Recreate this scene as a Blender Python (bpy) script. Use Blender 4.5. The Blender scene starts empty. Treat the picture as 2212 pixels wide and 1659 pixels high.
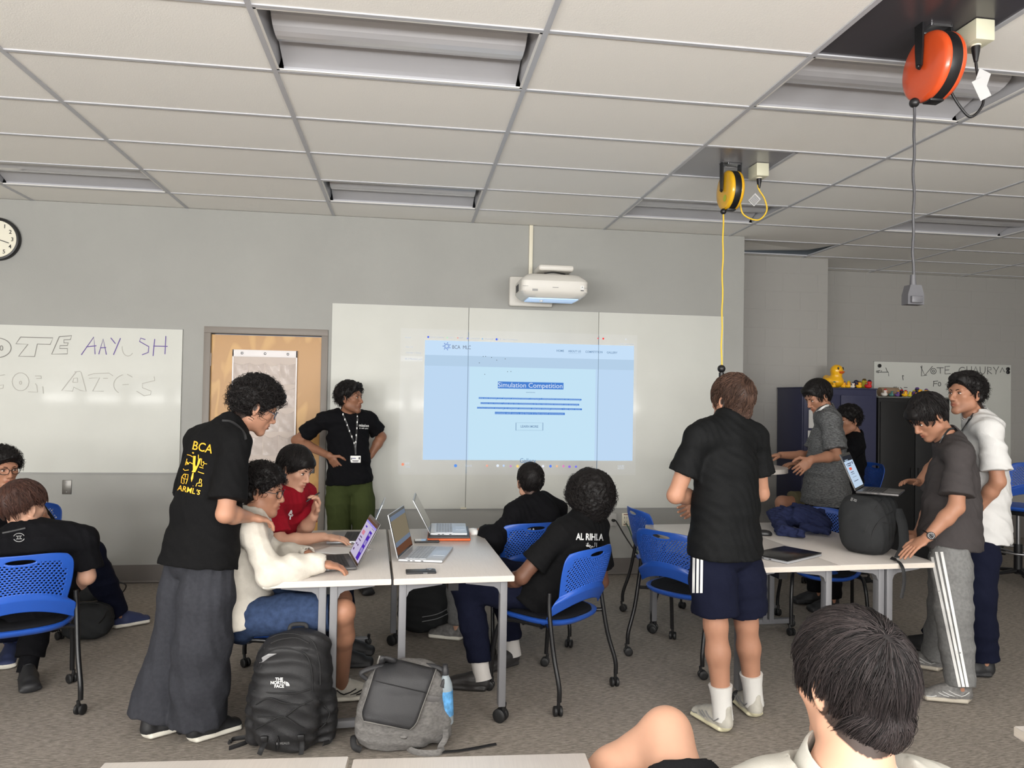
import bpy, bmesh, math, random
import numpy as np
from mathutils import Vector, Matrix
from mathutils.bvhtree import BVHTree
sc = bpy.context.scene
COL = sc.collection
# ---------------------------------------------------------------- camera
IW, IH, FPX = 2212, 1659, 1593.83
YAW, PITCH, ROLL, CAMZ = 0.142402, 0.0176005, 0.0171773, 1.61337
CEIL, WALL = 3.1732, 6.5942
def cam_axes():
    cy, sy, cp, sp, cr, sr = math.cos(YAW), math.sin(YAW), math.cos(PITCH), math.sin(PITCH), math.cos(ROLL), math.sin(ROLL)
    fw = Vector((sy*cp, cy*cp, sp)); r = Vector((cy, -sy, 0)); u = r.cross(fw)
    return r*cr+u*sr, u*cr-r*sr, fw
CR, CU, CF = cam_axes()
CP = Vector((0, 0, CAMZ))
cam = bpy.data.objects.new('camera', bpy.data.cameras.new('camera')); COL.objects.link(cam)
cam.matrix_world = Matrix(((CR.x, CU.x, -CF.x, 0), (CR.y, CU.y, -CF.y, 0), (CR.z, CU.z, -CF.z, CAMZ), (0, 0, 0, 1)))
cam.data.sensor_fit = 'HORIZONTAL'; cam.data.sensor_width = 36; cam.data.lens = FPX/IW*36
cam.data.clip_start = .05
sc.camera = cam
def ray(u, v): return CF + CR*((u-IW/2)/FPX) - CU*((v-IH/2)/FPX)
def J(u, v, y):                      # the place at depth y (metres into the room) seen at a point of the photograph
    d = ray(u, v); return CP + d*(y/d.y)
def G(u, v, z=0.):                   # the place at height z
    d = ray(u, v); return CP + d*((z-CAMZ)/d.z)
# ---------------------------------------------------------------- light: windows behind the camera, plus added ceiling lamps
w = bpy.data.worlds.new('world'); sc.world = w; w.use_nodes = True
bg = w.node_tree.nodes['Background']; bg.inputs[0].default_value = (.75, .85, 1, 1); bg.inputs[1].default_value = .6
sc.view_settings.view_transform = 'Standard'; sc.view_settings.look = 'None'
sc.view_settings.exposure = 0.03; sc.view_settings.gamma = 1; sc.view_settings.use_curve_mapping = False
BACK_Y, LEFT_X, RIGHT_X = -3.2, -7.6, 8.6
WINDOWS = [(-6.2, 1.5), (-4.3, 1.5), (-2.4, 1.5), (-.5, 1.5), (1.4, 1.5), (3.3, 1.5)]
WZ0, WZ1 = 1.0, 2.75
def area(loc, rot, sx, sy, e, col):
    l = bpy.data.lights.new('area_light', 'AREA'); l.shape = 'RECTANGLE'; l.size = sx; l.size_y = sy; l.energy = e; l.color = col
    o = bpy.data.objects.new('area_light', l); COL.objects.link(o); o.location = loc; o.rotation_euler = rot
K = 1.0
for wx, ww in WINDOWS:               # each window: sky above, sunlit ground below
    area((wx, BACK_Y-.06, (WZ0+WZ1)/2), (math.radians(86), 0, 0), ww-.1, WZ1-WZ0-.1, 76*K, (1, .99, .975))
    area((wx, BACK_Y-.03, (WZ0+WZ1)/2-.3), (math.radians(140), 0, 0), ww-.1, .8, 118*K, (1, .975, .94))
for tx in (-4.93, -2.49, -.05, 2.39, 4.83):   # unseen ceiling lamps, added to brighten floor and people from above
    for ty, e in ((.94, 9), (-1.5, 48)): area((tx, ty, CEIL-.005), (0, 0, 0), 1.15, .55, e*K, (1, .985, .955))
sc.cycles.max_bounces = 6; sc.cycles.diffuse_bounces = 4; sc.cycles.glossy_bounces = 3; sc.cycles.transmission_bounces = 4
sc.cycles.transparent_max_bounces = 6
sc.cycles.use_denoising = True
sc.cycles.caustics_reflective = False; sc.cycles.caustics_refractive = False
sc.cycles.use_adaptive_sampling = True; sc.cycles.adaptive_threshold = .02
# ---------------------------------------------------------------- materials
def lin(c):
    return tuple((x/255/12.92 if x/255 <= .04045 else ((x/255+.055)/1.055)**2.4) for x in c)
MATS = {}
def mat(name, c, rough=.6, spec=.5, metal=0, noise=None, bump=None, sheen=0, emit=None, alpha=1, coat=0, sss=0):
    """c sRGB 0-255; noise (scale, amount, optional stretch xyz); bump (scale, strength)"""
    m = bpy.data.materials.new(name); m.use_nodes = True; MATS[name] = m
    nt = m.node_tree; b = nt.nodes['Principled BSDF']; N = nt.nodes.new; L = nt.links.new
    col = lin(c) + (1,)
    b.inputs['Base Color'].default_value = col; b.inputs['Roughness'].default_value = rough
    b.inputs['Specular IOR Level'].default_value = spec; b.inputs['Metallic'].default_value = metal
    if sheen: b.inputs['Sheen Weight'].default_value = sheen; b.inputs['Sheen Roughness'].default_value = .5
    if coat: b.inputs['Coat Weight'].default_value = coat; b.inputs['Coat Roughness'].default_value = .08
    if sss:
        b.inputs['Subsurface Weight'].default_value = sss; b.inputs['Subsurface Radius'].default_value = (1, .35, .2)
        b.inputs['Subsurface Scale'].default_value = .008
    if emit: b.inputs['Emission Color'].default_value = lin(emit[0])+(1,); b.inputs['Emission Strength'].default_value = emit[1]
    if alpha < 1: b.inputs['Alpha'].default_value = alpha
    if noise or bump:
        tc = N('ShaderNodeTexCoord')
    if noise:
        mp = N('ShaderNodeMapping'); L(tc.outputs['Object'], mp.inputs[0])
        if len(noise) > 2: mp.inputs['Scale'].default_value = noise[2]
        n = N('ShaderNodeTexNoise'); n.inputs['Scale'].default_value = noise[0]; n.inputs['Detail'].default_value = 4
        L(mp.outputs[0], n.inputs['Vector'])
        mx = N('ShaderNodeMix'); mx.data_type = 'RGBA'; a = noise[1]
        mx.inputs[6].default_value = tuple(x*(1-a) for x in col[:3])+(1,); mx.inputs[7].default_value = tuple(min(1, x*(1+a)) for x in col[:3])+(1,)
        r = N('ShaderNodeMapRange'); r.inputs[1].default_value = .3; r.inputs[2].default_value = .7
        L(n.outputs[0], r.inputs[0]); L(r.outputs[0], mx.inputs[0]); L(mx.outputs[2], b.inputs['Base Color'])
    if bump:
        n = N('ShaderNodeTexNoise'); n.inputs['Scale'].default_value = bump[0]; n.inputs['Detail'].default_value = 3
        L(tc.outputs['Object'], n.inputs['Vector'])
        bp = N('ShaderNodeBump'); bp.inputs['Strength'].default_value = bump[1]; bp.inputs['Distance'].default_value = .01
        L(n.outputs[0], bp.inputs['Height']); L(bp.outputs[0], b.inputs['Normal'])
    return m
def nodes(m): return m.node_tree, m.node_tree.nodes['Principled BSDF'], m.node_tree.nodes.new, m.node_tree.links.new
# ---------------------------------------------------------------- mesh helpers
def V(*a): return Vector(a)
class MB:
    """collects shapes for ONE mesh object"""
    def __init__(s): s.v = []; s.f = []; s.mi = []; s.cur = 0
    def add(s, vs, fs, M=None):
        o = len(s.v)
        if M is not None: vs = [M @ Vector(p) for p in vs]
        s.v += [tuple(p) for p in vs]; s.f += [tuple(i+o for i in f) for f in fs]; s.mi += [s.cur]*len(fs); return s
    def bm(s, b, M=None):
        b.verts.ensure_lookup_table(); b.verts.index_update()
        s.add([v.co.copy() for v in b.verts], [[v.index for v in f.verts] for f in b.faces], M); b.free(); return s
    def box(s, c, d, bev=0, M=None, seg=2, rz=0):
        b = bmesh.new(); bmesh.ops.create_cube(b, size=1)
        for v in b.verts: v.co = Vector((v.co.x*d[0], v.co.y*d[1], v.co.z*d[2]))
        if bev: bmesh.ops.bevel(b, geom=b.edges[:], offset=bev, segments=seg, affect='EDGES', profile=.5)
        T = Matrix.Translation(c) @ Matrix.Rotation(rz, 4, 'Z')
        return s.bm(b, T if M is None else M @ T)
    def bar(s, p, q, w, h=None, up=(0, 0, 1), bev=0):
        p, q = Vector(p), Vector(q); h = h or w; d = q-p; L = d.length
        z = d.normalized(); up = Vector(up)
        if abs(z.dot(up)) > .95: up = Vector((0, 1, 0)) if abs(z.y) < .9 else Vector((1, 0, 0))
        x = up.cross(z).normalized(); y = z.cross(x)
        M = Matrix(((x.x, y.x, z.x, 0), (x.y, y.y, z.y, 0), (x.z, y.z, z.z, 0), (0, 0, 0, 1)))
        return s.box((0, 0, 0), (w, h, L), bev, Matrix.Translation((p+q)/2) @ M)
    def tube(s, pts, r, n=10, closed=False, flat=1, cap=True, upv=None):
        pts = [Vector(p) for p in pts]; k = len(pts); rs = r if isinstance(r, (list, tuple)) else [r]*k
        x = None; vs = []; fs = []
        for i, p in enumerate(pts):
            a = pts[(i-1) % k] if (i or closed) else p; c = pts[(i+1) % k] if (i < k-1 or closed) else p
            t = (c-a).normalized()
            if x is None or upv is not None:
                ref = Vector(upv) if upv is not None else (Vector((0, 0, 1)) if abs(t.z) < .9 else Vector((0, 1, 0)))
                x = ref.cross(t)
                if x.length < 1e-5: x = Vector((1, 0, 0))
                x.normalize()
            else:
                x = (x-t*x.dot(t)).normalized()
            y = t.cross(x)
            for j in range(n):
                an = 2*math.pi*j/n
                vs.append(p+x*math.cos(an)*rs[i]+y*math.sin(an)*rs[i]*flat)
        m = k if closed else k-1
        for i in range(m):
            for j in range(n):
                a, b = i*n+j, i*n+(j+1) % n; c, d = ((i+1) % k)*n+(j+1) % n, ((i+1) % k)*n+j
                fs.append((a, b, c, d))
        if not closed and cap: fs.append(tuple(range(n))[::-1]); fs.append(tuple((k-1)*n+j for j in range(n)))
        return s.add(vs, fs)
    def lathe(s, prof, n=24, M=None, cap=True):
        vs = [(r*math.cos(2*math.pi*j/n), r*math.sin(2*math.pi*j/n), z) for r, z in prof for j in range(n)]
        fs = [(i*n+j, i*n+(j+1) % n, (i+1)*n+(j+1) % n, (i+1)*n+j) for i in range(len(prof)-1) for j in range(n)]
        if cap and prof[0][0] > 1e-5: fs.append(tuple(range(n))[::-1])
        if cap and prof[-1][0] > 1e-5: fs.append(tuple((len(prof)-1)*n+j for j in range(n)))
        return s.add(vs, fs, M)
    def ell(s, c, r, M=None, n=14):
        prof = [(max(1e-4, math.sin(math.pi*i/n)), -math.cos(math.pi*i/n)) for i in range(n+1)]
        T = Matrix.Translation(c) @ (M.to_4x4() if M is not None else Matrix()) @ Matrix.Diagonal((r[0], r[1], r[2], 1))
        return s.lathe(prof, 2*n, T)
    def prism(s, poly, d, M=None):
        """poly in local xy, extruded d along local z"""
        k = len(poly); vs = [(x, y, 0) for x, y in poly]+[(x, y, d) for x, y in poly]
        fs = [tuple(range(k))[::-1], tuple(range(k, 2*k))]+[(i, (i+1) % k, k+(i+1) % k, k+i) for i in range(k)]
        return s.add(vs, fs, M)
    def mesh(s, name, mats, smooth=None):
        me = bpy.data.meshes.new(name); me.from_pydata(s.v, [], s.f)
        for m in (mats if isinstance(mats, (list, tuple)) else [mats]): me.materials.append(m)
        if any(s.mi): me.polygons.foreach_set('material_index', s.mi)
        if smooth is not None:
            me.polygons.foreach_set('use_smooth', [True]*len(s.f))
            if smooth < 180:
                b = bmesh.new(); b.from_mesh(me)
                for e in b.edges:
                    if len(e.link_faces) == 2 and e.calc_face_angle(0) > math.radians(smooth): e.smooth = False
                b.to_mesh(me); b.free()
        me.update(); return me
def frame(o, x, y, z=None):
    x, y = Vector(x), Vector(y); z = Vector(z) if z is not None else x.cross(y)
    return Matrix(((x.x, y.x, z.x, o[0]), (x.y, y.y, z.y, o[1]), (x.z, y.z, z.z, o[2]), (0, 0, 0, 1)))
def link(name, data, parent=None, loc=(0, 0, 0), rz=0):
    o = bpy.data.objects.new(name, data); COL.objects.link(o); o.location = loc; o.rotation_euler = (0, 0, rz)
    if parent is not None: o.parent = parent
    return o
def tag(o, label, cat, group=None, kind=None):
    o['label'] = label; o['category'] = cat
    if group: o['group'] = group
    if kind: o['kind'] = kind
    return o
def thing(name, label, cat, loc=(0, 0, 0), rz=0, group=None):
    return tag(link(name, None, None, loc, rz), label, cat, group)
def part(name, mb, m, parent, smooth=40, label=None, loc=(0, 0, 0)):
    o = link(name, mb.mesh(name, m, smooth) if isinstance(mb, MB) else mb, parent, loc)
    if label: o['label'] = label
    return o
def struct(name, mb, m, smooth=None):
    o = link(name, mb.mesh(name, m, smooth)); o['kind'] = 'structure'; return o
def single(name, mb, m, label, cat, group=None, smooth=40):
    """a thing that is one mesh, its origin moved to its base"""
    a = np.array(mb.v); c = Vector(((a[:, 0].min()+a[:, 0].max())/2, (a[:, 1].min()+a[:, 1].max())/2, a[:, 2].min()))
    mb.v = [tuple(Vector(p)-c) for p in mb.v]
    return tag(link(name, mb.mesh(name, m, smooth), None, c), label, cat, group)
def copy_tree(o, label=None, loc=None, rz=None):
    c = o.copy(); COL.objects.link(c)
    if loc is not None: c.location = loc
    if rz is not None: c.rotation_euler = (0, 0, rz)
    if label: c['label'] = label
    for ch in o.children:
        d = ch.copy(); COL.objects.link(d); d.parent = c
        for g in ch.children:
            e = g.copy(); COL.objects.link(e); e.parent = d
    return c
def text_mb(txt, size, M, mb=None, align='CENTER', ext=0, bold=0, sx=1):
    cu = bpy.data.curves.new('lettering', 'FONT'); cu.body = txt; cu.size = size; cu.align_x = align; cu.align_y = 'CENTER'
    cu.extrude = ext; cu.offset = bold; cu.resolution_u = 3
    o = bpy.data.objects.new('lettering', cu); me = bpy.data.meshes.new_from_object(o)
    mb = mb or MB()
    mb.add([Vector((v.co.x*sx, v.co.y, v.co.z)) for v in me.vertices], [tuple(p.vertices) for p in me.polygons], M)
    bpy.data.objects.remove(o); bpy.data.curves.remove(cu); bpy.data.meshes.remove(me); return mb
def spline(pts, n=6):
    """Catmull-Rom through pts"""
    P = [Vector(p) for p in pts]; P = [P[0]*2-P[1]]+P+[P[-1]*2-P[-2]]; out = []
    for i in range(1, len(P)-2):
        for j in range(n):
            t = j/n; a, b, c, d = P[i-1], P[i], P[i+1], P[i+2]
            out.append(.5*((2*b)+(c-a)*t+(2*a-5*b+4*c-d)*t*t+(3*b-a-3*c+d)*t**3))
    out.append(P[-2]); return out
# ================================================================ materials of the place
m_wall = mat('wall_paint', (158, 158, 154), .75, .3, noise=(2, .03), bump=(90, .06))
m_tile = mat('ceiling_tile', (246, 244, 239), .95, .1, bump=(160, .12))
m_tee = mat('ceiling_tee', (184, 185, 190), .4, .5)
m_base = mat('baseboard_vinyl', (104, 99, 95), .6)
m_board = mat('whiteboard_enamel', (205, 206, 200), .10, .07, noise=(3, .02))
m_edge = mat('board_edge', (150, 150, 148), .4)
m_frame = mat('door_frame_paint', (126, 119, 112), .5)
m_white_metal = mat('fixture_white', (226, 224, 220), .35)
m_house = mat('fixture_enamel', (176, 176, 180), .4)
m_lens = mat('fixture_lens', (196, 196, 200), .2, coat=.4)
m_black = mat('black_plastic', (22, 22, 24), .4)
m_blackmetal = mat('black_metal', (20, 20, 22), .35)
m_steel = mat('steel', (150, 150, 152), .3, metal=.9)
m_glass = mat('window_glass', (230, 240, 245), .02, alpha=.12)
# block wall: running-bond joints under paint
m_block = mat('painted_block', (160, 158, 154), .7, .3)
nt, b, N, L = nodes(m_block)
tc = N('ShaderNodeTexCoord'); mp = N('ShaderNodeMapping'); mp.inputs['Rotation'].default_value = (math.radians(90), 0, 0)
L(tc.outputs['Object'], mp.inputs[0])
br = N('ShaderNodeTexBrick'); br.inputs['Scale'].default_value = 1; br.inputs['Brick Width'].default_value = .4; br.inputs['Row Height'].default_value = .2
br.inputs['Mortar Size'].default_value = .006; br.inputs['Mortar Smooth'].default_value = .6
L(mp.outputs[0], br.inputs['Vector'])
bp = N('ShaderNodeBump'); bp.invert = True; bp.inputs['Strength'].default_value = .35; bp.inputs['Distance'].default_value = .006
L(br.outputs['Fac'], bp.inputs['Height']); L(bp.outputs[0], b.inputs['Normal'])
# carpet: planks of streaked loop pile, turned by turns
m_carpet = mat('carpet', (120, 113, 104), .95, .1)
nt, b, N, L = nodes(m_carpet)
tc = N('ShaderNodeTexCoord')
def streak(rot, sx, sy, scale):
    mp = N('ShaderNodeMapping'); mp.inputs['Rotation'].default_value = (0, 0, rot); mp.inputs['Scale'].default_value = (sx, sy, 1)
    L(tc.outputs['Object'], mp.inputs[0])
    n = N('ShaderNodeTexNoise'); n.inputs['Scale'].default_value = scale; n.inputs['Detail'].default_value = 5; n.inputs['Roughness'].default_value = .7
    L(mp.outputs[0], n.inputs['Vector']); return n
s1, s2 = streak(.75, 1.6, 8, 16), streak(.75+math.pi/2, 1.6, 8, 16)
ck = N('ShaderNodeTexChecker'); ck.inputs['Scale'].default_value = 1.1
mpc = N('ShaderNodeMapping'); mpc.inputs['Rotation'].default_value = (0, 0, .0); L(tc.outputs['Object'], mpc.inputs[0]); L(mpc.outputs[0], ck.inputs['Vector'])
mx = N('ShaderNodeMix'); L(ck.outputs['Fac'], mx.inputs[0]); L(s1.outputs[0], mx.inputs[2]); L(s2.outputs[0], mx.inputs[3])
rp = N('ShaderNodeValToRGB'); rp.color_ramp.elements[0].position = .32; rp.color_ramp.elements[1].position = .68
rp.color_ramp.elements[0].color = lin((106, 100, 93))+(1,); rp.color_ramp.elements[1].color = lin((176, 167, 157))+(1,)
L(mx.outputs[0], rp.inputs[0])
big = streak(0, 1, 1, 1.6); mb_ = N('ShaderNodeMix'); mb_.data_type = 'RGBA'; mb_.blend_type = 'MULTIPLY'; mb_.inputs[0].default_value = .3
L(rp.outputs[0], mb_.inputs[6]); L(big.outputs[0], mb_.inputs[7]); L(mb_.outputs[2], b.inputs['Base Color'])
bp = N('ShaderNodeBump'); bp.inputs['Strength'].default_value = .4; bp.inputs['Distance'].default_value = .004
L(mx.outputs[0], bp.inputs['Height']); L(bp.outputs[0], b.inputs['Normal'])
# door veneer
m_wood = mat('birch_veneer', (196, 142, 66), .35, .5)
nt, b, N, L = nodes(m_wood)
tc = N('ShaderNodeTexCoord'); mp = N('ShaderNodeMapping'); mp.inputs['Scale'].default_value = (2.2, 1, 1.1); L(tc.outputs['Object'], mp.inputs[0])
n1 = N('ShaderNodeTexNoise'); n1.inputs['Scale'].default_value = 2.2; n1.inputs['Detail'].default_value = 1; n1.inputs['Distortion'].default_value = .5; L(mp.outputs[0], n1.inputs['Vector'])
wv = N('ShaderNodeMath'); wv.operation = 'MULTIPLY'; wv.inputs[1].default_value = 20; L(n1.outputs[0], wv.inputs[0])
sn = N('ShaderNodeMath'); sn.operation = 'SINE'; L(wv.outputs[0], sn.inputs[0])
rp = N('ShaderNodeValToRGB'); L(sn.outputs[0], rp.inputs[0])
rp.color_ramp.elements[0].color = lin((168, 120, 48))+(1,); rp.color_ramp.elements[1].color = lin((186, 140, 66))+(1,)
rp.color_ramp.elements[0].position = -0.0; rp.color_ramp.elements[1].position = .9
L(rp.outputs[0], b.inputs['Base Color'])
# ================================================================ the room shell
RX0, RX1 = 3.150, 4.514            # the front wall ends, the block pier ends
BLK, FAR = 7.433, 8.087
f = MB(); f.add([(LEFT_X, BACK_Y, 0), (RIGHT_X, BACK_Y, 0), (RIGHT_X, FAR, 0), (LEFT_X, FAR, 0)], [(0, 1, 2, 3)]); struct('floor', f, m_carpet)
GX, GY = -.65793, 3.06952
LIGHTS = [(c, r) for c in (-4, -2, 0, 2, 4) for r in (-8, -4, 0, 4)]
PLATES = [(2, -1), (2, 2)]          # half-width metal plates that carry the cord reels
def cx(c): return GX+1.2192*c
def ry(r): return GY+.6096*r
rmin, rmax = -11, 9; cmin, cmax = -6, 8
ce = MB(); tee = MB()
for r in range(rmin, rmax):
    for c in range(cmin, cmax):
        if (c, r) in LIGHTS: continue
        x0, x1 = cx(c), cx(c+1)
        if (c, r) in PLATES: x0 = x0+.6096
        y0, y1 = ry(r), ry(r+1)
        dz = 0
        if (c, r) == (3, 6): dz = .06       # a tile that sits skewed in its bay
        ce.add([(x0, y0, CEIL+.004), (x0, y1, CEIL+.004), (x1, y1, CEIL+.004+dz), (x1, y0, CEIL+.004)], [(0, 1, 2, 3)])
struct('ceiling', ce, m_tile)
for r in range(rmin, rmax+1): tee.box(((cx(cmin)+cx(cmax))/2, ry(r), CEIL+.004), (cx(cmax)-cx(cmin), .022, .012))
for c in range(cmin, cmax+1): tee.box((cx(c), (ry(rmin)+ry(rmax))/2, CEIL+.0035), (.024, ry(rmax)-ry(rmin), .013))
for c, r in PLATES: tee.box((cx(c)+.6096, ry(r)+.3048, CEIL+.004), (.022, .61, .012))
struct('trim_1', tee, m_tee)
pl = MB(); pl.box((0, 0, CEIL+.25), (30, 24, .02)); struct('ceiling_deck', pl, m_wall)
# walls
DX0, DX1, DZ = -1.700, -.690, 2.165
wf = MB(); T = .2
wf.box(((LEFT_X+DX0)/2, WALL+T/2, CEIL/2), (DX0-LEFT_X, T, CEIL)); wf.box(((DX1+RX0)/2, WALL+T/2, CEIL/2), (RX0-DX1, T, CEIL))
wf.box(((DX0+DX1)/2, WALL+T/2, (CEIL+DZ)/2), (DX1-DX0, T, CEIL-DZ)); struct('wall_front', wf, m_wall)
wr = MB(); wr.box((RX0-.1, (WALL+T+BLK)/2+.05, CEIL/2), (.2, BLK-WALL-T+.1, CEIL)); struct('wall_return', wr, m_wall)
wb = MB(); wb.box(((RX0-.2+RX1)/2, BLK+.4, CEIL/2), (RX1-RX0+.2, .8, CEIL)); struct('wall_block', wb, m_block)
wr = MB(); wr.box(((RX1+RIGHT_X)/2, FAR+.1, CEIL/2), (RIGHT_X-RX1, .2, CEIL)); struct('wall_far', wr, m_block)
tr = MB(); tr.box((RX1+.045, FAR-.03, CEIL/2), (.09, .06, CEIL)); tr.tube([(RX1+.11, FAR-.012, 0), (RX1+.11, FAR-.012, CEIL-.02)], .011); struct('trim_2', tr, m_wall)
wl = MB(); wl.box((LEFT_X-.1, (BACK_Y+WALL)/2, CEIL/2), (.2, WALL-BACK_Y, CEIL)); struct('wall_left', wl, m_wall)
wl = MB(); wl.box((RIGHT_X+.1, (BACK_Y+FAR)/2, CEIL/2), (.2, FAR-BACK_Y+.4, CEIL)); struct('wall_right', wl, m_wall)
wk = MB(); xs = [LEFT_X-.2]+[q for wx, ww in WINDOWS for q in (wx-ww/2, wx+ww/2)]+[RIGHT_X+.2]
wk.box((.5, BACK_Y-.1, WZ0/2), (xs[-1]-xs[0], .2, WZ0)); wk.box((.5, BACK_Y-.1, (WZ1+CEIL)/2), (xs[-1]-xs[0], .2, CEIL-WZ1))
for i in range(0, len(xs), 2): wk.box(((xs[i]+xs[i+1])/2, BACK_Y-.1, (WZ0+WZ1)/2), (xs[i+1]-xs[i], .2, WZ1-WZ0))
struct('wall_back', wk, m_wall)
for i, (wx, ww) in enumerate(WINDOWS):
    wn = MB()
    for s in (-1, 1): wn.box((wx+s*(ww/2-.025), BACK_Y, (WZ0+WZ1)/2), (.05, .08, WZ1-WZ0))
    for z in (WZ0+.025, WZ1-.025, WZ0+.75): wn.box((wx, BACK_Y, z), (ww, .08, .05))
    struct('window_%d' % (i+1), wn, m_white_metal)
bb = MB(); BH = .152
bb.box(((LEFT_X+DX0)/2, WALL-.004, BH/2), (DX0-LEFT_X, .008, BH)); bb.box(((DX1+RX0)/2, WALL-.004, BH/2), (RX0-DX1, .008, BH))
bb.box((RX0+.004, (WALL+BLK)/2, BH/2), (.008, BLK-WALL, BH)); bb.tube([(LEFT_X, WALL-.008, .012), (DX0, WALL-.008, .012)], .012, 6); bb.tube([(DX1, WALL-.008, .012), (RX0, WALL-.008, .012)], .012, 6)
struct('baseboard_front', bb, m_base)
bb = MB(); bb.box(((RX0+RX1)/2, BLK-.004, BH/2), (RX1-RX0, .008, BH)); bb.box(((RX1+RIGHT_X)/2, FAR-.004, .2), (RIGHT_X-RX1, .008, .4)); struct('baseboard_far', bb, m_base)
# ceiling lights, unlit troffers
def troffer(c, r, label):
    x0, y0 = cx(c)+.012, ry(r)+.012; W_, D_ = 1.195, .585; z = CEIL
    t = thing('ceiling_light', label, 'light', (x0, y0, z), 0, 'recessed ceiling lights')
    h = MB()
    # curved white reflector in section (y,z) swept along x, with two end plates and a flange
    sec = [(0, 0), (0, .02), (.03, .035), (.09, .055), (.19, .095), (.395, .095), (.42, .075), (.50, .05), (.56, .03), (D_, .02), (D_, 0)]
    for (a, b) in zip(sec, sec[1:]):
        h.add([(.03, a[0], a[1]), (W_-.03, a[0], a[1]), (W_-.03, b[0], b[1]), (.03, b[0], b[1])], [(0, 1, 2, 3)])
    for x in (.0, W_): h.add([(x, 0, 0), (x, D_, 0), (x+(.03 if x == 0 else -.03), D_, .1), (x+(.03 if x == 0 else -.03), 0, .1)], [(0, 1, 2, 3)])
    h.box((W_/2, D_/2, .115), (W_, D_, .006))
    part('housing', h, m_house, t, 30)
    fl = MB()
    for x in (.006, W_-.006): fl.box((x, D_/2, .002), (.012, D_, .006))
    for y in (.006, D_-.006): fl.box((W_/2, y, .002), (W_, .012, .006))
    part('flange', fl, m_white_metal, t)
    ln = MB(); k = 10
    for i in range(k):
        a0, a1 = math.pi*i/k, math.pi*(i+1)/k
        p0 = (D_*.5-.125*math.cos(a0), .085-.055*math.sin(a0)); p1 = (D_*.5-.125*math.cos(a1), .085-.055*math.sin(a1))
        ln.add([(.04, p0[0], p0[1]), (W_-.04, p0[0], p0[1]), (W_-.04, p1[0], p1[1]), (.04, p1[0], p1[1])], [(0, 1, 2, 3)])
    part('lens', ln, m_lens, t, 60)
LBL = {(0, 0): 'large unlit recessed ceiling light nearest the camera, above the standing student', (0, 4): 'unlit recessed ceiling light by the front wall, just left of the projector conduit',
       (-2, 4): 'unlit recessed ceiling light by the front wall above the left whiteboard', (2, 0): 'unlit recessed ceiling light behind the orange cord reel',
       (2, 4): 'unlit recessed ceiling light behind the yellow cord reel', (4, 4): 'unlit recessed ceiling light beside the hanging grey socket, far right of the ceiling'}
for c, r in LIGHTS:
    if (c, r) in LBL: troffer(c, r, LBL[(c, r)])
cap = MB()
for c, r in LIGHTS:
    if (c, r) not in LBL: cap.add([(cx(c), ry(r), CEIL+.05), (cx(c), ry(r+1), CEIL+.05), (cx(c+1), ry(r+1), CEIL+.05), (cx(c+1), ry(r), CEIL+.05)], [(0, 1, 2, 3)])
struct('ceiling_panel', cap, m_lens)
# door
dr = MB(); dr.box(((DX0+DX1)/2, WALL+.035, 1.055), (.918, .045, 2.10)); o = struct('door_1', dr, m_wood)
fr = MB()
for x in (-1.683, -.7085): fr.box((x, WALL+.06, 1.058), (.055, .155, 2.116), .003)
fr.box((-1.196, WALL+.06, 2.1435), (1.03, .155, .055), .003); part('door_frame', fr, m_frame, o)
for z in (1.89, 1.1, .25):
    hg = MB(); hg.tube([(-1.659, WALL+.008, z-.055), (-1.659, WALL+.008, z+.055)], .0075, 8)
    for q in (-.03, -.01, .01, .03): hg.tube([(-1.659, WALL+.008, z+q-.001), (-1.659, WALL+.008, z+q+.001)], .0085, 8)
    part('door_hinge', hg, m_steel, o)
hd = MB(); hd.box((-.80, WALL+.008, .98), (.05, .008, .12), .004); hd.tube([(-.80, WALL, 1.0), (-.80, WALL-.055, 1.0), (-.90, WALL-.055, 1.0)], .01, 8); part('door_handle', hd, m_steel, o)
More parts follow.
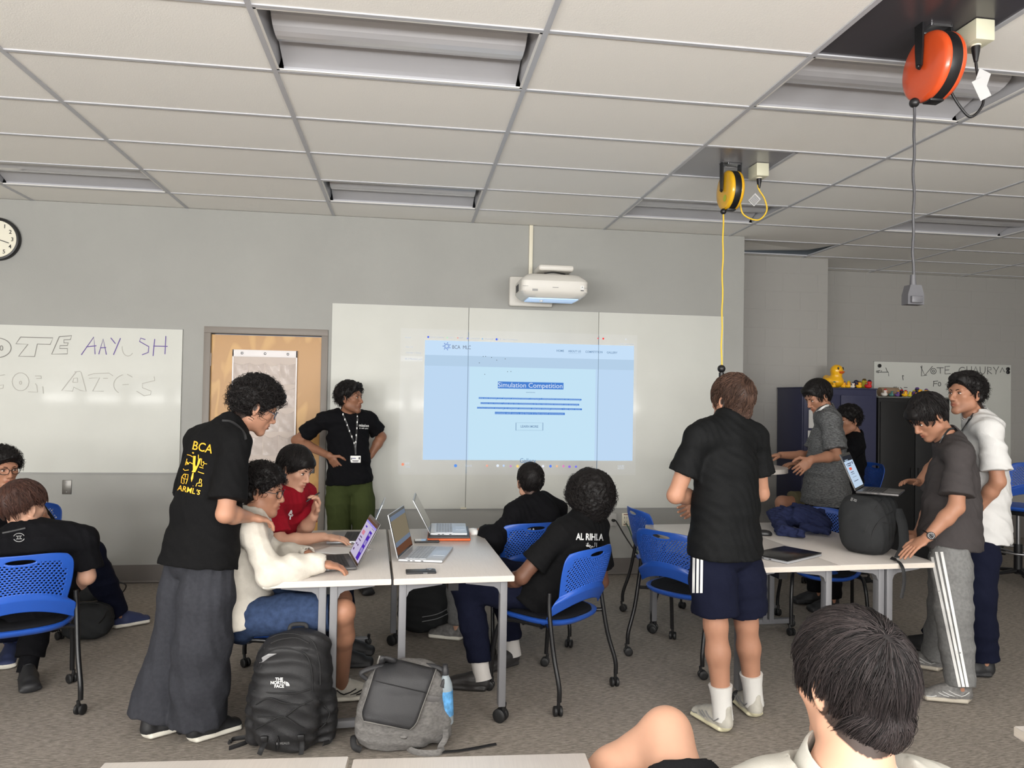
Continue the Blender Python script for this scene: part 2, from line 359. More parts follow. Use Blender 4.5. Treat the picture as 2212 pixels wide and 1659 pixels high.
# ================================================================ soft shapes: a distance field on a grid, meshed with surface nets
class F:
    def __init__(s, lo, hi, h, fine=(), hf=None):
        def ax(i):
            out = [lo[i]]; x = lo[i]
            while x < hi[i]:
                st = h
                for a, b in fine:
                    if a[i]-h*.5 < x < b[i]: st = hf; break
                x += st; out.append(x)
            return np.array(out, np.float32)
        s.ax = [ax(i) for i in range(3)]; s.h = h
        s.f = np.full([len(a) for a in s.ax], 1.0, np.float32)
    def sl(s, lo, hi):
        r = []
        for i in range(3):
            a, b = np.searchsorted(s.ax[i], lo[i]), np.searchsorted(s.ax[i], hi[i])
            if b <= a: return None, None
            r.append(slice(a, b))
        P = [s.ax[0][r[0]][:, None, None], s.ax[1][r[1]][None, :, None], s.ax[2][r[2]][None, None, :]]
        return tuple(r), P
    def join(s, r, d, k, op):
        f = s.f[r]
        if op == 'add':
            if k > 0:
                h = np.clip(.5+.5*(f-d)/k, 0, 1); s.f[r] = f*(1-h)+d*h-k*h*(1-h)
            else: s.f[r] = np.minimum(f, d)
        else:
            if k > 0:
                h = np.clip(.5-.5*(f+d)/k, 0, 1); s.f[r] = f*(1-h)-d*h+k*h*(1-h)
            else: s.f[r] = np.maximum(f, -d)
    def seg(s, p0, p1, a0, a1=None, b0=None, b1=None, u=None, k=.02, op='add', cap=1.):
        """tapered capsule; with b and u an elliptical one: half-width a along u, b across"""
        a1 = a0 if a1 is None else a1
        p0 = np.array(p0, np.float32); p1 = np.array(p1, np.float32)
        R = max(a0, a1, b0 or 0, b1 or 0)+k+2.5*s.h
        r, P = s.sl(np.minimum(p0, p1)-R, np.maximum(p0, p1)+R)
        if r is None: return
        d = p1-p0; L2 = float(d@d) or 1e-9
        q = [P[i]-p0[i] for i in range(3)]
        t = np.clip((q[0]*d[0]+q[1]*d[1]+q[2]*d[2])/L2, 0, 1)
        Q = [q[i]-t*d[i] for i in range(3)]
        a = a0+(a1-a0)*t
        if b0 is None:
            dist = np.sqrt(Q[0]**2+Q[1]**2+Q[2]**2)-a
        else:
            b1 = b0 if b1 is None else b1; b = b0+(b1-b0)*t
            ax = d/math.sqrt(L2); u = np.array(u, np.float32); u = u-ax*(u@ax); u /= np.linalg.norm(u); v = np.cross(ax, u)
            x = Q[0]*u[0]+Q[1]*u[1]+Q[2]*u[2]; y = Q[0]*v[0]+Q[1]*v[1]+Q[2]*v[2]; w = Q[0]*ax[0]+Q[1]*ax[1]+Q[2]*ax[2]
            c = np.minimum(a, b)*cap
            k0 = np.sqrt((x/a)**2+(y/b)**2+(w/c)**2); k1 = np.sqrt((x/a**2)**2+(y/b**2)**2+(w/c**2)**2)
            dist = k0*(k0-1)/np.maximum(k1, 1e-4)
        s.join(r, dist, k, op)
    def chain(s, pts, rs, k=.02, op='add'):
        for i in range(len(pts)-1): s.seg(pts[i], pts[i+1], rs[i], rs[i+1], k=k, op=op)
    def ell(s, c, rad, M=None, k=.02, op='add', pw=2):
        """ellipsoid (pw 2) or rounded box-like body (pw > 2); M columns are its axes"""
        c = np.array(c, np.float32); R = max(rad)*1.05*(1.5 if pw > 2 else 1)+k+2.5*s.h
        r, P = s.sl(c-R, c+R)
        if r is None: return
        q = [P[i]-c[i] for i in range(3)]
        if M is not None:
            M = np.array(M, np.float32); q = [q[0]*M[0, j]+q[1]*M[1, j]+q[2]*M[2, j] for j in range(3)]
        a, b, e = rad
        if pw == 2:
            k0 = np.sqrt((q[0]/a)**2+(q[1]/b)**2+(q[2]/e)**2); k1 = np.sqrt((q[0]/a**2)**2+(q[1]/b**2)**2+(q[2]/e**2)**2)
            d = k0*(k0-1)/np.maximum(k1, 1e-4)
        else:
            d = ((np.abs(q[0]/a)**pw+np.abs(q[1]/b)**pw+np.abs(q[2]/e)**pw)**(1/pw)-1)*min(rad)
        s.join(r, d, k, op)
    def cut(s, n, p, k=0, box=None):
        """keep the side n points away from"""
        n = np.array(n, np.float32); n /= np.linalg.norm(n); p = np.array(p, np.float32)
        if box is None: r = (slice(None),)*3; P = [s.ax[0][:, None, None], s.ax[1][None, :, None], s.ax[2][None, None, :]]
        else:
            r, P = s.sl(*box)
            if r is None: return
        d = (P[0]-p[0])*n[0]+(P[1]-p[1])*n[1]+(P[2]-p[2])*n[2]
        s.f[r] = np.maximum(s.f[r], d)
    def wrinkle(s, amp, freq, seed=0, stretch=(1, 1, 1)):
        rs = np.random.RandomState(seed); X, Y, Z = s.ax[0][:, None, None], s.ax[1][None, :, None], s.ax[2][None, None, :]
        n = 0
        for o in range(4):
            w = rs.normal(size=3)*freq*(1+.6*o)/np.array(stretch); w2 = rs.normal(size=3)*freq*.5
            n = n+np.sin(w[0]*X+w[1]*Y+w[2]*Z+rs.rand()*6+1.2*np.sin(w2[0]*X+w2[1]*Y+w2[2]*Z))/(1+.6*o)
        s.f += (amp*n*.5).astype(np.float32)
    def fold(s, amp, nrm, wl, phase=0, warp=.4, fq=9):
        """crease waves of wavelength wl across direction nrm"""
        X, Y, Z = s.ax[0][:, None, None], s.ax[1][None, :, None], s.ax[2][None, None, :]; n = np.array(nrm)/np.linalg.norm(nrm)*2*math.pi/wl
        g = np.sin(n[0]*X+n[1]*Y+n[2]*Z+phase+warp*3*np.sin(fq*(X*.8+Y*.5-Z*.6)+phase))
        s.f += (amp*(np.abs(g)-.5)).astype(np.float32)
    def mesh(s):
        f = s.f; n = f < 0; n[0] = n[-1] = False; n[:, 0] = n[:, -1] = False; n[:, :, 0] = n[:, :, -1] = False
        f = np.where(n, np.minimum(f, -1e-6), np.maximum(f, 1e-6))
        c = [n[i:n.shape[0]-1+i, j:n.shape[1]-1+j, k:n.shape[2]-1+k] for i in (0, 1) for j in (0, 1) for k in (0, 1)]
        al = c[0] & c[1] & c[2] & c[3] & c[4] & c[5] & c[6] & c[7]; an = c[0] | c[1] | c[2] | c[3] | c[4] | c[5] | c[6] | c[7]
        act = an & ~al; I = np.argwhere(act); m = len(I)
        idx = np.full(act.shape, -1, np.int64); idx[act] = np.arange(m)
        acc = np.zeros((m, 3)); cnt = np.zeros(m)
        cor = [(i, j, k) for i in (0, 1) for j in (0, 1) for k in (0, 1)]
        val = {q: f[I[:, 0]+q[0], I[:, 1]+q[1], I[:, 2]+q[2]] for q in cor}
        pos = {q: np.stack([s.ax[0][I[:, 0]+q[0]], s.ax[1][I[:, 1]+q[1]], s.ax[2][I[:, 2]+q[2]]], 1) for q in cor}
        for q in cor:
            for d in range(3):
                if q[d]: continue
                p = list(q); p[d] = 1; p = tuple(p); a, b = val[q], val[p]; mk = (a < 0) != (b < 0)
                t = (a/(a-b+1e-12))[mk][:, None]; acc[mk] += pos[q][mk]*(1-t)+pos[p][mk]*t; cnt[mk] += 1
        Vt = acc/np.maximum(cnt, 1)[:, None]; Fs = []
        for d in range(3):
            e, g = (d+1) % 3, (d+2) % 3
            A = [slice(None)]*3; B = [slice(None)]*3; A[d] = slice(0, -1); B[d] = slice(1, None)
            x = n[tuple(A)] != n[tuple(B)]; K = np.argwhere(x); s0 = n[tuple(A)][x]
            ok = (K[:, e] > 0) & (K[:, g] > 0) & (K[:, e] < act.shape[e]) & (K[:, g] < act.shape[g]); K = K[ok]; s0 = s0[ok]
            def at(de, dg):
                Q = K.copy(); Q[:, e] += de; Q[:, g] += dg; return idx[Q[:, 0], Q[:, 1], Q[:, 2]]
            q = np.stack([at(-1, -1), at(0, -1), at(0, 0), at(-1, 0)], 1); q[~s0] = q[~s0][:, ::-1]; Fs.append(q)
        return Vt, np.concatenate(Fs)
def np_mesh(name, Vt, Fq, mats, smooth=True, attr=None, mi=None):
    me = bpy.data.meshes.new(name); nv, nf = len(Vt), len(Fq); w = Fq.shape[1]
    me.vertices.add(nv); me.vertices.foreach_set('co', np.asarray(Vt, np.float32).ravel())
    me.loops.add(nf*w); me.loops.foreach_set('vertex_index', np.asarray(Fq, np.int32).ravel())
    me.polygons.add(nf); me.polygons.foreach_set('loop_start', np.arange(0, nf*w, w, dtype=np.int32))
    try: me.polygons.foreach_set('loop_total', np.full(nf, w, np.int32))
    except Exception: pass
    me.polygons.foreach_set('use_smooth', np.full(nf, smooth))
    for m in (mats if isinstance(mats, (list, tuple)) else [mats]): me.materials.append(m)
    if mi is not None: me.polygons.foreach_set('material_index', np.asarray(mi, np.int32))
    for k, v in (attr or {}).items():
        a = me.attributes.new(k, 'FLOAT', 'POINT'); a.data.foreach_set('value', np.asarray(v, np.float32))
    me.update(calc_edges=True); me.validate(); return me
def relax(Vt, Fq, it=1, lam=.5):
    for _ in range(it):
        acc = np.zeros_like(Vt); c = np.zeros(len(Vt))
        for i in range(4):
            a, b = Fq[:, i], Fq[:, (i+1) % 4]
            for k in range(3): acc[:, k] += np.bincount(a, Vt[b, k], len(Vt))
            c += np.bincount(a, minlength=len(Vt))
        Vt = Vt+(acc/np.maximum(c, 1)[:, None]-Vt)*lam
    return Vt
# ================================================================ chairs
m_blue = mat('blue_shell_plastic', (36, 82, 172), .38, .5)
m_cush = mat('black_seat_fabric', (18, 19, 24), .9, .2, bump=(300, .2))
m_lam = mat('pale_laminate', (203, 196, 190), .32, .5, noise=(6, .05, (60, 2, 1)))
m_lamedge = mat('laminate_edge', (206, 197, 186), .45, noise=(30, .06, (1, 1, 12)))
m_grey = mat('grey_powdercoat', (112, 112, 115), .5)
m_tire = mat('caster_rubber', (20, 20, 21), .55)
def sup(a, b, n, p=2.6):
    out = []
    for i in range(n):
        t = 2*math.pi*i/n; c, s_ = math.cos(t), math.sin(t)
        out.append((a*abs(c)**(2/p)*(1 if c >= 0 else -1), b*abs(s_)**(2/p)*(1 if s_ >= 0 else -1)))
    return out
def loft(rings, capb=True, capt=True):
    mb = MB(); n = len(rings[0]); vs = [p for r in rings for p in r]
    fs = [(i*n+j, i*n+(j+1) % n, (i+1)*n+(j+1) % n, (i+1)*n+j) for i in range(len(rings)-1) for j in range(n)]
    if capb: fs.append(tuple(range(n))[::-1])
    if capt: fs.append(tuple((len(rings)-1)*n+j for j in range(n)))
    return mb.add(vs, fs)
def caster_mb(c, r=.026, rz=0, w=.019):
    mb = MB(); R = Matrix.Translation(c) @ Matrix.Rotation(rz, 4, 'Z')
    for s in (-1, 1):
        M = R @ Matrix.Translation((s*(w/2+.004), 0, r)) @ Matrix.Rotation(math.pi/2, 4, 'Y')
        mb.lathe([(r*.35, -w/2), (r*.8, -w/2), (r, -w/2+.004), (r, w/2-.004), (r*.8, w/2), (r*.35, w/2)], 20, M)
    mb.tube([R @ V(0, 0, r*.8), R @ V(0, -r*.5, r*2.0), R @ V(0, -r*.6, r*2.9)], r*.34, 8)
    mb.ell(R @ V(0, 0, r*1.25), (r*.3, r*.85, r*.75), None, 6); return mb
def back_mesh(S=1.):
    nu, nv = 92, 76; g = {}; vs = []; fs = []; slot = set()
    def hw(t):                       # half width: wings low down, a waist, then full width to rounded shoulders
        if t < .22: return .236
        if t < .34: x = (t-.22)/.12; x = x*x*(3-2*x); return .236-.038*x
        if t < .80: return .198+.022*math.sin((t-.34)/.46*math.pi/2)
        x = (t-.80)/.20; return .220-.030*x**3
    for j in range(nv+1):
        t = j/nv
        for i in range(nu+1):
            s = 2*i/nu-1; x = s*hw(t)
            top = .368-.018*abs(s)**4; bot = .075*(1-s*s)
            z = .462+bot*(1-t)+t*(top-.007)
            y = -.262+.085*s*s*(1-.35*t)-.055*t+.10*max(0, .22-t)*(1 if abs(s) < 2 else 0)
            g[i, j] = len(vs); vs.append((x*S, y*S, z))
    for j in range(nv):
        for i in range(nu):
            t = (j+.5)/nv; s = 2*(i+.5)/nu-1
            if ((s*.22)/.062)**2+((t-.885)/.042)**2 < 1: slot.add((i, j)); continue
            row = (j-26)//3
            if 26 <= j < 66 and (j-26) % 3 < 1.5 and abs(s) < .86-.1*(t > .75) and ((i+(2 if row % 2 else 0)) % 4) < 2 and not (((s*.22)/.085)**2+((t-.885)/.075)**2 < 1): continue
            fs.append((g[i, j], g[i+1, j], g[i+1, j+1], g[i, j+1]))
    for (i, j) in {(i+a, j+b) for i, j in slot for a in (0, 1) for b in (0, 1)}:      # round the rim of the hand slot
        if all((i-a, j-b) in slot for a in (0, 1) for b in (0, 1)): continue
        s = 2*i/nu-1; t = j/nv; q = 1/max(.3, math.sqrt(((s*.22)/.062)**2+((t-.885)/.042)**2)); dx = s*hw(t)*(q-1); dz = (t-.885)*(q-1)*.36
        v = vs[g[i, j]]; vs[g[i, j]] = (v[0]+dx*S, v[1], v[2]+dz*S)
    mb = MB(); mb.add(vs, fs); return mb.mesh('backrest', m_blue, 60)
BACKMESH = back_mesh()
def make_chair(label):
    t = thing('stacking_chair', label, 'chair', group='blue mesh-back chairs on casters')
    def ring(a, b, z, dy=0, dip=0): return [(x, y+dy, z-dip*max(0, y/b)**3 - .012*max(0, -y/b)**2*0) for x, y in sup(a, b, 40, 2.7)]
    sh = loft([ring(.17, .15, .405, .0, .02), ring(.215, .205, .412, 0, .03), ring(.238, .232, .432, 0, .035), ring(.240, .235, .445, 0, .035), ring(.228, .222, .449, 0, .035), ring(.215, .21, .444, 0, .035)])
    part('seat', sh, m_blue, t, 50)
    cu = loft([ring(.216, .210, .438, 0, .035), ring(.212, .206, .452, 0, .035), ring(.19, .184, .458, 0, .034), ring(.09, .09, .452, 0, .03)]); part('cushion', cu, m_cush, t, 60)
    bo = link('backrest', BACKMESH, t); md = bo.modifiers.new('thickness', 'SOLIDIFY'); md.thickness = .006; md.offset = 0
    for sx in (-1, 1):
        for fr in (0, 1):
            lg = MB()
            if fr: P = [(sx*.205, -.10, .412), (sx*.222, .10, .405), (sx*.235, .165, .375), (sx*.245, .20, .25), (sx*.248, .215, .075)]
            else: P = [(sx*.236, -.172, .60), (sx*.242, -.178, .50), (sx*.250, -.215, .30), (sx*.262, -.262, .15), (sx*.264, -.266, .075)]
            lg.tube(spline(P, 4), .0125, 10)
            if not fr: lg.tube([(sx*.245, -.185, .42), (sx*.19, -.12, .415)], .011, 8)
            l = part('leg', lg, m_blackmetal, t, 50)
            part('caster', caster_mb((P[-1][0], P[-1][1]+.008, 0), .026, .5 if fr else -.7), m_tire, l, 50)
    fr = MB(); fr.tube([(-.215, .02, .400), (.215, .02, .400)], .011, 8); fr.tube([(-.21, -.10, .402), (.21, -.10, .402)], .011, 8); part('frame', fr, m_blackmetal, t, 50)
    return t
def ang(dx, dy): return math.atan2(-dx, dy)      # turns +y to (dx,dy)
chair0 = make_chair('blue mesh-back chair, occupied, under the black shirt with white back lettering')
chair0.location = (.82, 4.06, 0); chair0.rotation_euler = (0, 0, ang(-.66, .75))
for lab, x, y, dx, dy in [
    ('blue mesh-back chair cut by the left edge of the photo, black-shirted student slouched in it', -1.92, 4.08, -.42, .9),
    ('blue mesh-back chair far left, half hidden behind the slouching student, near the wall switch', -2.49, 5.27, .35, -.94),
    ('blue chair with only its seat edge showing, under the cream sweatshirt and denim shorts', -.77, 3.97, 1, .05),
    ('blue chair hidden under the student in the red shirt', -.62, 4.78, 1, -.1),
    ('blue mesh-back chair under the black hooded top, between the two seated backs', .76, 4.89, -.22, .97),
    ('empty blue chair beside the standing student in navy shorts, the nearer of the pair', 1.78, 4.46, .80, .60),
    ('empty blue chair behind the other empty one, nearer the wall sockets', 1.95, 5.22, .98, .1),
    ('blue chair pushed under the far side of the right-hand tables behind the navy jacket', 2.97, 4.92, -.35, -1)]:
    copy_tree(chair0, lab, (x, y, 0), ang(dx, dy))
# swivel stools at the high table and the right wall
def make_stool(label, x, y, rz, sh=.70, back=True):
    t = thing('swivel_stool', label, 'stool', (x, y, 0), rz, 'tall blue swivel stools')
    def ring(a, b, z): return [(p, q, z) for p, q in sup(a, b, 32, 2.6)]
    part('seat', loft([ring(.16, .15, sh-.03), ring(.22, .21, sh-.018), ring(.232, .222, sh), ring(.222, .212, sh+.012), ring(.1, .1, sh+.006)]), m_blue, t, 50)
    if back:
        b = link('backrest', BACKMESH, t, (0, 0, sh-.44)); md = b.modifiers.new('thickness', 'SOLIDIFY'); md.thickness = .006; md.offset = 0
        u = MB()
        for s in (-1, 1): u.tube(spline([(s*.1, -.05, sh-.04), (s*.19, -.16, sh-.02), (s*.215, -.205, sh+.12)], 5), .012, 8)
        u.box((0, 0, sh-.05), (.3, .26, .04), .01); part('seat_support', u, m_black, t)
    c = MB(); c.tube([(0, 0, .10), (0, 0, sh-.05)], .018, 14); part('gas_lift', c, m_steel, t, 50)
    c = MB(); c.tube([(0, 0, .09), (0, 0, .36)], .034, 14); part('column_cover', c, m_black, t, 50)
    rg = MB(); rg.tube([(.22*math.cos(a), .22*math.sin(a), .30) for a in np.linspace(0, 2*math.pi, 33)[:-1]], .009, 8, True)
    for k in range(3): rg.tube([(0, 0, .27), (.22*math.cos(k*2.094), .22*math.sin(k*2.094), .30)], .007, 6)
    part('foot_ring', rg, m_steel, t, 60)
    for k in range(5):
        a = k*2*math.pi/5; e = V(math.cos(a)*.31, math.sin(a)*.31, .085)
        lg = MB(); lg.tube([(0, 0, .12), e], [.03, .016], 8, False, .7); l = part('leg', lg, m_black, t, 50)
        part('caster', caster_mb((e.x, e.y, 0), .027, a), m_tire, l, 50)
    return t
st0 = make_stool('tall blue swivel stool at the right edge, behind the white shirt', J(2200, 1050, 6.0).x, 6.0, 1.9)
copy_tree(st0, 'tall stool under the seated student in khaki shorts at the high table', (J(1815, 1086, 6.05).x+.02, 6.05, 0), ang(-1, .05))
copy_tree(st0, 'swivel stool standing farther back against the far wall, mostly hidden at the right edge', (6.3, 7.45, 0), 2.6)
# ================================================================ tables
def table_parts(t, kind, Wd, Ln, rear=True):
    H, th = .737, .03
    tp = MB(); tp.box((0, 0, H-th/2), (Wd, Ln, th), .003); part('tabletop', tp, m_lam, t, 30)
    ed = MB(); x, y = Wd/2+.0008, Ln/2+.0008
    ed.add([(-x, -y, H-th+.003), (x, -y, H-th+.003), (x, -y, H-.003), (-x, -y, H-.003), (-x, y, H-th+.003), (x, y, H-th+.003), (x, y, H-.003), (-x, y, H-.003)], [(0, 1, 2, 3), (5, 4, 7, 6), (1, 5, 6, 2), (4, 0, 3, 7)])
    part('edge_band', ed, m_lamedge, t, None)
    top = H-th
    def leg(x, y, inx, z0=.075, m=m_grey):
        lg = MB(); lg.bar((x, y, z0), (x, y, top), .036, .05, (0, 1, 0), .004)
        L = .19*inx                                    # bracket: a tapering arm under the top with a rounded inner corner
        pr = [(0, 0), (L, 0), (L, -.012), (.05*inx, -.03), (.03*inx, -.042), (.018*inx, -.07), (0, -.07)]
        if inx < 0: pr = pr[::-1]
        lg.prism(pr, .04, frame((x, y+.02, top), (1, 0, 0), (0, 0, 1), (0, -1, 0)))
        l = part('leg', lg, m, t, 40)
        if z0 > .05: part('caster', caster_mb((x, y+.01, 0), .034, .9, .022), m_tire, l, 50)
        return l
    for sy in (-1, 1):
        y = sy*(Ln/2-.055); m = m_grey
        if kind == 'corner':
            for sx in (-1, 1): leg(sx*(Wd/2-.045), y, -sx, .085, m)
        else:
            leg(-.026, y, -1, .045, m); leg(.026, y, 1, .045, m)
            ft = MB(); ft.bar((-Wd/2+.1, y, .045), (Wd/2-.1, y, .045), .04, .035, (0, 0, 1), .006); f_ = part('foot', ft, m, t, 40)
            for sx in (-1, 1): part('caster', caster_mb((sx*(Wd/2-.11), y+.0, 0), .028, 1.2, .018), m_tire, f_, 50)
    bm_ = MB(); bm_.bar((0, -Ln/2+.06, top-.03), (0, Ln/2-.06, top-.03), .05, .04); part('under_rail', bm_, m_blackmetal, t)
def make_table(kind, label, x, y, rz, Wd=.585, Ln=1.32):
    t = thing('folding_table', label, 'table', (x, y, 0), rz, 'pale laminate tables on casters'); table_parts(t, kind, Wd, Ln); return t
R3 = math.radians(2.6)
make_table('corner', 'pale table carrying two dark phones and the silver laptop with a tan screen', .222, 4.245, R3)
make_table('centre', 'pale table where the white-sweatshirt and red-shirt students type, legs paired mid-end', -.375, 4.222, R3)
make_table('corner', 'grey-lit table right of the standing student in navy shorts, closed black laptop on it', 2.005, 4.345, R3, .60, 1.32)
make_table('centre', 'table under the tall black backpack, watch-wearing student leaning on its corner', 2.607, 4.375, R3, .60, 1.32)
make_table('corner', 'pale tabletop at the bottom edge below the black backpack with the white logo', -.437, 1.205, math.radians(-3), .565, 1.3)
make_table('corner', 'pale tabletop at the bottom edge below the grey backpack, beside the bare knee', .140, 1.160, math.radians(-3), .565, 1.3)
make_table('corner', 'white table corner just showing at the bottom right edge', 2.00, 1.50, math.radians(-3), .70, .60)
# high round table at the back
t = thing('high_table', 'small high round-cornered table with a laptop, beside the navy locker', 'table', (2.66, 5.58, 0))
tp = loft([[(p, q, 1.06) for p, q in sup(.34, .34, 40, 2.3)], [(p, q, 1.095) for p, q in sup(.34, .34, 40, 2.3)]]); part('tabletop', tp, m_lam, t, 40)
c = MB(); c.tube([(0, 0, .02), (0, 0, 1.06)], .045, 16); part('column', c, m_grey, t, 50)
c = MB(); c.lathe([(.28, 0), (.28, .012), (.06, .03), (.045, .05)], 32); part('base', c, m_grey, t, 50)
# ================================================================ wall things
m_ink = mat('marker_grey', (128, 126, 122), .6); m_ink2 = mat('marker_purple', (98, 78, 150), .6); m_inkb = mat('marker_black', (60, 60, 60), .6); m_inkf = mat('marker_faint', (176, 174, 168), .6)
m_white = mat('white_plastic', (228, 228, 226), .4); m_cream = mat('cream_plastic', (222, 216, 196), .4)
m_dark = mat('dark_grey_plastic', (52, 52, 55), .45)
def strokes(lines, r=.0035, y=WALL-.0190, o=(0, 650), k=.25316):
    mb = MB()
    for ln in lines:
        P = [J(o[0]+a*k, o[1]+b*k, y) for a, b in ln]
        if len(P) == 2: P = [P[0], (P[0]+P[1])/2, P[1]]
        mb.tube(P, r, 5, False, .3, True, (0, 1, 0))
    return mb
def arc(cx_, cy_, rx, ry_, a0, a1, n=14): return [(cx_+rx*math.cos(math.radians(a0+(a1-a0)*i/n)), cy_+ry_*math.sin(math.radians(a0+(a1-a0)*i/n))) for i in range(n+1)]
def board(label, x0, x1, z0, z1, y, panels, th=.014):
    t = thing('whiteboard', label, 'whiteboard', ((x0+x1)/2, y-th/2-.002, z0))
    for a, b in zip(panels, panels[1:]):
        p = MB(); p.box(((a+b)/2-(x0+x1)/2, 0, (z1-z0)/2), (b-a-.004, th, z1-z0), .002); part('panel', p, m_board, t, 30)
    e = MB(); e.box((0, .001, -.004), (x1-x0, th, .008)); e.box((0, .001, z1-z0+.002), (x1-x0, th, .004)); part('edge_trim', e, m_edge, t)
    return t
bl = board('whiteboard on the left of the door with purple and outlined hand lettering', -4.31, -1.882, .925, 2.136, WALL, [-4.31, -1.882])
def child_world(name, mb, m, par, smooth=None, label=None):
    inv = Matrix.Translation(par.location).inverted() if abs(par.rotation_euler.z) < 1e-9 else (Matrix.Translation(par.location) @ Matrix.Rotation(par.rotation_euler.z, 4, 'Z')).inverted()
    mb.v = [tuple(inv @ Vector(p)) for p in mb.v]; return part(name, mb, m, par, smooth, label)
L1_ = [arc(-30, 400, 125, 85, -80, 80), arc(12, 402, 12, 20, 0, 360), [(175, 308), (452, 315), (428, 372), (318, 368), (295, 475), (158, 472), (238, 370), (135, 366), (175, 308)],
       [(505, 305), (612, 296), (600, 330), (545, 332), (545, 358), (582, 358), (575, 380), (512, 382), (508, 405), (575, 405), (575, 452), (440, 455), (505, 305)]]
child_world('outlined_lettering', strokes(L1_), m_ink, bl)
L2_ = [[(693, 460), (800, 308), (812, 455)], [(735, 392), (822, 382)], [(842, 455), (880, 325), (908, 458)], [(855, 400), (905, 398)], [(945, 315), (985, 365)], [(1028, 318), (968, 460)],
       [(1240, 330), (1200, 318), (1190, 345), (1270, 390), (1265, 440), (1212, 460)], [(1320, 325), (1306, 470)], [(1415, 300), (1408, 455)], [(1308, 385), (1430, 388)]]
child_world('purple_lettering', strokes(L2_, .004), m_ink2, bl)
L3_ = [arc(1092, 400, 50, 70, 190, 40), [(40, 630), (-20, 640)], [(0, 720), (30, 715), (25, 745), (0, 750)], arc(175, 690, 72, 78, 0, 360), arc(175, 698, 9, 14, 0, 360), [(300, 640), (350, 640), (352, 660), (310, 662)], [(240, 775), (320, 778), (312, 720), (300, 705)], [(365, 730), (370, 790)],
       [(635, 605), (685, 600)], [(650, 605), (525, 765), (620, 770), (628, 735), (690, 765), (735, 772), (690, 605)], [(620, 695), (628, 660), (660, 658), (662, 695), (620, 695)],
       [(750, 635), (800, 620), (930, 615), (965, 640)], [(760, 660), (850, 655), (790, 770), (885, 770)], [(880, 660), (920, 660)], arc(1090, 715, 120, 90, 250, 130), [(1085, 625), (1130, 650)], [(1045, 715), (1098, 712)],
       [(1315, 645), (1320, 680), (1215, 705), (1215, 740), (1290, 770), (1285, 800), (1230, 810), (1165, 770)]]
child_world('faint_lettering', strokes(L3_, .003), m_inkf, bl)
brd = board('wide three-panel whiteboard behind the projected page', -.653, 2.948, .612, 2.405, WALL, [-.653, .543, 1.738, 2.948])
cl = MB(); cl.box((.525, WALL-.024, .618), (.05, .02, .012)); child_world('tray_clip', cl, m_cream, brd)
bf = board('whiteboard on the far block wall above the toy ducks, black hand lettering', 5.505, 7.33, .92, 2.11, FAR, [5.505, 7.33])
for (x, z) in ((5.57, 2.06), (7.28, 2.06), (7.28, 2.02)):
    g = MB(); g.lathe([(.022, 0), (.022, .012), (.016, .016)], 16, frame((x, FAR-.0165, z), (1, 0, 0), (0, 0, 1), (0, -1, 0))); child_world('magnet', g, m_black, bf)
K4, O4 = .30133, (1600, 740)
def st4(l, r=.004): return strokes(l, r, FAR-.0190, O4, K4)
LV = [[(1290, 170), (1320, 235), (1375, 170)], [(1300, 165), (1295, 240), (1335, 232)], arc(1382, 205, 20, 20, 0, 360), arc(1382, 205, 8, 8, 0, 360), [(1405, 180), (1455, 180)], [(1430, 182), (1432, 222)], [(1500, 170), (1465, 172), (1465, 225), (1505, 222)], [(1465, 198), (1495, 196)],
      arc(1590, 205, 25, 28, -50, -310), [(1622, 170), (1622, 225)], [(1655, 170), (1655, 225)], [(1622, 200), (1655, 198)], [(1665, 225), (1685, 172), (1705, 225)], [(1672, 205), (1700, 205)], arc(1735, 195, 18, 30, 180, 0), [(1717, 195), (1715, 172)], [(1753, 195), (1753, 172)],
      [(1770, 228), (1770, 175), (1795, 180), (1795, 195), (1770, 200), (1800, 225)], [(1812, 175), (1832, 205), (1850, 172)], [(1832, 205), (1828, 228)], [(1860, 215), (1875, 180), (1892, 212)],
      [(1380, 280), (1415, 275)], [(1385, 275), (1382, 315)], [(1382, 295), (1408, 293)], arc(1425, 298, 10, 14, 0, 360), [(1760, 270), (1740, 275), (1742, 292), (1762, 300), (1755, 320), (1738, 318)],
      [(970, 205), (1000, 200)], [(985, 203), (985, 220)], [(970, 212), (1060, 212), (1062, 240)], [(1010, 200), (1008, 208)], [(1040, 180), (1052, 210)], [(1160, 235), (1165, 270)], [(1160, 235), (1170, 240)],
      [(1095, 320), (1120, 318), (1115, 335)], [(1130, 320), (1130, 338)], [(1145, 320), (1160, 335)], [(1170, 322), (1195, 322)], [(1140, 345), (1200, 350)]]
child_world('black_lettering', st4(LV), m_inkb, bf)
# wall clock
t = thing('wall_clock', 'round black-rimmed wall clock cut by the left edge of the photo', 'clock', (-3.345, WALL, 2.836))
RY = Matrix.Rotation(math.pi/2, 4, 'X')
c = MB(); c.lathe([(.176, 0), (.178, .03), (.172, .042), (.160, .044), (.152, .034)], 48, RY, False); part('rim', c, m_black, t, 50)
m_dial = mat('clock_dial', (228, 224, 206), .5)
c = MB(); c.lathe([(0.0001, .03), (.156, .03)], 48, RY, False); part('dial', c, m_dial, t, None)
nm = MB()
for h in range(1, 13):
    a = math.radians(90-30*h); text_mb(str(h), .045, frame((.12*math.cos(a), -.032, .12*math.sin(a)), (1, 0, 0), (0, 0, 1), (0, -1, 0)), nm, bold=.0006)
part('numerals', nm, m_black, t, None)
for a, L_, w in ((math.radians(-18), .10, .006), (math.radians(-105), .075, .008)):
    h = MB(); h.bar((-.02*math.cos(a), -.036, -.02*math.sin(a)), (L_*math.cos(a), -.036, L_*math.sin(a)), w, .002, (0, 1, 0)); part('hand', h, m_black, t)
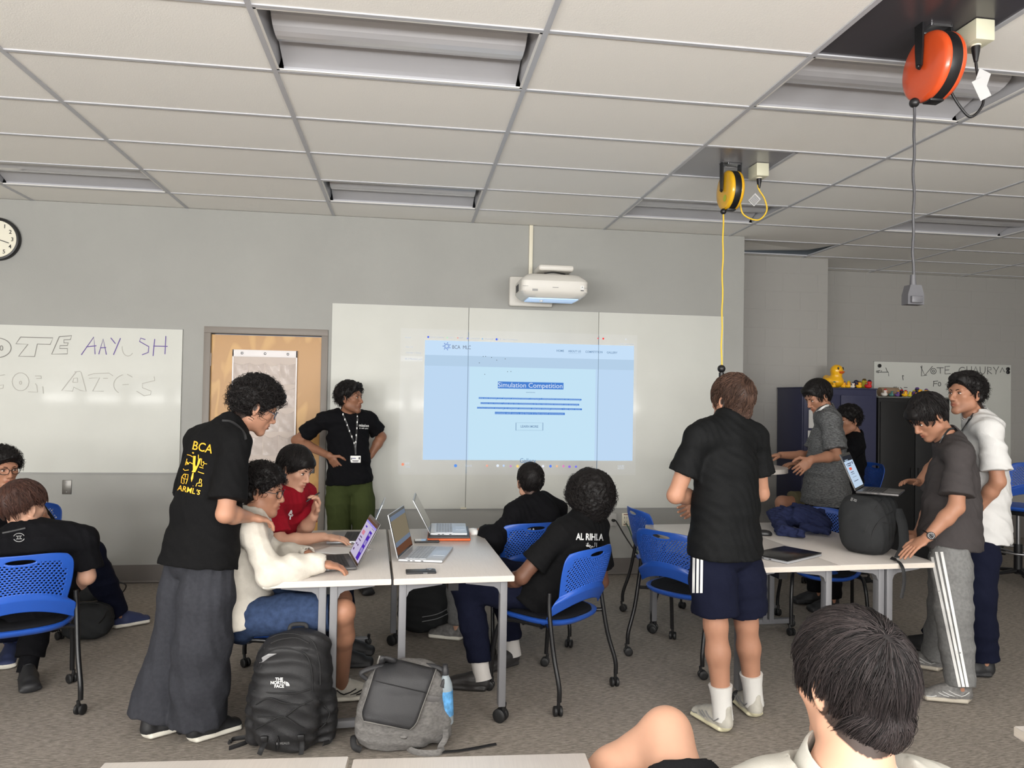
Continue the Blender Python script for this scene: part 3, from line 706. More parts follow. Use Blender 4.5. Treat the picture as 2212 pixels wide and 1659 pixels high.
# plates on the wall
t = thing('switch_plate', 'grey metal blank wall plate below the left whiteboard', 'wall plate', (-2.767, WALL, .745))
c = MB(); c.box((0, -.004, .058), (.072, .008, .117), .003); part('plate', c, mat('brushed_plate', (112, 110, 106), .35, metal=.6), t)
for z in (.018, .098): c = MB(); c.lathe([(.0001, .003), (.004, .002), (.004, 0)], 10, frame((0, -.008, z), (1, 0, 0), (0, 0, 1), (0, -1, 0))); part('screw', c, m_steel, t)
t = thing('cable_outlet', 'grey wall plate with one dark cable, left of the pair under the whiteboard', 'outlet', (1.895, WALL, .445))
c = MB(); c.box((0, -.008, .06), (.078, .016, .12), .006); part('plate', c, mat('grey_plate', (172, 171, 168), .5), t)
c = MB(); c.lathe([(.014, 0), (.012, .03), (.006, .045)], 12, frame((.004, -.016, .055), (1, 0, 0), (0, 0, 1), (0, -1, 0))); part('plug', c, m_black, t)
t = thing('power_outlet', 'cream double socket plate, right of the pair under the whiteboard', 'outlet', (2.022, WALL, .444))
c = MB(); c.box((0, -.005, .06), (.072, .010, .12), .003); part('plate', c, m_cream, t)
for z in (.042, .082):
    sl_ = MB()
    for x in (-.010, .010): sl_.box((x, -.0105, z), (.004, .002, .012)); sl_.ell((x, -.0105, z-.012), (.003, .001, .003), None, 6)
    part('socket', sl_, m_dark, t)
for z in (.016, .106): c = MB(); c.box((0, -.0105, z), (.04, .002, .007)); part('label_strip', c, mat('label_brown', (120, 70, 60), .6), t)
def world_pts(l): return [J(u, v, y) for u, v, y in l]
single('wall_cable', MB().tube(spline(world_pts([(1323, 1123, 6.54), (1331, 1126, 6.5), (1350, 1158, 6.45), (1375, 1195, 6.35), (1397, 1220, 6.2), (1412, 1240, 6.0), (1440, 1262, 5.9)])), .006, 8), m_black, 'dark cable drooping from the grey wall plate to the floor', 'cable')
m_green = mat('green_cable', (40, 78, 62), .5)
single('wall_cable', MB().tube(spline(world_pts([(1352, 1130, 6.56), (1360, 1145, 6.5), (1370, 1175, 6.45), (1380, 1200, 6.4), (1397, 1219, 6.25), (1408, 1236, 6.05)])), .005, 8), m_green, 'thin green cable drooping from the cream socket plate', 'cable')
# conduit + projector
c = MB(); c.box((1.095, WALL-.012, (2.70+CEIL)/2), (.034, .022, CEIL-2.70), .003); single('cable_conduit', c, m_cream, 'cream cable channel running from the projector up to the ceiling', 'conduit')
m_proj = mat('projector_shell', (214, 211, 204), .4)
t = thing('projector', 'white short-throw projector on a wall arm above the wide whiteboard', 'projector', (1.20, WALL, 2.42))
c = MB(); c.box((-.10, -.025, .145), (.40, .05, .27), .02); part('wall_plate', c, m_proj, t)
c = MB(); c.box((.02, -.25, .255), (.12, .45, .05), .008); c.box((.02, -.46, .275), (.30, .26, .05), .02, seg=3); part('arm', c, m_proj, t)
c = MB()
def pring(z, w_, d_, dy=0): return [(x, y-.45+dy, z) for x, y in sup(w_, d_, 64, 9)]
b_ = loft([pring(.02, .235, .15), pring(.045, .265, .185), pring(.07, .285, .20), pring(.155, .285, .20), pring(.175, .275, .185), pring(.215, .225, .14), pring(.222, .2, .12)]); part('body', b_, m_proj, t, 35)
sm = MB(); sm.box((0, -.645, .105), (.55, .004, .003)); part('seam', sm, m_edge, t)
for x, z, a, b2, m_ in ((-.17, .075, .045, .018, m_edge), (.0, .10, .05, .006, m_edge), (.225, .105, .030, .035, m_white), (.225, .082, .026, .006, m_dark)):
    q = MB(); q.box((x, -.651, z), (a, .004, b2)); part('front_marking', q, m_, t)
text_mb('A', .02, frame((.225, -.6545, .108), (1, 0, 0), (0, 0, 1), (0, -1, 0)), q := MB()); part('front_marking', q, m_dark, t, None)
v = MB()
for i in range(7): v.box((-.285, -.50+.02*i, .11), (.006, .008, .06))
part('vent', v, m_dark, t)
c = MB(); c.box((0, -.46, .017), (.42, .24, .012), .004); part('underside_glow', c, mat('underside_glow_blue', (190, 210, 235), .15, emit=((150, 190, 235), .55)), t)  # widened lens area glows in place of page light bounced onto the underside
c = MB(); c.lathe([(.012, 0), (.016, -.01), (.012, -.022), (.0001, -.024)][::-1], 14, frame((-.09, -.5, .02), (1, 0, 0), (0, 1, 0))); part('foot', c, m_proj, t)
c = MB(); c.tube(spline([(.10, -.42, .23), (.16, -.44, .24), (.20, -.40, .232), (.22, -.38, .22)], 4), .007, 8); c.tube(spline([(-.08, -.56, .228), (0, -.58, .236), (.1, -.55, .23)], 4), .006, 8); part('cable', c, m_black, t)
for x in (-.2, -.09, .03, .15): c = MB(); c.ell((x, -.585, .203), (.005, .003, .004), None, 6); part('screw', c, m_white, t)
# ================================================================ the projected page: glowing sheets in place of the projector's beam
def emis(name, c, s=1., add=False):
    m = bpy.data.materials.new(name); m.use_nodes = True; nt = m.node_tree; N = nt.nodes.new; L = nt.links.new
    nt.nodes.remove(nt.nodes['Principled BSDF']); e = N('ShaderNodeEmission'); e.inputs[0].default_value = lin(c)+(1,); e.inputs[1].default_value = s
    out = nt.nodes['Material Output']
    if add:
        tr = N('ShaderNodeBsdfTransparent'); a = N('ShaderNodeAddShader'); L(e.outputs[0], a.inputs[0]); L(tr.outputs[0], a.inputs[1]); L(a.outputs[0], out.inputs[0])
    else: L(e.outputs[0], out.inputs[0])
    return m
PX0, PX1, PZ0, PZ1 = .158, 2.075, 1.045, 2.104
t = thing('projected_page', 'projected web page glowing pale blue on the wide whiteboard', 'projection', (.158, WALL-.0185, 1.045))
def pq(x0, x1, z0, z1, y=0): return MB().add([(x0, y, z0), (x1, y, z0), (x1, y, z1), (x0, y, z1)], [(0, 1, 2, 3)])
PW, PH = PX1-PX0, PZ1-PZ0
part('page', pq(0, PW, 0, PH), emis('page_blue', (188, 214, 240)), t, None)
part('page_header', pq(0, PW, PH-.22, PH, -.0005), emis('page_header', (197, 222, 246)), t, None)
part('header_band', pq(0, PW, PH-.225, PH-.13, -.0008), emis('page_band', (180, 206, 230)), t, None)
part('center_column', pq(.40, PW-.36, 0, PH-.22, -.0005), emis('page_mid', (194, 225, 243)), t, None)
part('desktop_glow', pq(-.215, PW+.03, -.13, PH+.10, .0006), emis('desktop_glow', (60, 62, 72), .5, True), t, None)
e_dim = emis('text_dim', (150, 184, 228)); e_hi, e_tx, e_lt = emis('highlight_blue', (74, 128, 208)), emis('text_grey', (120, 150, 182)), emis('text_white', (222, 234, 248))
def PP(u, v, dy=-.002):            # place on the page, from the photograph
    p = J(u, v, WALL-.018); return V(p.x-.158, dy, p.z-1.045)
def ptext(name, txt, u, v, size, m, align='CENTER', dy=-.0025, sx=1, bold=0, wpx=None):
    k = text_mb(txt, size, Matrix(), None, align, 0, bold, sx)
    if wpx:                          # set to the width it has in the picture
        xs_ = [p[0] for p in k.v]; W0 = max(xs_)-min(xs_); q = (PP(u+wpx/2, v)-PP(u-wpx/2, v)).x/W0; k.v = [(p[0]*q, p[1], p[2]) for p in k.v]
    M_ = frame(PP(u, v, dy), (1, 0, .0)if True else 0, (0, 0, 1), (0, -1, 0)); k.v = [tuple(M_ @ Vector(p)) for p in k.v]
    part(name, k, m, t, None)
def bar2(u0, v0, u1, v1, m, name='highlight', dy=-.0014):
    a, b = PP(u0, v0), PP(u1, v1); part(name, pq(a.x, b.x, b.z, a.z, dy), m, t, None)
bar2(1075.5, 824, 1217, 841.5, e_hi)
ptext('heading', 'Simulation Competition', 1146, 833, .062, e_lt, wpx=139)
for i, (u0, u1, v, tx) in enumerate([(1034, 1256, 861.5, 'We are hosting our flagship Reinforcement Learning Competition focused on optimizing'), (1038, 1251, 872.5, 'school bus routes! Dive into the complexities of this real-world problem and leverage'),
                                      (1030.5, 1257, 882.5, 'reinforcement learning to engineer innovative, efficient routing solutions. Test your skills,'), (1069, 1220, 893, 'compete with peers, and learn in a fast-paced environment.')]):
    bar2(u0, v-3.6, u1, v+3.6, e_hi); ptext('body_text', tx, (u0+u1)/2, v, .0285, e_dim, wpx=u1-u0-3)
bar2(1136, 847.2, 1156, 848.4, e_tx, 'rule')
for a, b in (((1114, 913), (1173, 914)), ((1114, 929), (1173, 930)), ((1114, 913), (1115, 930)), ((1172, 913), (1173, 930))): bar2(a[0], a[1], b[0], b[1], e_tx, 'button_outline')
ptext('button_text', 'LEARN MORE', 1143.5, 921.5, .030, e_tx, sx=.9, bold=.0006)
ptext('site_name', 'BCA  MLC', 997, 750.5, .046, emis('text_site', (104, 112, 130)), wpx=40)
for tx, u in (('HOME', 1210), ('ABOUT US', 1241), ('COMPETITION', 1283), ('GALLERY', 1322)): ptext('menu_text', tx, u, 758+(u-1210)*.035, .026, e_tx, sx=.95, bold=.0005)
for u0, u1 in ((1228, 1255), (1265, 1301)): bar2(u0, 763.2, u1, 764.2, e_tx, 'underline')
lg = MB(); c0 = PP(965, 748)
for i in range(14):
    a = i*2*math.pi/14; lg.bar(c0+V(math.cos(a)*.012, 0, math.sin(a)*.012), c0+V(math.cos(a)*(.02+.012*(i % 2)), 0, math.sin(a)*(.02+.012*(i % 2))), .004, .001, (0, 1, 0)); lg.ell(c0+V(math.cos(a)*(.02+.012*(i % 2)), 0, math.sin(a)*(.02+.012*(i % 2))), (.0045, .001, .0045), None, 6)
part('site_logo', lg, emis('logo', (110, 140, 205)), t, None)
e_faint = emis('faint_white', (215, 222, 232), 1.)
for tx, u, v, s_ in (('Google Calendar', 943, 728.5, .022), ('Notes', 974, 729, .022), ('Gmail', 995, 729.5, .022), ('Powerschool', 1024, 731, .022), ('Schoology', 1056, 732, .022), ('BCA Class Cancellations', 1096, 733.5, .022), ('Other Bookmarks', 1354, 743.5, .022), ('School', 881, 729, .022), ('New Tab', 884, 749.5, .02), ('Calendar | School', 893, 762, .022), ('BCA Machine Learn', 894, 775.5, .022),
                     ('Search', 1012, 1006, .026), ('84°F', 880, 1001.5, .024), ('Sunny', 881, 1008, .022), ('3:24 PM', 1341, 1007, .022), ('6/3/2025', 1341, 1012, .02), ('Gallery', 1140, 995.5, .06)):
    ptext('desktop_text', tx, u, v, s_, e_faint if tx != 'Gallery' else e_tx, sx=.85)
ic = [(870, 1003, (240, 150, 120), 7), (984, 1006, (90, 150, 235), 8), (1052, 1006, (235, 170, 150), 6), (1075, 1006, (225, 235, 245), 7), (1088, 1006, (190, 210, 240), 6), (1103, 1007, (200, 140, 190), 6), (1118, 1007, (250, 215, 120), 7), (1173, 1007, (235, 240, 250), 6), (1189, 1007, (90, 130, 235), 7), (1203, 1007, (240, 190, 150), 6), (1217, 1007, (220, 130, 190), 6), (1230, 1008, (150, 110, 225), 7), (1244, 1008, (120, 120, 230), 6), (925, 728, (80, 110, 235), 5), (1073, 733, (80, 110, 235), 6), (966, 729.5, (190, 240, 200), 4), (989, 730, (240, 170, 160), 4), (1010, 731, (150, 160, 240), 4), (1292, 731, (250, 90, 90), 4), (1303, 731.5, (250, 60, 60), 5), (1352, 733, (225, 230, 238), 4), (1042, 732, (160, 200, 235), 4)]
for u, v, c_, s_ in ic:
    p = PP(u, v); q = MB(); q.ell(p, (s_*.0017, .0006, s_*.0017), None, 8); part('desktop_icon', q, emis('icon', c_), t)
bar2(866, 768.5, 913, 781, emis('tab_highlight', (70, 74, 84), .6, True), 'side_tab', -.001)
sp = MB(); random.seed(4)
for _ in range(9): u, v = random.uniform(1030, 1110), random.uniform(765, 812); sp.ell(PP(u, v, -.003), (.0035, .0008, .0035), None, 5)
part('specks', sp, m_inkb, t)
# seams of the board over the page
for x in (.543, 1.738): part('panel_seam', pq(x-.158-.0022, x-.158+.0022, -.12, PH+.08, -.0032), emis('seam', (120, 140, 160)), t, None)
# ================================================================ shoe organiser on the door
m_cloth = mat('organiser_cloth', (196, 184, 176), .8); m_trim = mat('organiser_trim', (226, 222, 222), .5)
m_clear = mat('clear_vinyl', (225, 214, 208), .08, .6, alpha=.42, bump=(40, .5))
OX0, OX1, OZ1, OZ0 = -1.478, -.938, 1.98, .62
t = thing('shoe_organizer', 'hanging clear-pocket shoe organizer on the wooden door', 'organizer', ((OX0+OX1)/2, WALL+.006, OZ0))
OW, OH = OX1-OX0, OZ1-OZ0
c = MB(); c.box((0, -.004, OH/2), (OW, .005, OH)); part('backing', c, m_cloth, t)
c = MB(); c.box((0, -.009, OH-.03), (OW, .006, .06), .002)
for s in (-1, 1): c.box((s*(OW/2-.006), -.009, OH/2), (.012, .006, OH), .002)
part('border', c, m_trim, t)
for x in (-.19, 0, .19): g = MB(); g.lathe([(.006, 0), (.011, .003), (.006, .006)], 12, frame((x, -.012, OH-.03), (1, 0, 0), (0, 0, 1), (0, -1, 0))); part('grommet', g, m_steel, t)
random.seed(3)
for r_ in range(6):
    for q in range(4):
        x0 = -OW/2+.014+q*(OW-.028)/4; w_ = (OW-.028)/4-.004; z1 = OH-.115-r_*.205; h_ = .175; p = MB(); n = 8; g = []
        sag = random.uniform(.012, .03); bul = random.uniform(.012, .03)
        for j in range(n+1):
            for i in range(n+1):
                s, u_ = i/n, j/n
                z = z1-h_+u_*(h_-sag*math.sin(math.pi*s)); y = -.010-bul*math.sin(math.pi*s)*(.3+.7*u_)-.004*math.sin(7*s+9*u_+q*2+r_)
                g.append((x0+s*w_, y, z))
        p.add(g, [(j*(n+1)+i, j*(n+1)+i+1, (j+1)*(n+1)+i+1, (j+1)*(n+1)+i) for j in range(n) for i in range(n)])
        p.tube([g[n*(n+1)+i] for i in range(n+1)], .002, 5); part('pocket', p, m_clear, t, 60)
# ================================================================ cord reels on the ceiling
def plate(x, y, m, label):
    c = MB(); c.box((x, y, CEIL+.006), (.600, .600, .003)); return single('ceiling_plate', c, m, label, 'plate')
m_pl1 = mat('dark_mirror_plate', (84, 82, 86), .25, metal=.35); m_pl2 = mat('satin_steel_plate', (150, 150, 156), .3, metal=.4)
plate(cx(2)+.3048, ry(-1)+.3048, m_pl1, 'dark shiny ceiling plate holding the orange cord reel'); plate(cx(2)+.3048, ry(2)+.3048, m_pl2, 'shiny steel ceiling plate holding the yellow cord reel')
m_tagp = mat('paper_tag', (184, 184, 184), .7)
def reel(label, x, y, z, R, T, m, m_cord, cx0, cz1, plugname, tagp):
    t = thing('cord_reel', label, 'cord reel', (x, y, z))
    A = Matrix.Rotation(math.pi/2, 4, 'Y')
    for s in (-1, 1):
        d = MB(); d.lathe([(.0001, T*.5), (R*.55, T*.5), (R*.88, T*.47), (R*.97, T*.40), (R, T*.30), (R*.99, T*.22)][::1], 48, Matrix.Diagonal((s, 1, 1, 1)) @ A); part('drum_cover', d, m, t, 60)
    d = MB(); d.lathe([(R*.985, -T*.24), (R*.995, -T*.2), (R*.995, T*.2), (R*.985, T*.24)], 48, A); part('rim_band', d, m_black, t, 50)
    for s in (-1, 1):
        a = MB(); pr = [(-.024, R+.055), (.024, R+.055), (.022, R*.5), (.016, 0), (0, -.014), (-.016, 0), (-.022, R*.5)]
        a.prism(pr, .008, frame((s*(T*.5+.012)-.004, 0, 0), (0, 1, 0), (0, 0, 1), (1, 0, 0))); a.ell((s*(T*.5+.018), 0, .0), (.006, .009, .009), None, 6); part('bracket_arm', a, m_black, t)
    y_ = MB(); y_.box((0, 0, R+.055), (T+.04, .05, .012), .003); y_.box((0, 0, R+.075), (.03, .04, .04), .004); part('yoke', y_, m_black, t)
    h = CEIL-z-(R+.085); br_ = MB(); br_.box((.02, .012, R+.085+h/2), (.085, .07, h), .006); part('mount_bracket', br_, m_steel, t)
    q = MB(); q.ell((cx0-x, 0, -R-.012), (.020, .020, .020), None, 8); part('cord_guide', q, m_black, t); q = MB(); q.box((0, 0, -R+.004), (T*.6, .05, .02), .004); part('guide_block', q, m_black, t)
    P = [(cx0-x, 0, -R-.02)]; nn = 16
    for i in range(1, nn+1): P.append((cx0-x+.0025*math.sin(i*1.7), .002*math.cos(i), -R-.02+(cz1-z+R+.02)*i/nn))
    cd = MB(); cd.tube(spline(P, 3), .0055, 8); part('cord', cd, m_cord, t, 60); return t
m_or = mat('orange_paint', (206, 78, 36), .28, .5, coat=.4); m_ye = mat('yellow_paint', (226, 172, 30), .28, .5, coat=.4)
m_cordg = mat('grey_cord', (66, 66, 70), .45); m_cordy = mat('yellow_cord', (222, 184, 48), .5)
tr_ = reel('orange cord reel hanging from the ceiling at the top right', 2.13, 2.75, 3.003, .140, .105, m_or, m_cordg, 2.045, 2.14, '', None)
sk = MB(); sk.tube([(-.085, 0, -.862), (-.085, 0, -.905)], [.010, .013], 12); sk.prism([(-.024, -.905), (.024, -.905), (.036, -.945), (.036, -.985), (-.036, -.985), (-.036, -.945)], .04, frame((-.085, .02, 0), (1, 0, 0), (0, 0, 1), (0, -1, 0)))
sk.box((-.085, -.024, -.965), (.05, .012, .028), .003); part('triple_socket', sk, mat('grey_socket', (76, 76, 80), .4), tr_)
ty_ = reel('yellow cord reel hanging from the ceiling, yellow cord dropping from it', 2.09, 4.59, 2.997, .128, .10, m_ye, m_cordy, 2.043, 1.83, '', None)
bl_ = MB(); bl_.ell((-.047, 0, -1.175), (.026, .026, .026), None, 10); bl_.tube([(-.047, 0, -1.20), (-.047, 0, -1.26)], .017, 10); part('cord_stop', bl_, m_black, ty_)
lb = MB(); lb.lathe([(.0001, 0), (.022, 0), (.022, .001)], 20, frame((-.052, -.03, -.06), (0, -1, 0), (0, 0, 1), (-1, 0, 0))); part('label', lb, mat('lime_label', (176, 190, 60), .5), ty_)
for nm_, x, y, lab in (('orange', 2.29, 2.72, 'cream ceiling socket box beside the orange cord reel'), ('yellow', 2.285, 4.59, 'cream ceiling socket box beside the yellow cord reel')):
    t = thing('socket_box', lab, 'socket box', (x, y, CEIL)); c = MB(); c.box((0, 0, -.04), (.085, .125, .085), .004); part('box', c, mat('box_cream', (206, 204, 180), .4), t)
    c = MB(); c.lathe([(.02, 0), (.02, -.006), (.0001, -.006)][::-1], 16, Matrix.Translation((0, -.01, -.082))); part('socket', c, m_cream, t)
    cd = MB()
    if nm_ == 'orange': P = [(0, -.01, -.085), (0, -.012, -.16), (.02, -.01, -.25), (.035, -.01, -.32), (-.01, 0, -.375), (-.055, .01, -.33), (-.10, .02, -.25)]; mm = m_black
    else: P = [(0, -.01, -.085), (-.005, -.01, -.15), (.04, -.01, -.22), (.055, -.01, -.30), (.0, 0, -.36), (-.10, 0, -.33), (-.125, 0, -.25), (-.12, 0, -.17)]; mm = m_cordy
    cd.tube(spline(P, 6), .0055, 8); part('cord', cd, mm, t, 60)
    pg = MB(); pg.tube([(0, -.01, -.088), (0, -.01, -.105), (0, -.011, -.15)], [.017, .016, .008], 12); part('plug', pg, m_black, t)
    for i, (dx, dz, rot) in enumerate(((.012, -.235, .35), (.0, -.275, -.5)) if nm_ == 'orange' else ((-.04, -.235, .75),)):
        g = MB(); g.box((0, 0, 0), (.055, .0012, .085 if nm_ == 'orange' else .07), 0, Matrix.Translation((dx, -.03-.012*i, dz)) @ Matrix.Rotation(rot, 4, 'Y')); part('paper_tag', g, m_tagp, t)
        if nm_ == 'yellow':
            g = MB()
            for j in range(6): g.box((0, -.0012, -.026+.0095*j), (.046, .001, .003), 0, Matrix.Translation((dx, -.03-.012*i, dz)) @ Matrix.Rotation(rot, 4, 'Y'))
            part('tag_print', g, m_dark, t)
# ================================================================ computers and small things on the tables
m_alu = mat('aluminium', (196, 198, 202), .32, metal=.55); m_spacegrey = mat('space_grey_alu', (92, 90, 90), .35, metal=.5)
m_keys = mat('black_keys', (26, 26, 29), .5); m_keys_l = mat('silver_keys', (150, 154, 160), .45); m_bezel = mat('bezel_black', (14, 14, 16), .2)
def laptop(label, loc, d, Wd=.345, Dp=.235, open_=105, body=None, keys=None, deck=None, screen=None, closed=False, group='laptops on the tables'):
    """d: direction from the front edge towards the hinge"""
    body = body or m_alu; t = thing('laptop', label, 'laptop', loc, ang(d[0], d[1]), group)
    b = MB(); b.box((0, 0, .0085), (Wd, Dp, .013), .004); part('base', b, body, t, 40)
    if not closed:
        dk = MB(); dk.box((0, .028, .0153), (Wd-.04, Dp*.48, .0012)); part('keyboard_deck', dk, deck or m_keys, t)
        kk = MB()
        for r in range(6):
            n = 14; y = .028+Dp*.24-.012-r*(Dp*.48-.006)/6
            x = -(Wd-.05)/2
            kw = (Wd-.05)/n
            i = 0
            while i < n:
                sp = 5 if (r == 5 and i == 4) else 1
                kk.box((x+kw*(i+sp/2), y, .0168), (kw*sp-.0035, (Dp*.48-.006)/6-.0035, .002)); i += sp
        part('keyboard', kk, keys or m_keys, t)
        tp = MB(); tp.box((0, -Dp*.33, .0152), (.115, Dp*.26, .0008)); part('trackpad', tp, body, t)
    po = MB()
    for y in (.06, .035, -.01):
        for s in (-1, 1): po.box((s*Wd/2, y, .009), (.002, .014, .005))
    part('ports', po, m_dark, t)
    ld = MB(); ld.box((0, -Dp/2, .003), (Wd, Dp, .006), .0025)
    o = part('lid', ld, body if not closed else m_bezel, t, 40, loc=(0, Dp/2, .0165)); o.rotation_euler = (-math.radians(open_), 0, 0)
    if not closed:
        o.rotation_euler = (-math.radians(open_), 0, 0)
        bz = MB(); bz.box((0, -Dp/2, -.0006), (Wd-.006, Dp-.006, .0012)); part('bezel', bz, m_bezel, o)
        for (x0, x1, y0, y1, m_, nm) in (screen or [(0, 1, 0, 1, mat('screen_dim', (74, 70, 62), .15, coat=.5), 'screen')]):
            a, c_ = -(Wd-.022)/2, -(Dp-.016); sw, sh = Wd-.022, Dp-.03
            q = MB(); z = -.0014-.0003*(nm != 'screen')
            q.add([(a+sw*x0, c_+sh*y0, z), (a+sw*x0, c_+sh*y1, z), (a+sw*x1, c_+sh*y1, z), (a+sw*x1, c_+sh*y0, z)], [(0, 1, 2, 3)]); part(nm, q, m_, o, None)
    return t
# screen space: x across, y from the top edge (0) down to the hinge (1)
e_scr = emis('screen_lilac', (196, 186, 214), .95); e_pur = emis('screen_purple', (78, 44, 170)); e_lil = emis('screen_bar', (150, 140, 220)); e_tab = emis('screen_tabs', (120, 86, 70), .7); e_bits = emis('screen_text', (96, 70, 110)); e_pink = emis('screen_pink', (206, 130, 150)); e_card = emis('screen_card', (170, 160, 200))
S1 = [(0, 1, 0, 1, e_scr, 'screen'), (0, 1, 0, .07, e_tab, 'screen_bar'), (0, 1, .07, .12, e_lil, 'screen_bar'), (.62, .86, .22, .97, e_pur, 'screen_block'), (.66, .82, .28, .34, e_scr, 'screen_block'), (.66, .82, .46, .58, e_card, 'screen_block'), (.66, .82, .66, .78, e_card, 'screen_block'), (.14, .3, .20, .24, e_pur, 'screen_text'), (.10, .34, .33, .44, e_pink, 'screen_text'), (.12, .32, .5, .53, e_bits, 'screen_text'), (.12, .36, .58, .61, e_bits, 'screen_text'), (.1, .2, .7, .74, e_bits, 'screen_text'), (.26, .36, .7, .74, e_bits, 'screen_text'), (.1, .2, .84, .9, e_bits, 'screen_text'), (.66, .94, .145, .155, e_bits, 'screen_text')]
laptop('open laptop with a purple page, under the hands of the white-sweatshirt student', (-.372, 3.905, .737), (.975, .19), .335, .235, 118, m_spacegrey, None, None, S1)
m_sky = emis('screen_sky', (150, 168, 190), .55)
laptop('silver laptop in front of the red-shirt student, black keys, screen edge-on', (-.325, 4.585, .737), (1, -.02), .33, .23, 112, m_alu, m_keys, m_keys, [(0, 1, 0, 1, m_sky, 'screen')])
e_tan, e_tan2, e_rust = emis('screen_tan', (128, 118, 98), .9), emis('screen_bluegrey', (110, 122, 140), .9), emis('screen_rust', (110, 74, 56), .8)
laptop('silver laptop in the middle of the table, tan screen facing the lettered-shirt student', (.130, 4.085, .737), (-.975, .22), .36, .235, 104, m_alu, m_keys_l, m_alu, [(0, 1, 0, 1, e_tan, 'screen'), (0, 1, .0, .12, e_tan2, 'screen_band'), (0, 1, .68, .8, e_tan2, 'screen_band'), (0, 1, .8, 1, e_rust, 'screen_band')])
laptop('silver laptop lying on the orange-edged sleeve, screen turned from us', (.283, 4.69, .763), (-1, .05), .36, .225, 118, m_alu, m_keys_l, m_alu)
laptop('closed black laptop with silver edges on the right-hand table', (2.145, 3.925, .737), (-.51, .86), .355, .235, 0, m_alu, closed=True)
e_w, e_red, e_txt, e_drk = emis('screen_white', (186, 206, 228)), emis('screen_red', (226, 96, 72)), emis('screen_ink', (92, 98, 120)), emis('screen_dark', (40, 42, 48))
S5 = [(0, 1, 0, 1, e_w, 'screen'), (0, 1, 0, .17, e_drk, 'screen_bar'), (.14, .5, .12, .17, e_w, 'screen_tab'), (.16, .20, .25, .33, e_txt, 'screen_text'), (.25, .7, .24, .275, e_txt, 'screen_text'), (.25, .6, .30, .335, e_txt, 'screen_text'), (.78, .88, .22, .30, e_txt, 'screen_text'), (.24, .52, .38, .46, e_red, 'screen_button'), (.24, .56, .52, .545, e_txt, 'screen_text'), (.24, .6, .58, .595, e_txt, 'screen_text'), (.24, .66, .68, .69, e_txt, 'screen_text'), (.2, .7, .80, .82, e_txt, 'screen_text'), (.08, .2, .26, .27, e_txt, 'screen_text')]
laptop('dark laptop balanced on top of the tall black backpack, lit white page on its screen', (2.805, 4.04, 1.082), (-.74, .67), .31, .225, 113, m_spacegrey, m_keys, m_keys, S5)
laptop('dark laptop on the high table by the navy locker', (2.66, 5.60, 1.095), (-.3, .95), .33, .22, 0, m_spacegrey, closed=True)
# sleeve, phones, mice, paper, pen
t = thing('laptop_sleeve', 'grey laptop sleeve with orange zip edge under a silver laptop', 'sleeve', (.283, 4.66, .737), ang(-1, .05))
c = MB(); c.box((0, 0, .020), (.365, .255, .013), .006); part('cover', c, m_dark, t); c = MB(); c.box((0, 0, .0085), (.372, .262, .016), .006); part('zip_edge', c, mat('orange_zip', (196, 88, 36), .6), t)
def phone(label, loc, rz, up):
    t = thing('phone', label, 'phone', loc, rz, 'phones on the table')
    c = MB(); c.box((0, 0, .005), (.148, .073, .010), .004, seg=3); part('case', c, m_black, t)
    if up:
        c = MB(); c.box((0, 0, .0102), (.14, .066, .0006)); part('screen', c, mat('phone_screen', (30, 32, 36), .08, coat=1), t)
    else:
        c = MB(); c.box((.045, .012, .011), (.038, .036, .003), .0012); part('camera_bump', c, m_dark, t)
        for x, y in ((.036, .02), (.054, .02), (.045, .004)): c = MB(); c.lathe([(.0075, 0), (.0075, .0016), (.0001, .0016)], 14, Matrix.Translation((x, y, .0125))); part('camera_lens', c, m_steel, t)
        c = MB(); c.box((.02, -.0366, .005), (.02, .0008, .003)); part('button', c, m_steel, t)
phone('dark phone lying near the front table edge, camera bump up', (.090, 3.695, .737), .04, False)
phone('dark phone lying beside the orange-edged sleeve, screen up', (.140, 4.468, .737), .0, True)
def mouse(label, x, y, rz, m, sz=1):
    t = thing('computer_mouse', label, 'mouse', (x, y, .737), rz)
    b = MB(); rings = []
    for f_, z in ((.9, 0), (1, .008), (.93, .02), (.7, .031), (.3, .036)): rings.append([(p*f_*sz, q*f_*sz, z*sz) for p, q in sup(.031, .054, 28, 2.3)])
    b = loft(rings); part('body', b, m, t, 60); c = MB(); c.tube([(0, .02*sz, .031*sz), (0, .038*sz, .026*sz)], .004*sz, 8); part('wheel', c, m_dark, t)
mouse('pale round mouse beside the hand of the student in the hooded top', .44, 4.70, .3, m_white)
mouse('small black mouse beside the standing student in navy shorts', 2.335, 4.56, 1.25, m_black)
pp = MB(); n = 8; g = []
for j in range(n+1):
    for i in range(n+1): g.append((-.108+.216*i/n, -.14+.28*j/n, .0015+.006*max(0, math.sin(3*i/n+1))*(j/n)))
pp.add(g, [(j*(n+1)+i, j*(n+1)+i+1, (j+1)*(n+1)+i+1, (j+1)*(n+1)+i) for j in range(n) for i in range(n)])
ob = single('paper_sheet', pp, mat('paper', (222, 221, 218), .7), 'sheet of paper lying between the two typing students', 'paper', smooth=80); ob.location = (-.335, 4.235, .7375); ob.rotation_euler = (0, 0, 1.2); sd = ob.modifiers.new('thickness', 'SOLIDIFY'); sd.thickness = .0006
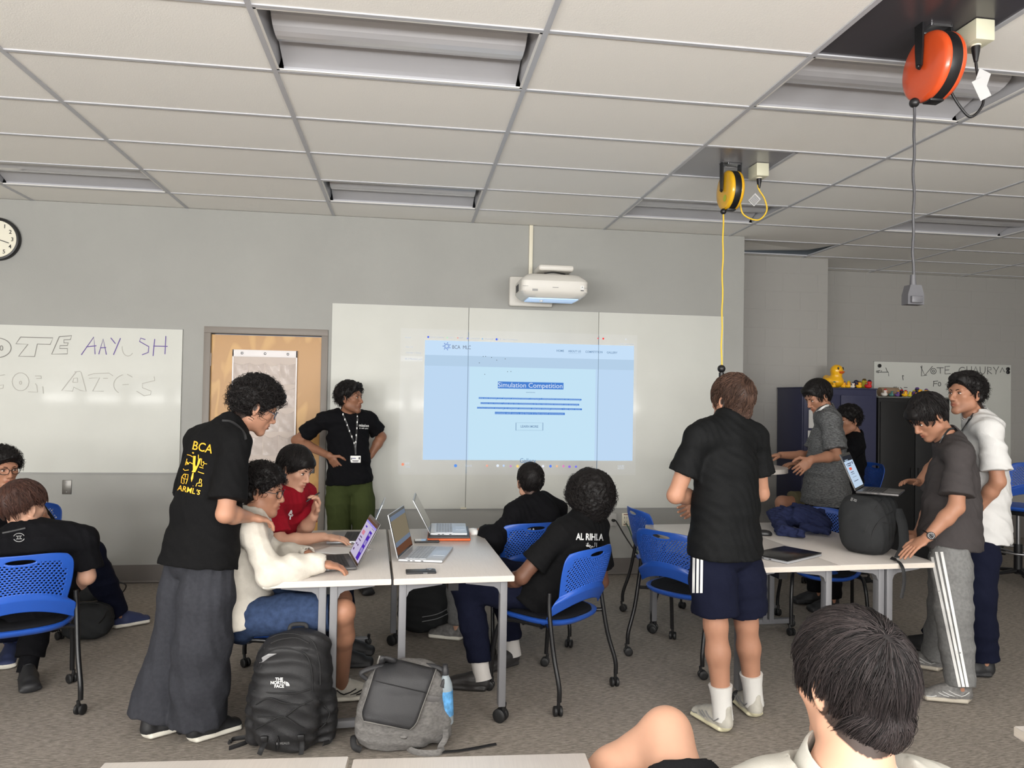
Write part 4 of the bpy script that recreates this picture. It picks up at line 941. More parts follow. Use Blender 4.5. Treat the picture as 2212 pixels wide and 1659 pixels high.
# ================================================================ lockers and ducks
m_navy = mat('navy_locker', (52, 54, 80), .45); m_bcab = mat('black_cabinet', (9, 9, 11), .6)
t = thing('storage_locker', 'tall navy metal locker with a big yellow duck on top', 'locker', (4.335, 7.155, 0))
c = MB(); c.box((0, 0, .875), (.81, .50, 1.75), .004); part('body', c, m_navy, t)
for s in (-1, 1):
    d = MB(); d.box((s*.2, -.256, .87), (.385, .016, 1.64), .004); dd = part('door', d, m_navy, t); h = MB(); h.box((s*.05, -.272, .95), (.018, .018, .12), .003); part('handle', h, m_steel, dd)
c = MB(); c.box((0, -.003, 1.757), (.82, .512, .014), .003); part('top_lip', c, m_navy, t)
t = thing('storage_cabinet', 'black cabinet right of the navy locker, small toy ducks on top', 'cabinet', (5.16, 7.155, 0))
c = MB(); c.box((0, 0, .835), (.80, .50, 1.67), .004); part('body', c, m_bcab, t)
for s in (-1, 1):
    d = MB(); d.box((s*.195, -.256, .84), (.375, .016, 1.58), .003); dd = part('door', d, m_bcab, t); h = MB(); h.box((s*.04, -.27, .9), (.014, .016, .12), .003); part('handle', h, m_bcab, dd)
c = MB(); c.box((0, 0, 1.678), (.81, .51, .014), .002); part('top_panel', c, mat('cabinet_top', (96, 98, 92), .5), t)
for (u, v, u2, v2, lab) in ((1747, 885, 1766, 925, 'white paper sheet taped to the navy locker, upper one'), (1745, 930, 1762, 968, 'white paper sheet taped to the navy locker, lower one')):
    a, b_ = J(u, v, 6.88), J(u2, v2, 6.88); c = MB(); c.box(((a.x+b_.x)/2, 6.879, (a.z+b_.z)/2), (b_.x-a.x, .001, a.z-b_.z)); single('posted_sheet', c, MATS['paper'], lab, 'paper')
m_duck = mat('duck_yellow', (240, 180, 24), .35, coat=.3); m_beak = mat('duck_orange', (214, 96, 26), .4); m_eye = mat('duck_eye', (12, 12, 14), .2)
def duck(label, loc, s, rz, body=m_duck, hat=None, group=None, beak=m_beak):
    """s: height"""
    t = thing('toy_duck', label, 'toy duck', loc, rz, group)
    h = s/22; fld = F((-.62*s, -.62*s, -.02*s), (.62*s, .62*s, 1.05*s), h)
    fld.ell((0, .05*s, .25*s), (.36*s, .44*s, .26*s), k=.05*s); fld.ell((0, .40*s, .42*s), (.16*s, .14*s, .12*s), k=.12*s); fld.seg((0, -.1*s, .45*s), (0, -.12*s, .58*s), .22*s, .2*s, k=.08*s)
    fld.ell((0, -.12*s, .70*s), (.255*s, .25*s, .25*s), k=.06*s)
    for q in (-1, 1): fld.ell((q*.33*s, .12*s, .30*s), (.07*s, .24*s, .13*s), k=.04*s)
    fld.cut((0, 0, -1), (0, 0, .004*s)); Vt, Fq = fld.mesh(); link('body', np_mesh('body', Vt, Fq, body), t)
    b = MB(); b.ell((0, -.385*s, .645*s), (.135*s, .10*s, .035*s), None, 8); b.ell((0, -.37*s, .60*s), (.10*s, .08*s, .028*s), None, 8); part('beak', b, beak, t, 80)
    for q in (-1, 1):
        e = MB(); e.ell((q*.125*s, -.325*s, .79*s), (.043*s, .03*s, .055*s), None, 8); e_ = part('eye', e, m_eye, t, 80)
        if s > .15: w_ = MB(); w_.ell((q*.135*s, -.352*s, .805*s), (.012*s, .006*s, .016*s), None, 6); part('glint', w_, m_white, e_, 80)
    if hat is not None: b = MB(); b.lathe([(.24*s, .86*s), (.2*s, .9*s), (.15*s, 1.02*s), (.0001, 1.05*s)], 14, Matrix.Translation((0, -.12*s, 0))); part('hat', b, hat, t, 60)
    return t
p = J(1795, 836, 7.1)
duck('giant yellow rubber duck on the navy locker', (4.395, 7.10, 1.764), .255, .25)
cols = dict(y=m_duck, t=mat('duck_teal', (70, 120, 116), .4), w=mat('duck_white', (220, 214, 206), .4), k=mat('duck_navy', (34, 34, 60), .4), r=mat('duck_red', (196, 40, 44), .4), v=mat('duck_violet', (96, 70, 130), .4), l=mat('duck_lime', (196, 186, 50), .4), n=mat('duck_brown', (90, 70, 40), .4))
for u, y, s, c_, h_, lab in [(1801, 6.98, .062, 'y', 't', 'small toy duck with a teal cap in front of the giant duck'), (1822, 7.05, .068, 'y', 'v', 'small yellow toy duck with a violet cap just right of the giant duck'), (1832, 7.02, .072, 'y', 'l', 'small yellow toy duck second to the right of the giant duck'), (1842, 7.0, .06, 'w', 'k', 'small white toy duck with a navy cap on the locker'),
                             (1847.5, 7.16, .095, 'k', None, 'taller dark navy toy duck on the locker'), (1856, 7.0, .07, 'y', 'n', 'small yellow toy duck with a brown cap on the locker'), (1865, 7.14, .10, 'l', 'n', 'lime toy duck with a brown cap rising behind its neighbours on the locker'), (1876.5, 7.0, .085, 'r', 'k', 'red toy duck with a dark cap at the right end of the locker')]:
    z = 1.765; q = J(u, 830, y); duck(lab, (q.x, y, z), s, .25, cols[c_], cols[h_] if h_ else None, 'small toy ducks in a row')
for u, y, s, c_, h_, lab in [(1911, 6.98, .075, 'w', 'r', 'white toy duck with a red cap in front of the cardboard tube'), (1926, 6.98, .06, 't', None, 'teal toy duck beside the cardboard tube'), (1939, 6.98, .06, 'v', 'y', 'violet toy duck with a yellow cap on the black cabinet'), (1946, 7.1, .075, 'k', 'r', 'navy toy duck with a red cap on the black cabinet'), (1955, 6.98, .066, 'y', 'r', 'yellow toy duck with a red cap on the black cabinet'), (1965, 6.98, .06, 'l', None, 'lime toy duck on the black cabinet'),
                             (1973, 7.1, .07, 'v', 'l', 'violet toy duck with a lime cap on the black cabinet'), (1986, 7.0, .085, 'y', None, 'plump plain yellow toy duck on the black cabinet'), (1979, 7.15, .1, 'k', 'v', 'dark toy duck with a violet cap behind the plump yellow duck'), (1999, 7.02, .085, 'y', 'v', 'yellow toy duck with a violet cap at the far end, next to the standing students')]:
    q = J(u, 850, y); duck(lab, (q.x, y, 1.686), s, .25, cols[c_], cols[h_] if h_ else None, 'small toy ducks in a row')
a = J(1900, 850, 7.2); b_ = J(1938, 851, 7.2); c = MB(); c.tube([(a.x, 7.2, 1.735), (b_.x, 7.2, 1.735)], .048, 20); single('cardboard_tube', c, mat('cardboard', (150, 128, 104), .8), 'brown cardboard tube lying on the black cabinet behind the small ducks', 'tube')
# ================================================================ people: builders
def nz(v): v = Vector(v); return v/max(v.length, 1e-9)
def lerp(a, b, t): return Vector(a)*(1-t)+Vector(b)*t
def skin_mat(name, c, hairc, lip=None):
    m = mat(name, c, .5, .35, sss=.06); nt, b, N, L = nodes(m)
    base = None; col = lin(c)+(1,)
    n = N('ShaderNodeTexNoise'); n.inputs['Scale'].default_value = 14; n.inputs['Detail'].default_value = 3
    tcn = N('ShaderNodeTexCoord'); L(tcn.outputs['Object'], n.inputs['Vector'])
    mx0 = N('ShaderNodeMix'); mx0.data_type = 'RGBA'; mx0.inputs[6].default_value = tuple(x*.9 for x in col[:3])+(1,); mx0.inputs[7].default_value = tuple(min(1, x*1.08) for x in col[:3])+(1,); L(n.outputs[0], mx0.inputs[0])
    cur = mx0.outputs[2]
    for at, cc in (('tint', lip or (c[0]*.82, c[1]*.58, c[2]*.60)), ('scalp', hairc)):
        a = N('ShaderNodeAttribute'); a.attribute_name = at; mx = N('ShaderNodeMix'); mx.data_type = 'RGBA'
        L(a.outputs['Fac'], mx.inputs[0]); L(cur, mx.inputs[6]); mx.inputs[7].default_value = lin(cc)+(1,); cur = mx.outputs[2]
    L(cur, b.inputs['Base Color']); return m
def hair_mat(name, c, c2=None):
    m = mat(name, c, .55, .22); nt, b, N, L = nodes(m); a = N('ShaderNodeAttribute'); a.attribute_name = 'rnd'
    mx = N('ShaderNodeMix'); mx.data_type = 'RGBA'; mx.inputs[6].default_value = lin(c)+(1,); mx.inputs[7].default_value = lin(c2 or tuple(x*1.9+6 for x in c))+(1,)
    L(a.outputs['Fac'], mx.inputs[0]); L(mx.outputs[2], b.inputs['Base Color']); return m
def cloth(name, c, **k): return mat(name, c, k.pop('rough', .9), .12, bump=k.pop('bump', (300, .2)), sheen=k.pop('sheen', 0), **k)
m_sclera = mat('eye_white', (226, 220, 214), .25); m_iris = mat('eye_iris', (34, 22, 16), .2); m_sole = mat('shoe_sole', (216, 212, 200), .6)
m_soled = mat('dark_sole', (34, 34, 36), .6)
def hand(f, w, d, n, t, curl=.5, sc=1., spread=1., thumb=(.55, .75, .25)):
    w, d, n, t = Vector(w), nz(d), nz(n), nz(t)
    f.seg(w-d*.015, w+d*.05*sc, .026*sc, .038*sc, .019*sc, .0165*sc, t, k=.012); f.seg(w+d*.045*sc, w+d*.088*sc, .039*sc, .038*sc, .0165*sc, .0125*sc, t, k=.010)
    for o, L_, r, da in ((.029, .070, .0088, .10), (.010, .078, .0090, .03), (-.010, .072, .0086, -.04), (-.028, .056, .0078, -.12)):
        b = w+d*(.088-.10*abs(o)*.6)*sc+t*o*sc; dd = nz(d+t*da*spread); a = 0; pts = [b-dd*.02, b]; p = b
        for fr, ca in ((.46, .55), (.30, .75), (.24, .55)):
            a += curl*ca*(1.0+.25*(-o/.03)*.3); v = dd*math.cos(a)+n*math.sin(a); p = p+v*L_*fr*sc; pts.append(p)
        f.chain(pts, [r*1.05*sc, r*sc, r*.95*sc, r*.86*sc, r*.74*sc], k=.0035)
    b = w+d*.022*sc+t*.024*sc+n*.004; v0 = nz(d*thumb[0]+t*thumb[1]+n*thumb[2]); v1 = nz(d*.85+t*.30+n*(.15+.3*curl)); v2 = nz(d*.95+t*.05+n*(.2+.5*curl))
    p1 = b+v0*.046*sc; p2 = p1+v1*.034*sc; p3 = p2+v2*.026*sc
    f.chain([b, p1, p2, p3], [.0145*sc, .0115*sc, .0102*sc, .0082*sc], k=.006)
def head_sdf(f, c, R, U, FW, s, jaw=1., ears=True, face=True, nose=1.):
    M = np.array([[R.x, FW.x, U.x], [R.y, FW.y, U.y], [R.z, FW.z, U.z]])
    def p(x, y, z): return Vector(c)+(R*x+FW*y+U*z)*s
    f.ell(p(0, -.012, .040), (.0755*s, .096*s, .088*s), M, k=.01)
    f.ell(p(0, .030, -.025), (.062*s*jaw, .062*s, .082*s), M, k=.03*s)
    for q in (-1, 1):
        f.seg(p(q*.050*jaw, .005, -.062), p(q*.012, .072, -.100), .016*s, .015*s, k=.03*s)
        f.ell(p(q*.040, .060, -.012), (.020*s, .018*s, .016*s), M, k=.025*s)
    f.ell(p(0, .074, -.100), (.018*s, .014*s, .014*s), M, k=.02*s)
    f.seg(p(-.040, .074, .030), p(.040, .074, .030), .013*s, k=.018*s)
    if face:
        for q in (-1, 1): f.ell(p(q*.032, .098, .006), (.017*s, .016*s, .012*s), M, k=.014*s, op='sub')
        for q in (-1, 1): f.ell(p(q*.032, .074, .006), (.0155*s, .012*s, .011*s), M, k=.006*s)
        f.seg(p(0, .088, .014), p(0, .1085*nose, -.026), .0070*s, .0105*s, k=.010*s)
        f.ell(p(0, .106*nose, -.031), (.0115*s, .011*s, .0095*s), M, k=.008*s)
        for q in (-1, 1): f.ell(p(q*.0125, .096, -.034), (.0085*s, .010*s, .008*s), M, k=.006*s)
        f.ell(p(0, .086, -.060), (.026*s, .012*s, .018*s), M, k=.014*s)
        for q in (-1, 1):
            f.seg(p(0, .0975, -.0575), p(q*.022, .086, -.0605), .0058*s, .003*s, k=.004*s); f.seg(p(0, .0965, -.0685), p(q*.020, .086, -.0655), .0068*s, .0035*s, k=.004*s)
        f.seg(p(-.024, .1015, -.0628), p(.024, .1015, -.0628), .0038*s, k=.003*s, op='sub')
    if ears:
        for q in (-1, 1):
            e = p(q*.0785, -.008, -.004); Me = np.array((Matrix(((R.x, FW.x, U.x), (R.y, FW.y, U.y), (R.z, FW.z, U.z))) @ Matrix.Rotation(q*-.35, 3, 'Z')))
            f.ell(e, (.0085*s, .0185*s, .031*s), Me, k=.006*s); f.ell(e+(R*q*.0085+FW*.002+U*.003)*s, (.006*s, .011*s, .019*s), Me, k=.004*s, op='sub')
            f.ell(p(q*.074, -.002, -.030), (.008*s, .009*s, .010*s), M, k=.006*s)
    return p, M
def hairline(y, slope, c0): return slope*y+c0
def make_strands(c, R, FW, U, s, n, L, kind, vol, slope, c0, rad=.0012, seed=1, whorl=(0, -.45, .9), grav=.25, lift=.35, curl=.012, npts=9, sideburn=True, fringe=0., Lvar=.4, flow=None, nape=0., clump=.6):
    rs = np.random.RandomState(seed); B = np.stack([np.array(R), np.array(FW), np.array(U)], 1)
    g = rs.normal(size=(n*3, 3)); g /= np.linalg.norm(g, axis=1)[:, None]
    rad3 = np.array([.0755, .096, .088])+vol*.6; cen = np.array([0, -.012, .040]); P = cen+g*rad3
    ok = P[:, 2] > slope*P[:, 1]+c0
    ok &= ~((np.abs(P[:, 1]+.008) < .024) & (np.abs(P[:, 2]+.004) < .032) & (np.abs(P[:, 0]) > .05))
    P = P[ok][:n]; g = g[ok][:n]; nr = g/rad3
    if nape:                         # the hair low on the neck
        gn = rs.normal(size=(n, 3)); gn /= np.linalg.norm(gn, axis=1)[:, None]; rn_ = np.array([.064, .046, .058]); gn[:, 1] = -np.abs(gn[:, 1]); Pn = np.array([0, -.057, -.040])+gn*rn_
        kp = (gn[:, 2] < .3) & (Pn[:, 2] > slope*Pn[:, 1]+c0); P = np.concatenate([P, Pn[kp]]); g = np.concatenate([g, gn[kp]]); nr = np.concatenate([nr, gn[kp]/rn_])
    m = len(P); nr = nr/np.linalg.norm(nr, axis=1)[:, None]
    wd = np.array(whorl)/np.linalg.norm(whorl); t = g-wd
    if flow is not None: t = t*.4+np.array(flow)
    t = t-nr*(t*nr).sum(1)[:, None]; t /= np.maximum(np.linalg.norm(t, axis=1)[:, None], 1e-3)
    ln = L*(1-Lvar*rs.rand(m))*(1-.6*np.clip((-.01-P[:, 2])/.08, 0, 1))
    pts = np.zeros((m, npts, 3)); q = P.copy(); up = np.array([0, 0, 1.]); v = nr*lift+t+rs.normal(size=(m, 3))*.18
    if kind == 'curly':
        ax = nr*.75+t*.35+rs.normal(size=(m, 3))*.45; ax /= np.linalg.norm(ax, axis=1)[:, None]; ax = ax-up*grav*.6
        e1 = np.cross(ax, rs.normal(size=(m, 3))); e1 /= np.linalg.norm(e1, axis=1)[:, None]; e2 = np.cross(ax, e1); ph = rs.rand(m)*6.28; tw = rs.choice([-1, 1], m)*(5+4*rs.rand(m))
        for i in range(npts):
            u_ = i/(npts-1); a = ph+tw*u_; cr = curl*(.3+.7*u_)
            pts[:, i] = P+ax*(ln*u_*.75)[:, None]+(e1*np.cos(a)[:, None]+e2*np.sin(a)[:, None])*cr-up*(grav*ln*u_*u_*.5)[:, None]
    else:
        for i in range(npts):
            pts[:, i] = q
            v = v/np.linalg.norm(v, axis=1)[:, None]; q = q+v*(ln/(npts-1))[:, None]
            w = (q-cen)/(rad3+vol*.25+.003); k = np.linalg.norm(w, axis=1); ins = k < 1
            q[ins] = cen+(w/k[:, None])[ins]*(rad3+vol*.25+.003)
            if nape:
                cn_ = np.array([0, -.057, -.040]); rp = np.array([.064, .047, .058]); w = (q-cn_)/rp; k = np.linalg.norm(w, axis=1); ins = k < 1; q[ins] = cn_+(w/np.maximum(k, .2)[:, None])[ins]*rp
            nn = (q-cen)/rad3**2; nn /= np.linalg.norm(nn, axis=1)[:, None]
            v = v-nn*(v*nn).sum(1)[:, None]*.35+t*.12-up*grav+rs.normal(size=(m, 3))*.05*(1+curl*30)
    if kind != 'curly' and clump > 0:
        gi = rs.choice(m, max(8, m//26), replace=False); d2 = ((P[:, None, :]-P[None, gi, :])**2).sum(2); gd = gi[d2.argmin(1)]
        u_ = (np.linspace(0, 1, npts)**1.3*clump)[None, :, None]; pts = pts*(1-u_)+pts[gd]*u_+ (pts-pts[gd])*0
    W = np.array(c)+(pts.reshape(-1, 3)*s) @ B.T; W = W.reshape(m, npts, 3)
    d = np.gradient(W, axis=1); d /= np.maximum(np.linalg.norm(d, axis=2)[..., None], 1e-6)
    e1 = np.cross(d, np.array([.31, .2, .93])); e1 /= np.maximum(np.linalg.norm(e1, axis=2)[..., None], 1e-5); e2 = np.cross(d, e1)
    tp = rad*(1-.75*(np.linspace(0, 1, npts)**1.5))[None, :, None]
    rings = np.stack([W+(e1*math.cos(a)+e2*math.sin(a))*tp for a in (0, 2.094, 4.189)], 2)
    Vt = rings.reshape(-1, 3); base = (np.arange(m)*npts*3)[:, None, None]+(np.arange(npts-1)*3)[None, :, None]
    j = np.arange(3); Fq = np.stack([base+j, base+(j+1) % 3, base+3+(j+1) % 3, base+3+j], -1).reshape(-1, 4)
    return Vt, Fq, np.repeat(rs.rand(m), npts*3)
def put(name, Vt, Fq, m, parent, base, attr=None, mi=None, label=None):
    o = link(name, np_mesh(name, np.asarray(Vt)-np.array(base), Fq, m, True, attr, mi), parent)
    if label: o['label'] = label
    return o
m_lace = mat('shoe_lace', (205, 203, 196), .8); m_laced = mat('dark_lace', (50, 50, 52), .8)
def shoe(par, base, an, toe, up_m, sole_m, L=.285, name='shoe', lab=None, clog=False, hi=.085, accent=None):
    """an: ankle joint; toe: direction of the toes"""
    t = Vector((toe[0], toe[1], toe[2] if len(toe) > 2 else 0)); t.normalize(); up = Vector((0, 0, 1)); r = t.cross(up).normalized(); up = r.cross(t)
    h = Vector(an)-up*hi-t*.055                       # heel on the sole plane
    f = F(tuple(min(h[i], (h+t*L)[i])-.09 for i in range(2))+(min(h.z, (h+t*L).z)-.06,), tuple(max(h[i], (h+t*L)[i])+.09 for i in range(2))+(max(h.z, (h+t*L).z)+.17,), .005)
    w = 1. if clog else 1.13
    P = lambda x, z, y=0: h+t*x+up*z+r*y
    f.seg(P(.04, .045), P(.11, .042), .033*w, .037*w, .042, .040, r, k=.02); f.seg(P(.11, .042), P(L-.055, .030), .037*w, .042*w, .040, .026, r, k=.03)
    if not clog: f.seg(P(.036, .05), P(.042, .112), .033, .033, k=.02); f.seg(P(.06, .098), P(.18, .055), .031, .027, .028, .024, r, k=.02); f.seg(P(.025, .05), P(.02, .12), .020, .016, k=.012)
    else: f.seg(P(.09, .07), P(.20, .045), .034, .03, .026, .02, r, k=.03)
    sz = .016 if clog else .019
    f.seg(P(.040, sz), P(.12, sz), .041*w, .043*w, .018, .018, r, k=.003); f.seg(P(.12, sz), P(L-.05, sz), .043*w, .048*w, .018, .017, r, k=.003)
    f.cut(-up, P(0, .001)); f.seg(P(.052, .100), P(.060, .17), .030, .034, k=.006, op='sub')
    if clog: f.fold(.0016, tuple(up), .014)
    Vt, Fq = f.mesh(); z = (Vt-np.array(h)) @ np.array(up); x = (Vt-np.array(h)) @ np.array(t); fz = z[Fq].mean(1)
    o = put(name, Vt, Fq, [up_m, sole_m], par, base, None, (fz < .0325).astype(int), lab)
    if not clog:
        lc = MB()
        for i in range(5):
            x0 = .098+i*.020; zz = .113-.0115*i-.002*max(0, i-2)
            lc.tube([P(x0, zz-.014, -.022)-base, P(x0+.003, zz-.002, -.008)-base, P(x0+.003, zz-.002, .008)-base, P(x0, zz-.014, .022)-base], .003, 6)
        part('laces', lc, m_lace if sum(up_m.node_tree.nodes['Principled BSDF'].inputs['Base Color'].default_value[:3]) > .9 else m_laced, o, 60)
        cl = MB(); cl.tube([P(.055+.038*math.cos(a), .108-.004*math.cos(a), .035*math.sin(a))-base for a in np.linspace(0, 2*math.pi, 21)[:-1]], .0075, 8, True); part('collar', cl, up_m, o, 60)
    if not clog and accent is not None:
        for q in (-1, 1):
            ac = MB()
            for x0, z0, x1, z1 in ((.03, .075, .07, .05), (.07, .05, .13, .075), (.10, .045, .16, .068), (.13, .042, .18, .06), (.19, .04, .24, .036)):
                ac.tube([P(x0, z0, q*.0405*w)-base, P((x0+x1)/2, (z0+z1)/2-.004, q*.043*w)-base, P(x1, z1-.003, q*.038*w)-base], .0032, 5)
            part('side_trim', ac, accent, o, 60)
    return o
def onto(bvh, u, v, off=.003):
    d = ray(u, v).normalized(); hit = bvh.ray_cast(CP, d)
    return (hit[0]-d*off) if hit[0] is not None else None
def decal(name, mb, u0, v0, sc_, rot, bvh, m, parent, base, shear=0., off=.0055, sx=1., label=None):
    """lay a flat print (units -> sc_ photo pixels) onto a garment's surface"""
    c_, s_ = math.cos(rot), math.sin(rot); out = []; last = None
    for x, y, z in mb.v:
        x = x*sx+shear*y; a, b = x*c_-y*s_, x*s_+y*c_; h = onto(bvh, u0+a*sc_, v0-b*sc_, off)
        if h is None: h = last or J(u0, v0, 4)
        last = h; out.append(h)
    k = MB(); k.add([p-Vector(base) for p in out], mb.f); return part(name, k, m, parent, None, label)
def strap(name, pts, bvh, w_, m, parent, base, off=.006, th=.002, extra=(), n=6):
    P = []
    for q in pts:
        if len(q) == 3: P.append(Vector(q) if isinstance(q, Vector) else J(*q)); continue
        h = onto(bvh, q[0], q[1], off)
        if h is not None: P.append(h)
    k = MB(); k.tube([p-Vector(base) for p in spline(P, n)], w_, 6, False, th/w_, True, tuple(CF)); return part(name, k, m, parent, 60)
def person(label, hd, hf, nk, sh, el, wr, hip, kn, an, hands, skin, hairm, hair, shirt, legs, toes=None, shoes=None, socks=None, tilt=(0, 0, 1), hs=1., face=True, jaw=1., bow=(0, 0, 0), build=1., group=None, glasses=None, arm=1., extra_skin=None, eyes=True, beard=0, brow=True, nose=1., cat='person', hfine=.0036):
    hd, nk = Vector(hd), Vector(nk); sh = [Vector(q) for q in sh]; el = [Vector(q) for q in el]; wr = [Vector(q) for q in wr]; hip = [Vector(q) for q in hip]; kn = [Vector(q) for q in kn]; an = [Vector(q) for q in an]
    FW = nz(hf); U = nz(Vector(tilt)-FW*Vector(tilt).dot(FW)); R = FW.cross(U)
    allp = [hd+V(0, 0, .19), hd, nk]+sh+el+wr+hip+kn+an; hp = []
    for i in (0, 1):
        if hands[i] is not None: e = wr[i]+nz(hands[i][0])*.2; allp.append(e); hp.append((np.minimum(wr[i]-V(.05, .05, .05), e-V(.05, .05, .05)), np.maximum(wr[i]+V(.05, .05, .05), e+V(.05, .05, .05))))
    A = np.array([list(p) for p in allp]); lo, hi = A.min(0)-.17, A.max(0)+.13; lo[2] = max(lo[2], -.01)
    fine = [(np.array(hd)-.17, np.array(hd)+.17)]+[(np.array(a), np.array(b)) for a, b in hp]
    base = Vector(((an[0].x+an[1].x)/2, (an[0].y+an[1].y)/2, max(0, min(an[0].z, an[1].z)-.085) if an[0].z < .5 else 0))
    pel = (hip[0]+hip[1])/2; spc = (sh[0]+sh[1])/2; bw = Vector(bow); hax = nz(hip[1]-hip[0]); sax = nz(sh[1]-sh[0]); mid = nz(hax+sax)
    wst = lerp(pel, spc, .36)+bw*.8; chs = lerp(pel, spc, .72)+bw
    b = build
    def torso(f, o, o2=None, k=.03):
        o2 = o if o2 is None else o2
        f.seg(pel, wst, .155*b+o2, .142*b+o2, .112*b+o2, .105*b+o2, hax, k=k); f.seg(wst, chs, .142*b+o2, .158*b+o, .105*b+o2, .112*b+o, mid, k=k)
        f.seg(chs, lerp(chs, spc, .8), .158*b+o, .135*b+o, .112*b+o, .078*b+o, sax, k=k)
        f.seg(spc+(nk-spc)*.1-(sh[1]-sh[0])*.33, spc+(nk-spc)*.1+(sh[1]-sh[0])*.33, .060*b+o, k=.04); f.seg(spc, nk, .075*b+o, .052*b+o, k=.05)
        for i in (0, 1): f.seg(lerp(spc, sh[i], .45), sh[i]-V(0, 0, .005), .06*b+o, .052*b+o, k=.04); f.seg(nk, sh[i], .045*b+o, .042*b+o, k=.05)
    # ---- the body, one skin
    f = F(lo, hi, .0095, fine, hfine)
    torso(f, -.012)
    ntop = hd+U*-.045*hs-FW*.018*hs
    f.seg(nk-V(0, 0, .03), ntop, .054*b, .052*hs, k=.03); f.seg(nk, ntop+U*.03, .050*b, .05*hs, k=.02)
    for i in (0, 1):
        m = lerp(el[i], wr[i], .35)
        f.seg(sh[i], lerp(sh[i], el[i], .45), .046*arm, .045*arm, k=.03); f.seg(lerp(sh[i], el[i], .45), el[i], .045*arm, .0385*arm, k=.02)
        f.seg(el[i], m, .0395*arm, .040*arm, k=.02); f.seg(m, wr[i], .040*arm, .0265*arm, k=.02)
        c = lerp(kn[i], an[i], .32); f.seg(hip[i], kn[i], .080*b, .056*b, k=.03); f.seg(kn[i], c, .053*b, .056*b, k=.03); f.seg(c, an[i], .056*b, .036, k=.03)
        if toes is not None:
            tv = Vector(toes[i]) if len(toes[i]) > 2 else V(toes[i][0], toes[i][1], 0); f.seg(an[i]-V(0, 0, .03), an[i]-V(0, 0, .045)+nz(tv)*.12, .03, .026, k=.02)
        if hands[i] is not None: hand(f, wr[i], *hands[i])
    if extra_skin: extra_skin(f)
    p, M3 = head_sdf(f, hd, R, U, FW, hs, jaw, True, face, nose)
    Vt, Fq = f.mesh(); Vt = relax(Vt, Fq, 1, .4)
    loc = (Vt-np.array(hd)) @ M3/hs
    tint = np.exp(-(((loc[:, 0]/.024)**2+((loc[:, 2]+.0635)/.0105)**2+((loc[:, 1]-.094)/.016)**2))**2*1.0)*(1 if face else 0)*.8
    slope, c0 = hair.get('slope', 1.), hair.get('c0', -.028)
    inh = (loc[:, 2] > slope*loc[:, 1]+c0+.008) & (np.abs(loc[:, 0]) < .083) & (loc[:, 1] > -.13) & (loc[:, 2] > -.1) & (loc[:, 2] < .16)
    scalp = inh.astype(float)*.95
    if beard: scalp = np.maximum(scalp, beard*np.exp(-((loc[:, 0]/.07)**4+((loc[:, 2]+.085)/.035)**4+((loc[:, 1]-.04)/.07)**4))*(tint < .3))
    o = tag(link('person', np_mesh('person', Vt-np.array(base), Fq, skin, True, dict(tint=tint, scalp=scalp)), None, base), label, cat, group)
    # ---- eyes and brows
    def pl(q): return p(*q)-base
    if face and eyes:
        for q in (-1, 1):
            e = MB(); e.ell((0, 0, 0), (.0128*hs, .0070*hs, .0042*hs), Matrix(((R.x, FW.x, U.x), (R.y, FW.y, U.y), (R.z, FW.z, U.z))), 8); e.v = [tuple(Vector(x)+pl((q*.032, .0815, .006))) for x in e.v]; eo = part('eye', e, m_sclera, o, 80)
            e = MB(); e.ell((0, 0, 0), (.0056*hs, .003*hs, .0044*hs), Matrix(((R.x, FW.x, U.x), (R.y, FW.y, U.y), (R.z, FW.z, U.z))), 8); e.v = [tuple(Vector(x)+pl((q*.032, .0872, .006))) for x in e.v]; part('iris', e, m_iris, eo, 80)
            e = MB(); e.tube([pl((q*.046, .0765, .0095)), pl((q*.04, .0845, .0132)), pl((q*.032, .0875, .0142)), pl((q*.022, .0865, .0115))], [.001*hs, .0022*hs, .0024*hs, .0012*hs], 6); part('eyelid', e, hairm, o, 80)
            if brow: e = MB(); e.tube([pl((q*.014, .0915, .0245)), pl((q*.026, .0905, .0295)), pl((q*.040, .0825, .030)), pl((q*.052, .067, .025))], [.0036*hs, .0042*hs, .0036*hs, .0014*hs], 6, False, .6); part('eyebrow', e, hairm, o, 80)
    if glasses:
        g = MB(); y = .103
        for q in (-1, 1):
            ring = [pl((q*.033+.0255*math.copysign(abs(math.cos(a))**.7, math.cos(a)), y-.012*abs(math.cos(a))*(q*math.cos(a) > 0), .003+.0195*math.copysign(abs(math.sin(a))**.8, math.sin(a)))) for a in np.linspace(0, 2*math.pi, 25)[:-1]]
            g.tube(ring, .0019, 6, True)
            g.tube([pl((q*.058, y-.010, .010)), pl((q*.074, .07, .011)), pl((q*.079, .0, .012)), pl((q*.079, -.02, .002))], .0019, 6)
        g.tube([pl((-.009, y+.001, .006)), pl((0, y+.003, .009)), pl((.009, y+.001, .006))], .0017, 6); part('glasses', g, glasses, o, 60)
    # ---- hair
    hv = hair.get('vol', .018); ff = F(np.array(hd)-.24, np.array(hd)+.24, .0055)
    ff.ell(p(0, -.012, .040), ((.0755+hv*hair.get('side', .75))*hs, (.096+hv)*hs, (.088+hv)*hs), M3, k=0)
    if hair.get('nape'): ff.ell(p(0, -.055, -.045), (.055*hs, .040*hs, .05*hs), M3, k=.03)
    for l in hair.get('lumps', ()): ff.ell(p(*l[:3]), tuple(x*hs for x in l[3:6]), M3, k=.02)
    if hair['kind'] == 'curly': ff.wrinkle(.007, 75, hair.get('seed', 1)); ff.wrinkle(.004, 150, hair.get('seed', 1)+5)
    else: ff.wrinkle(.0025, 60, hair.get('seed', 1))
    nrm = U*1-FW*slope; ff.cut(-nrm, p(0, 0, c0))
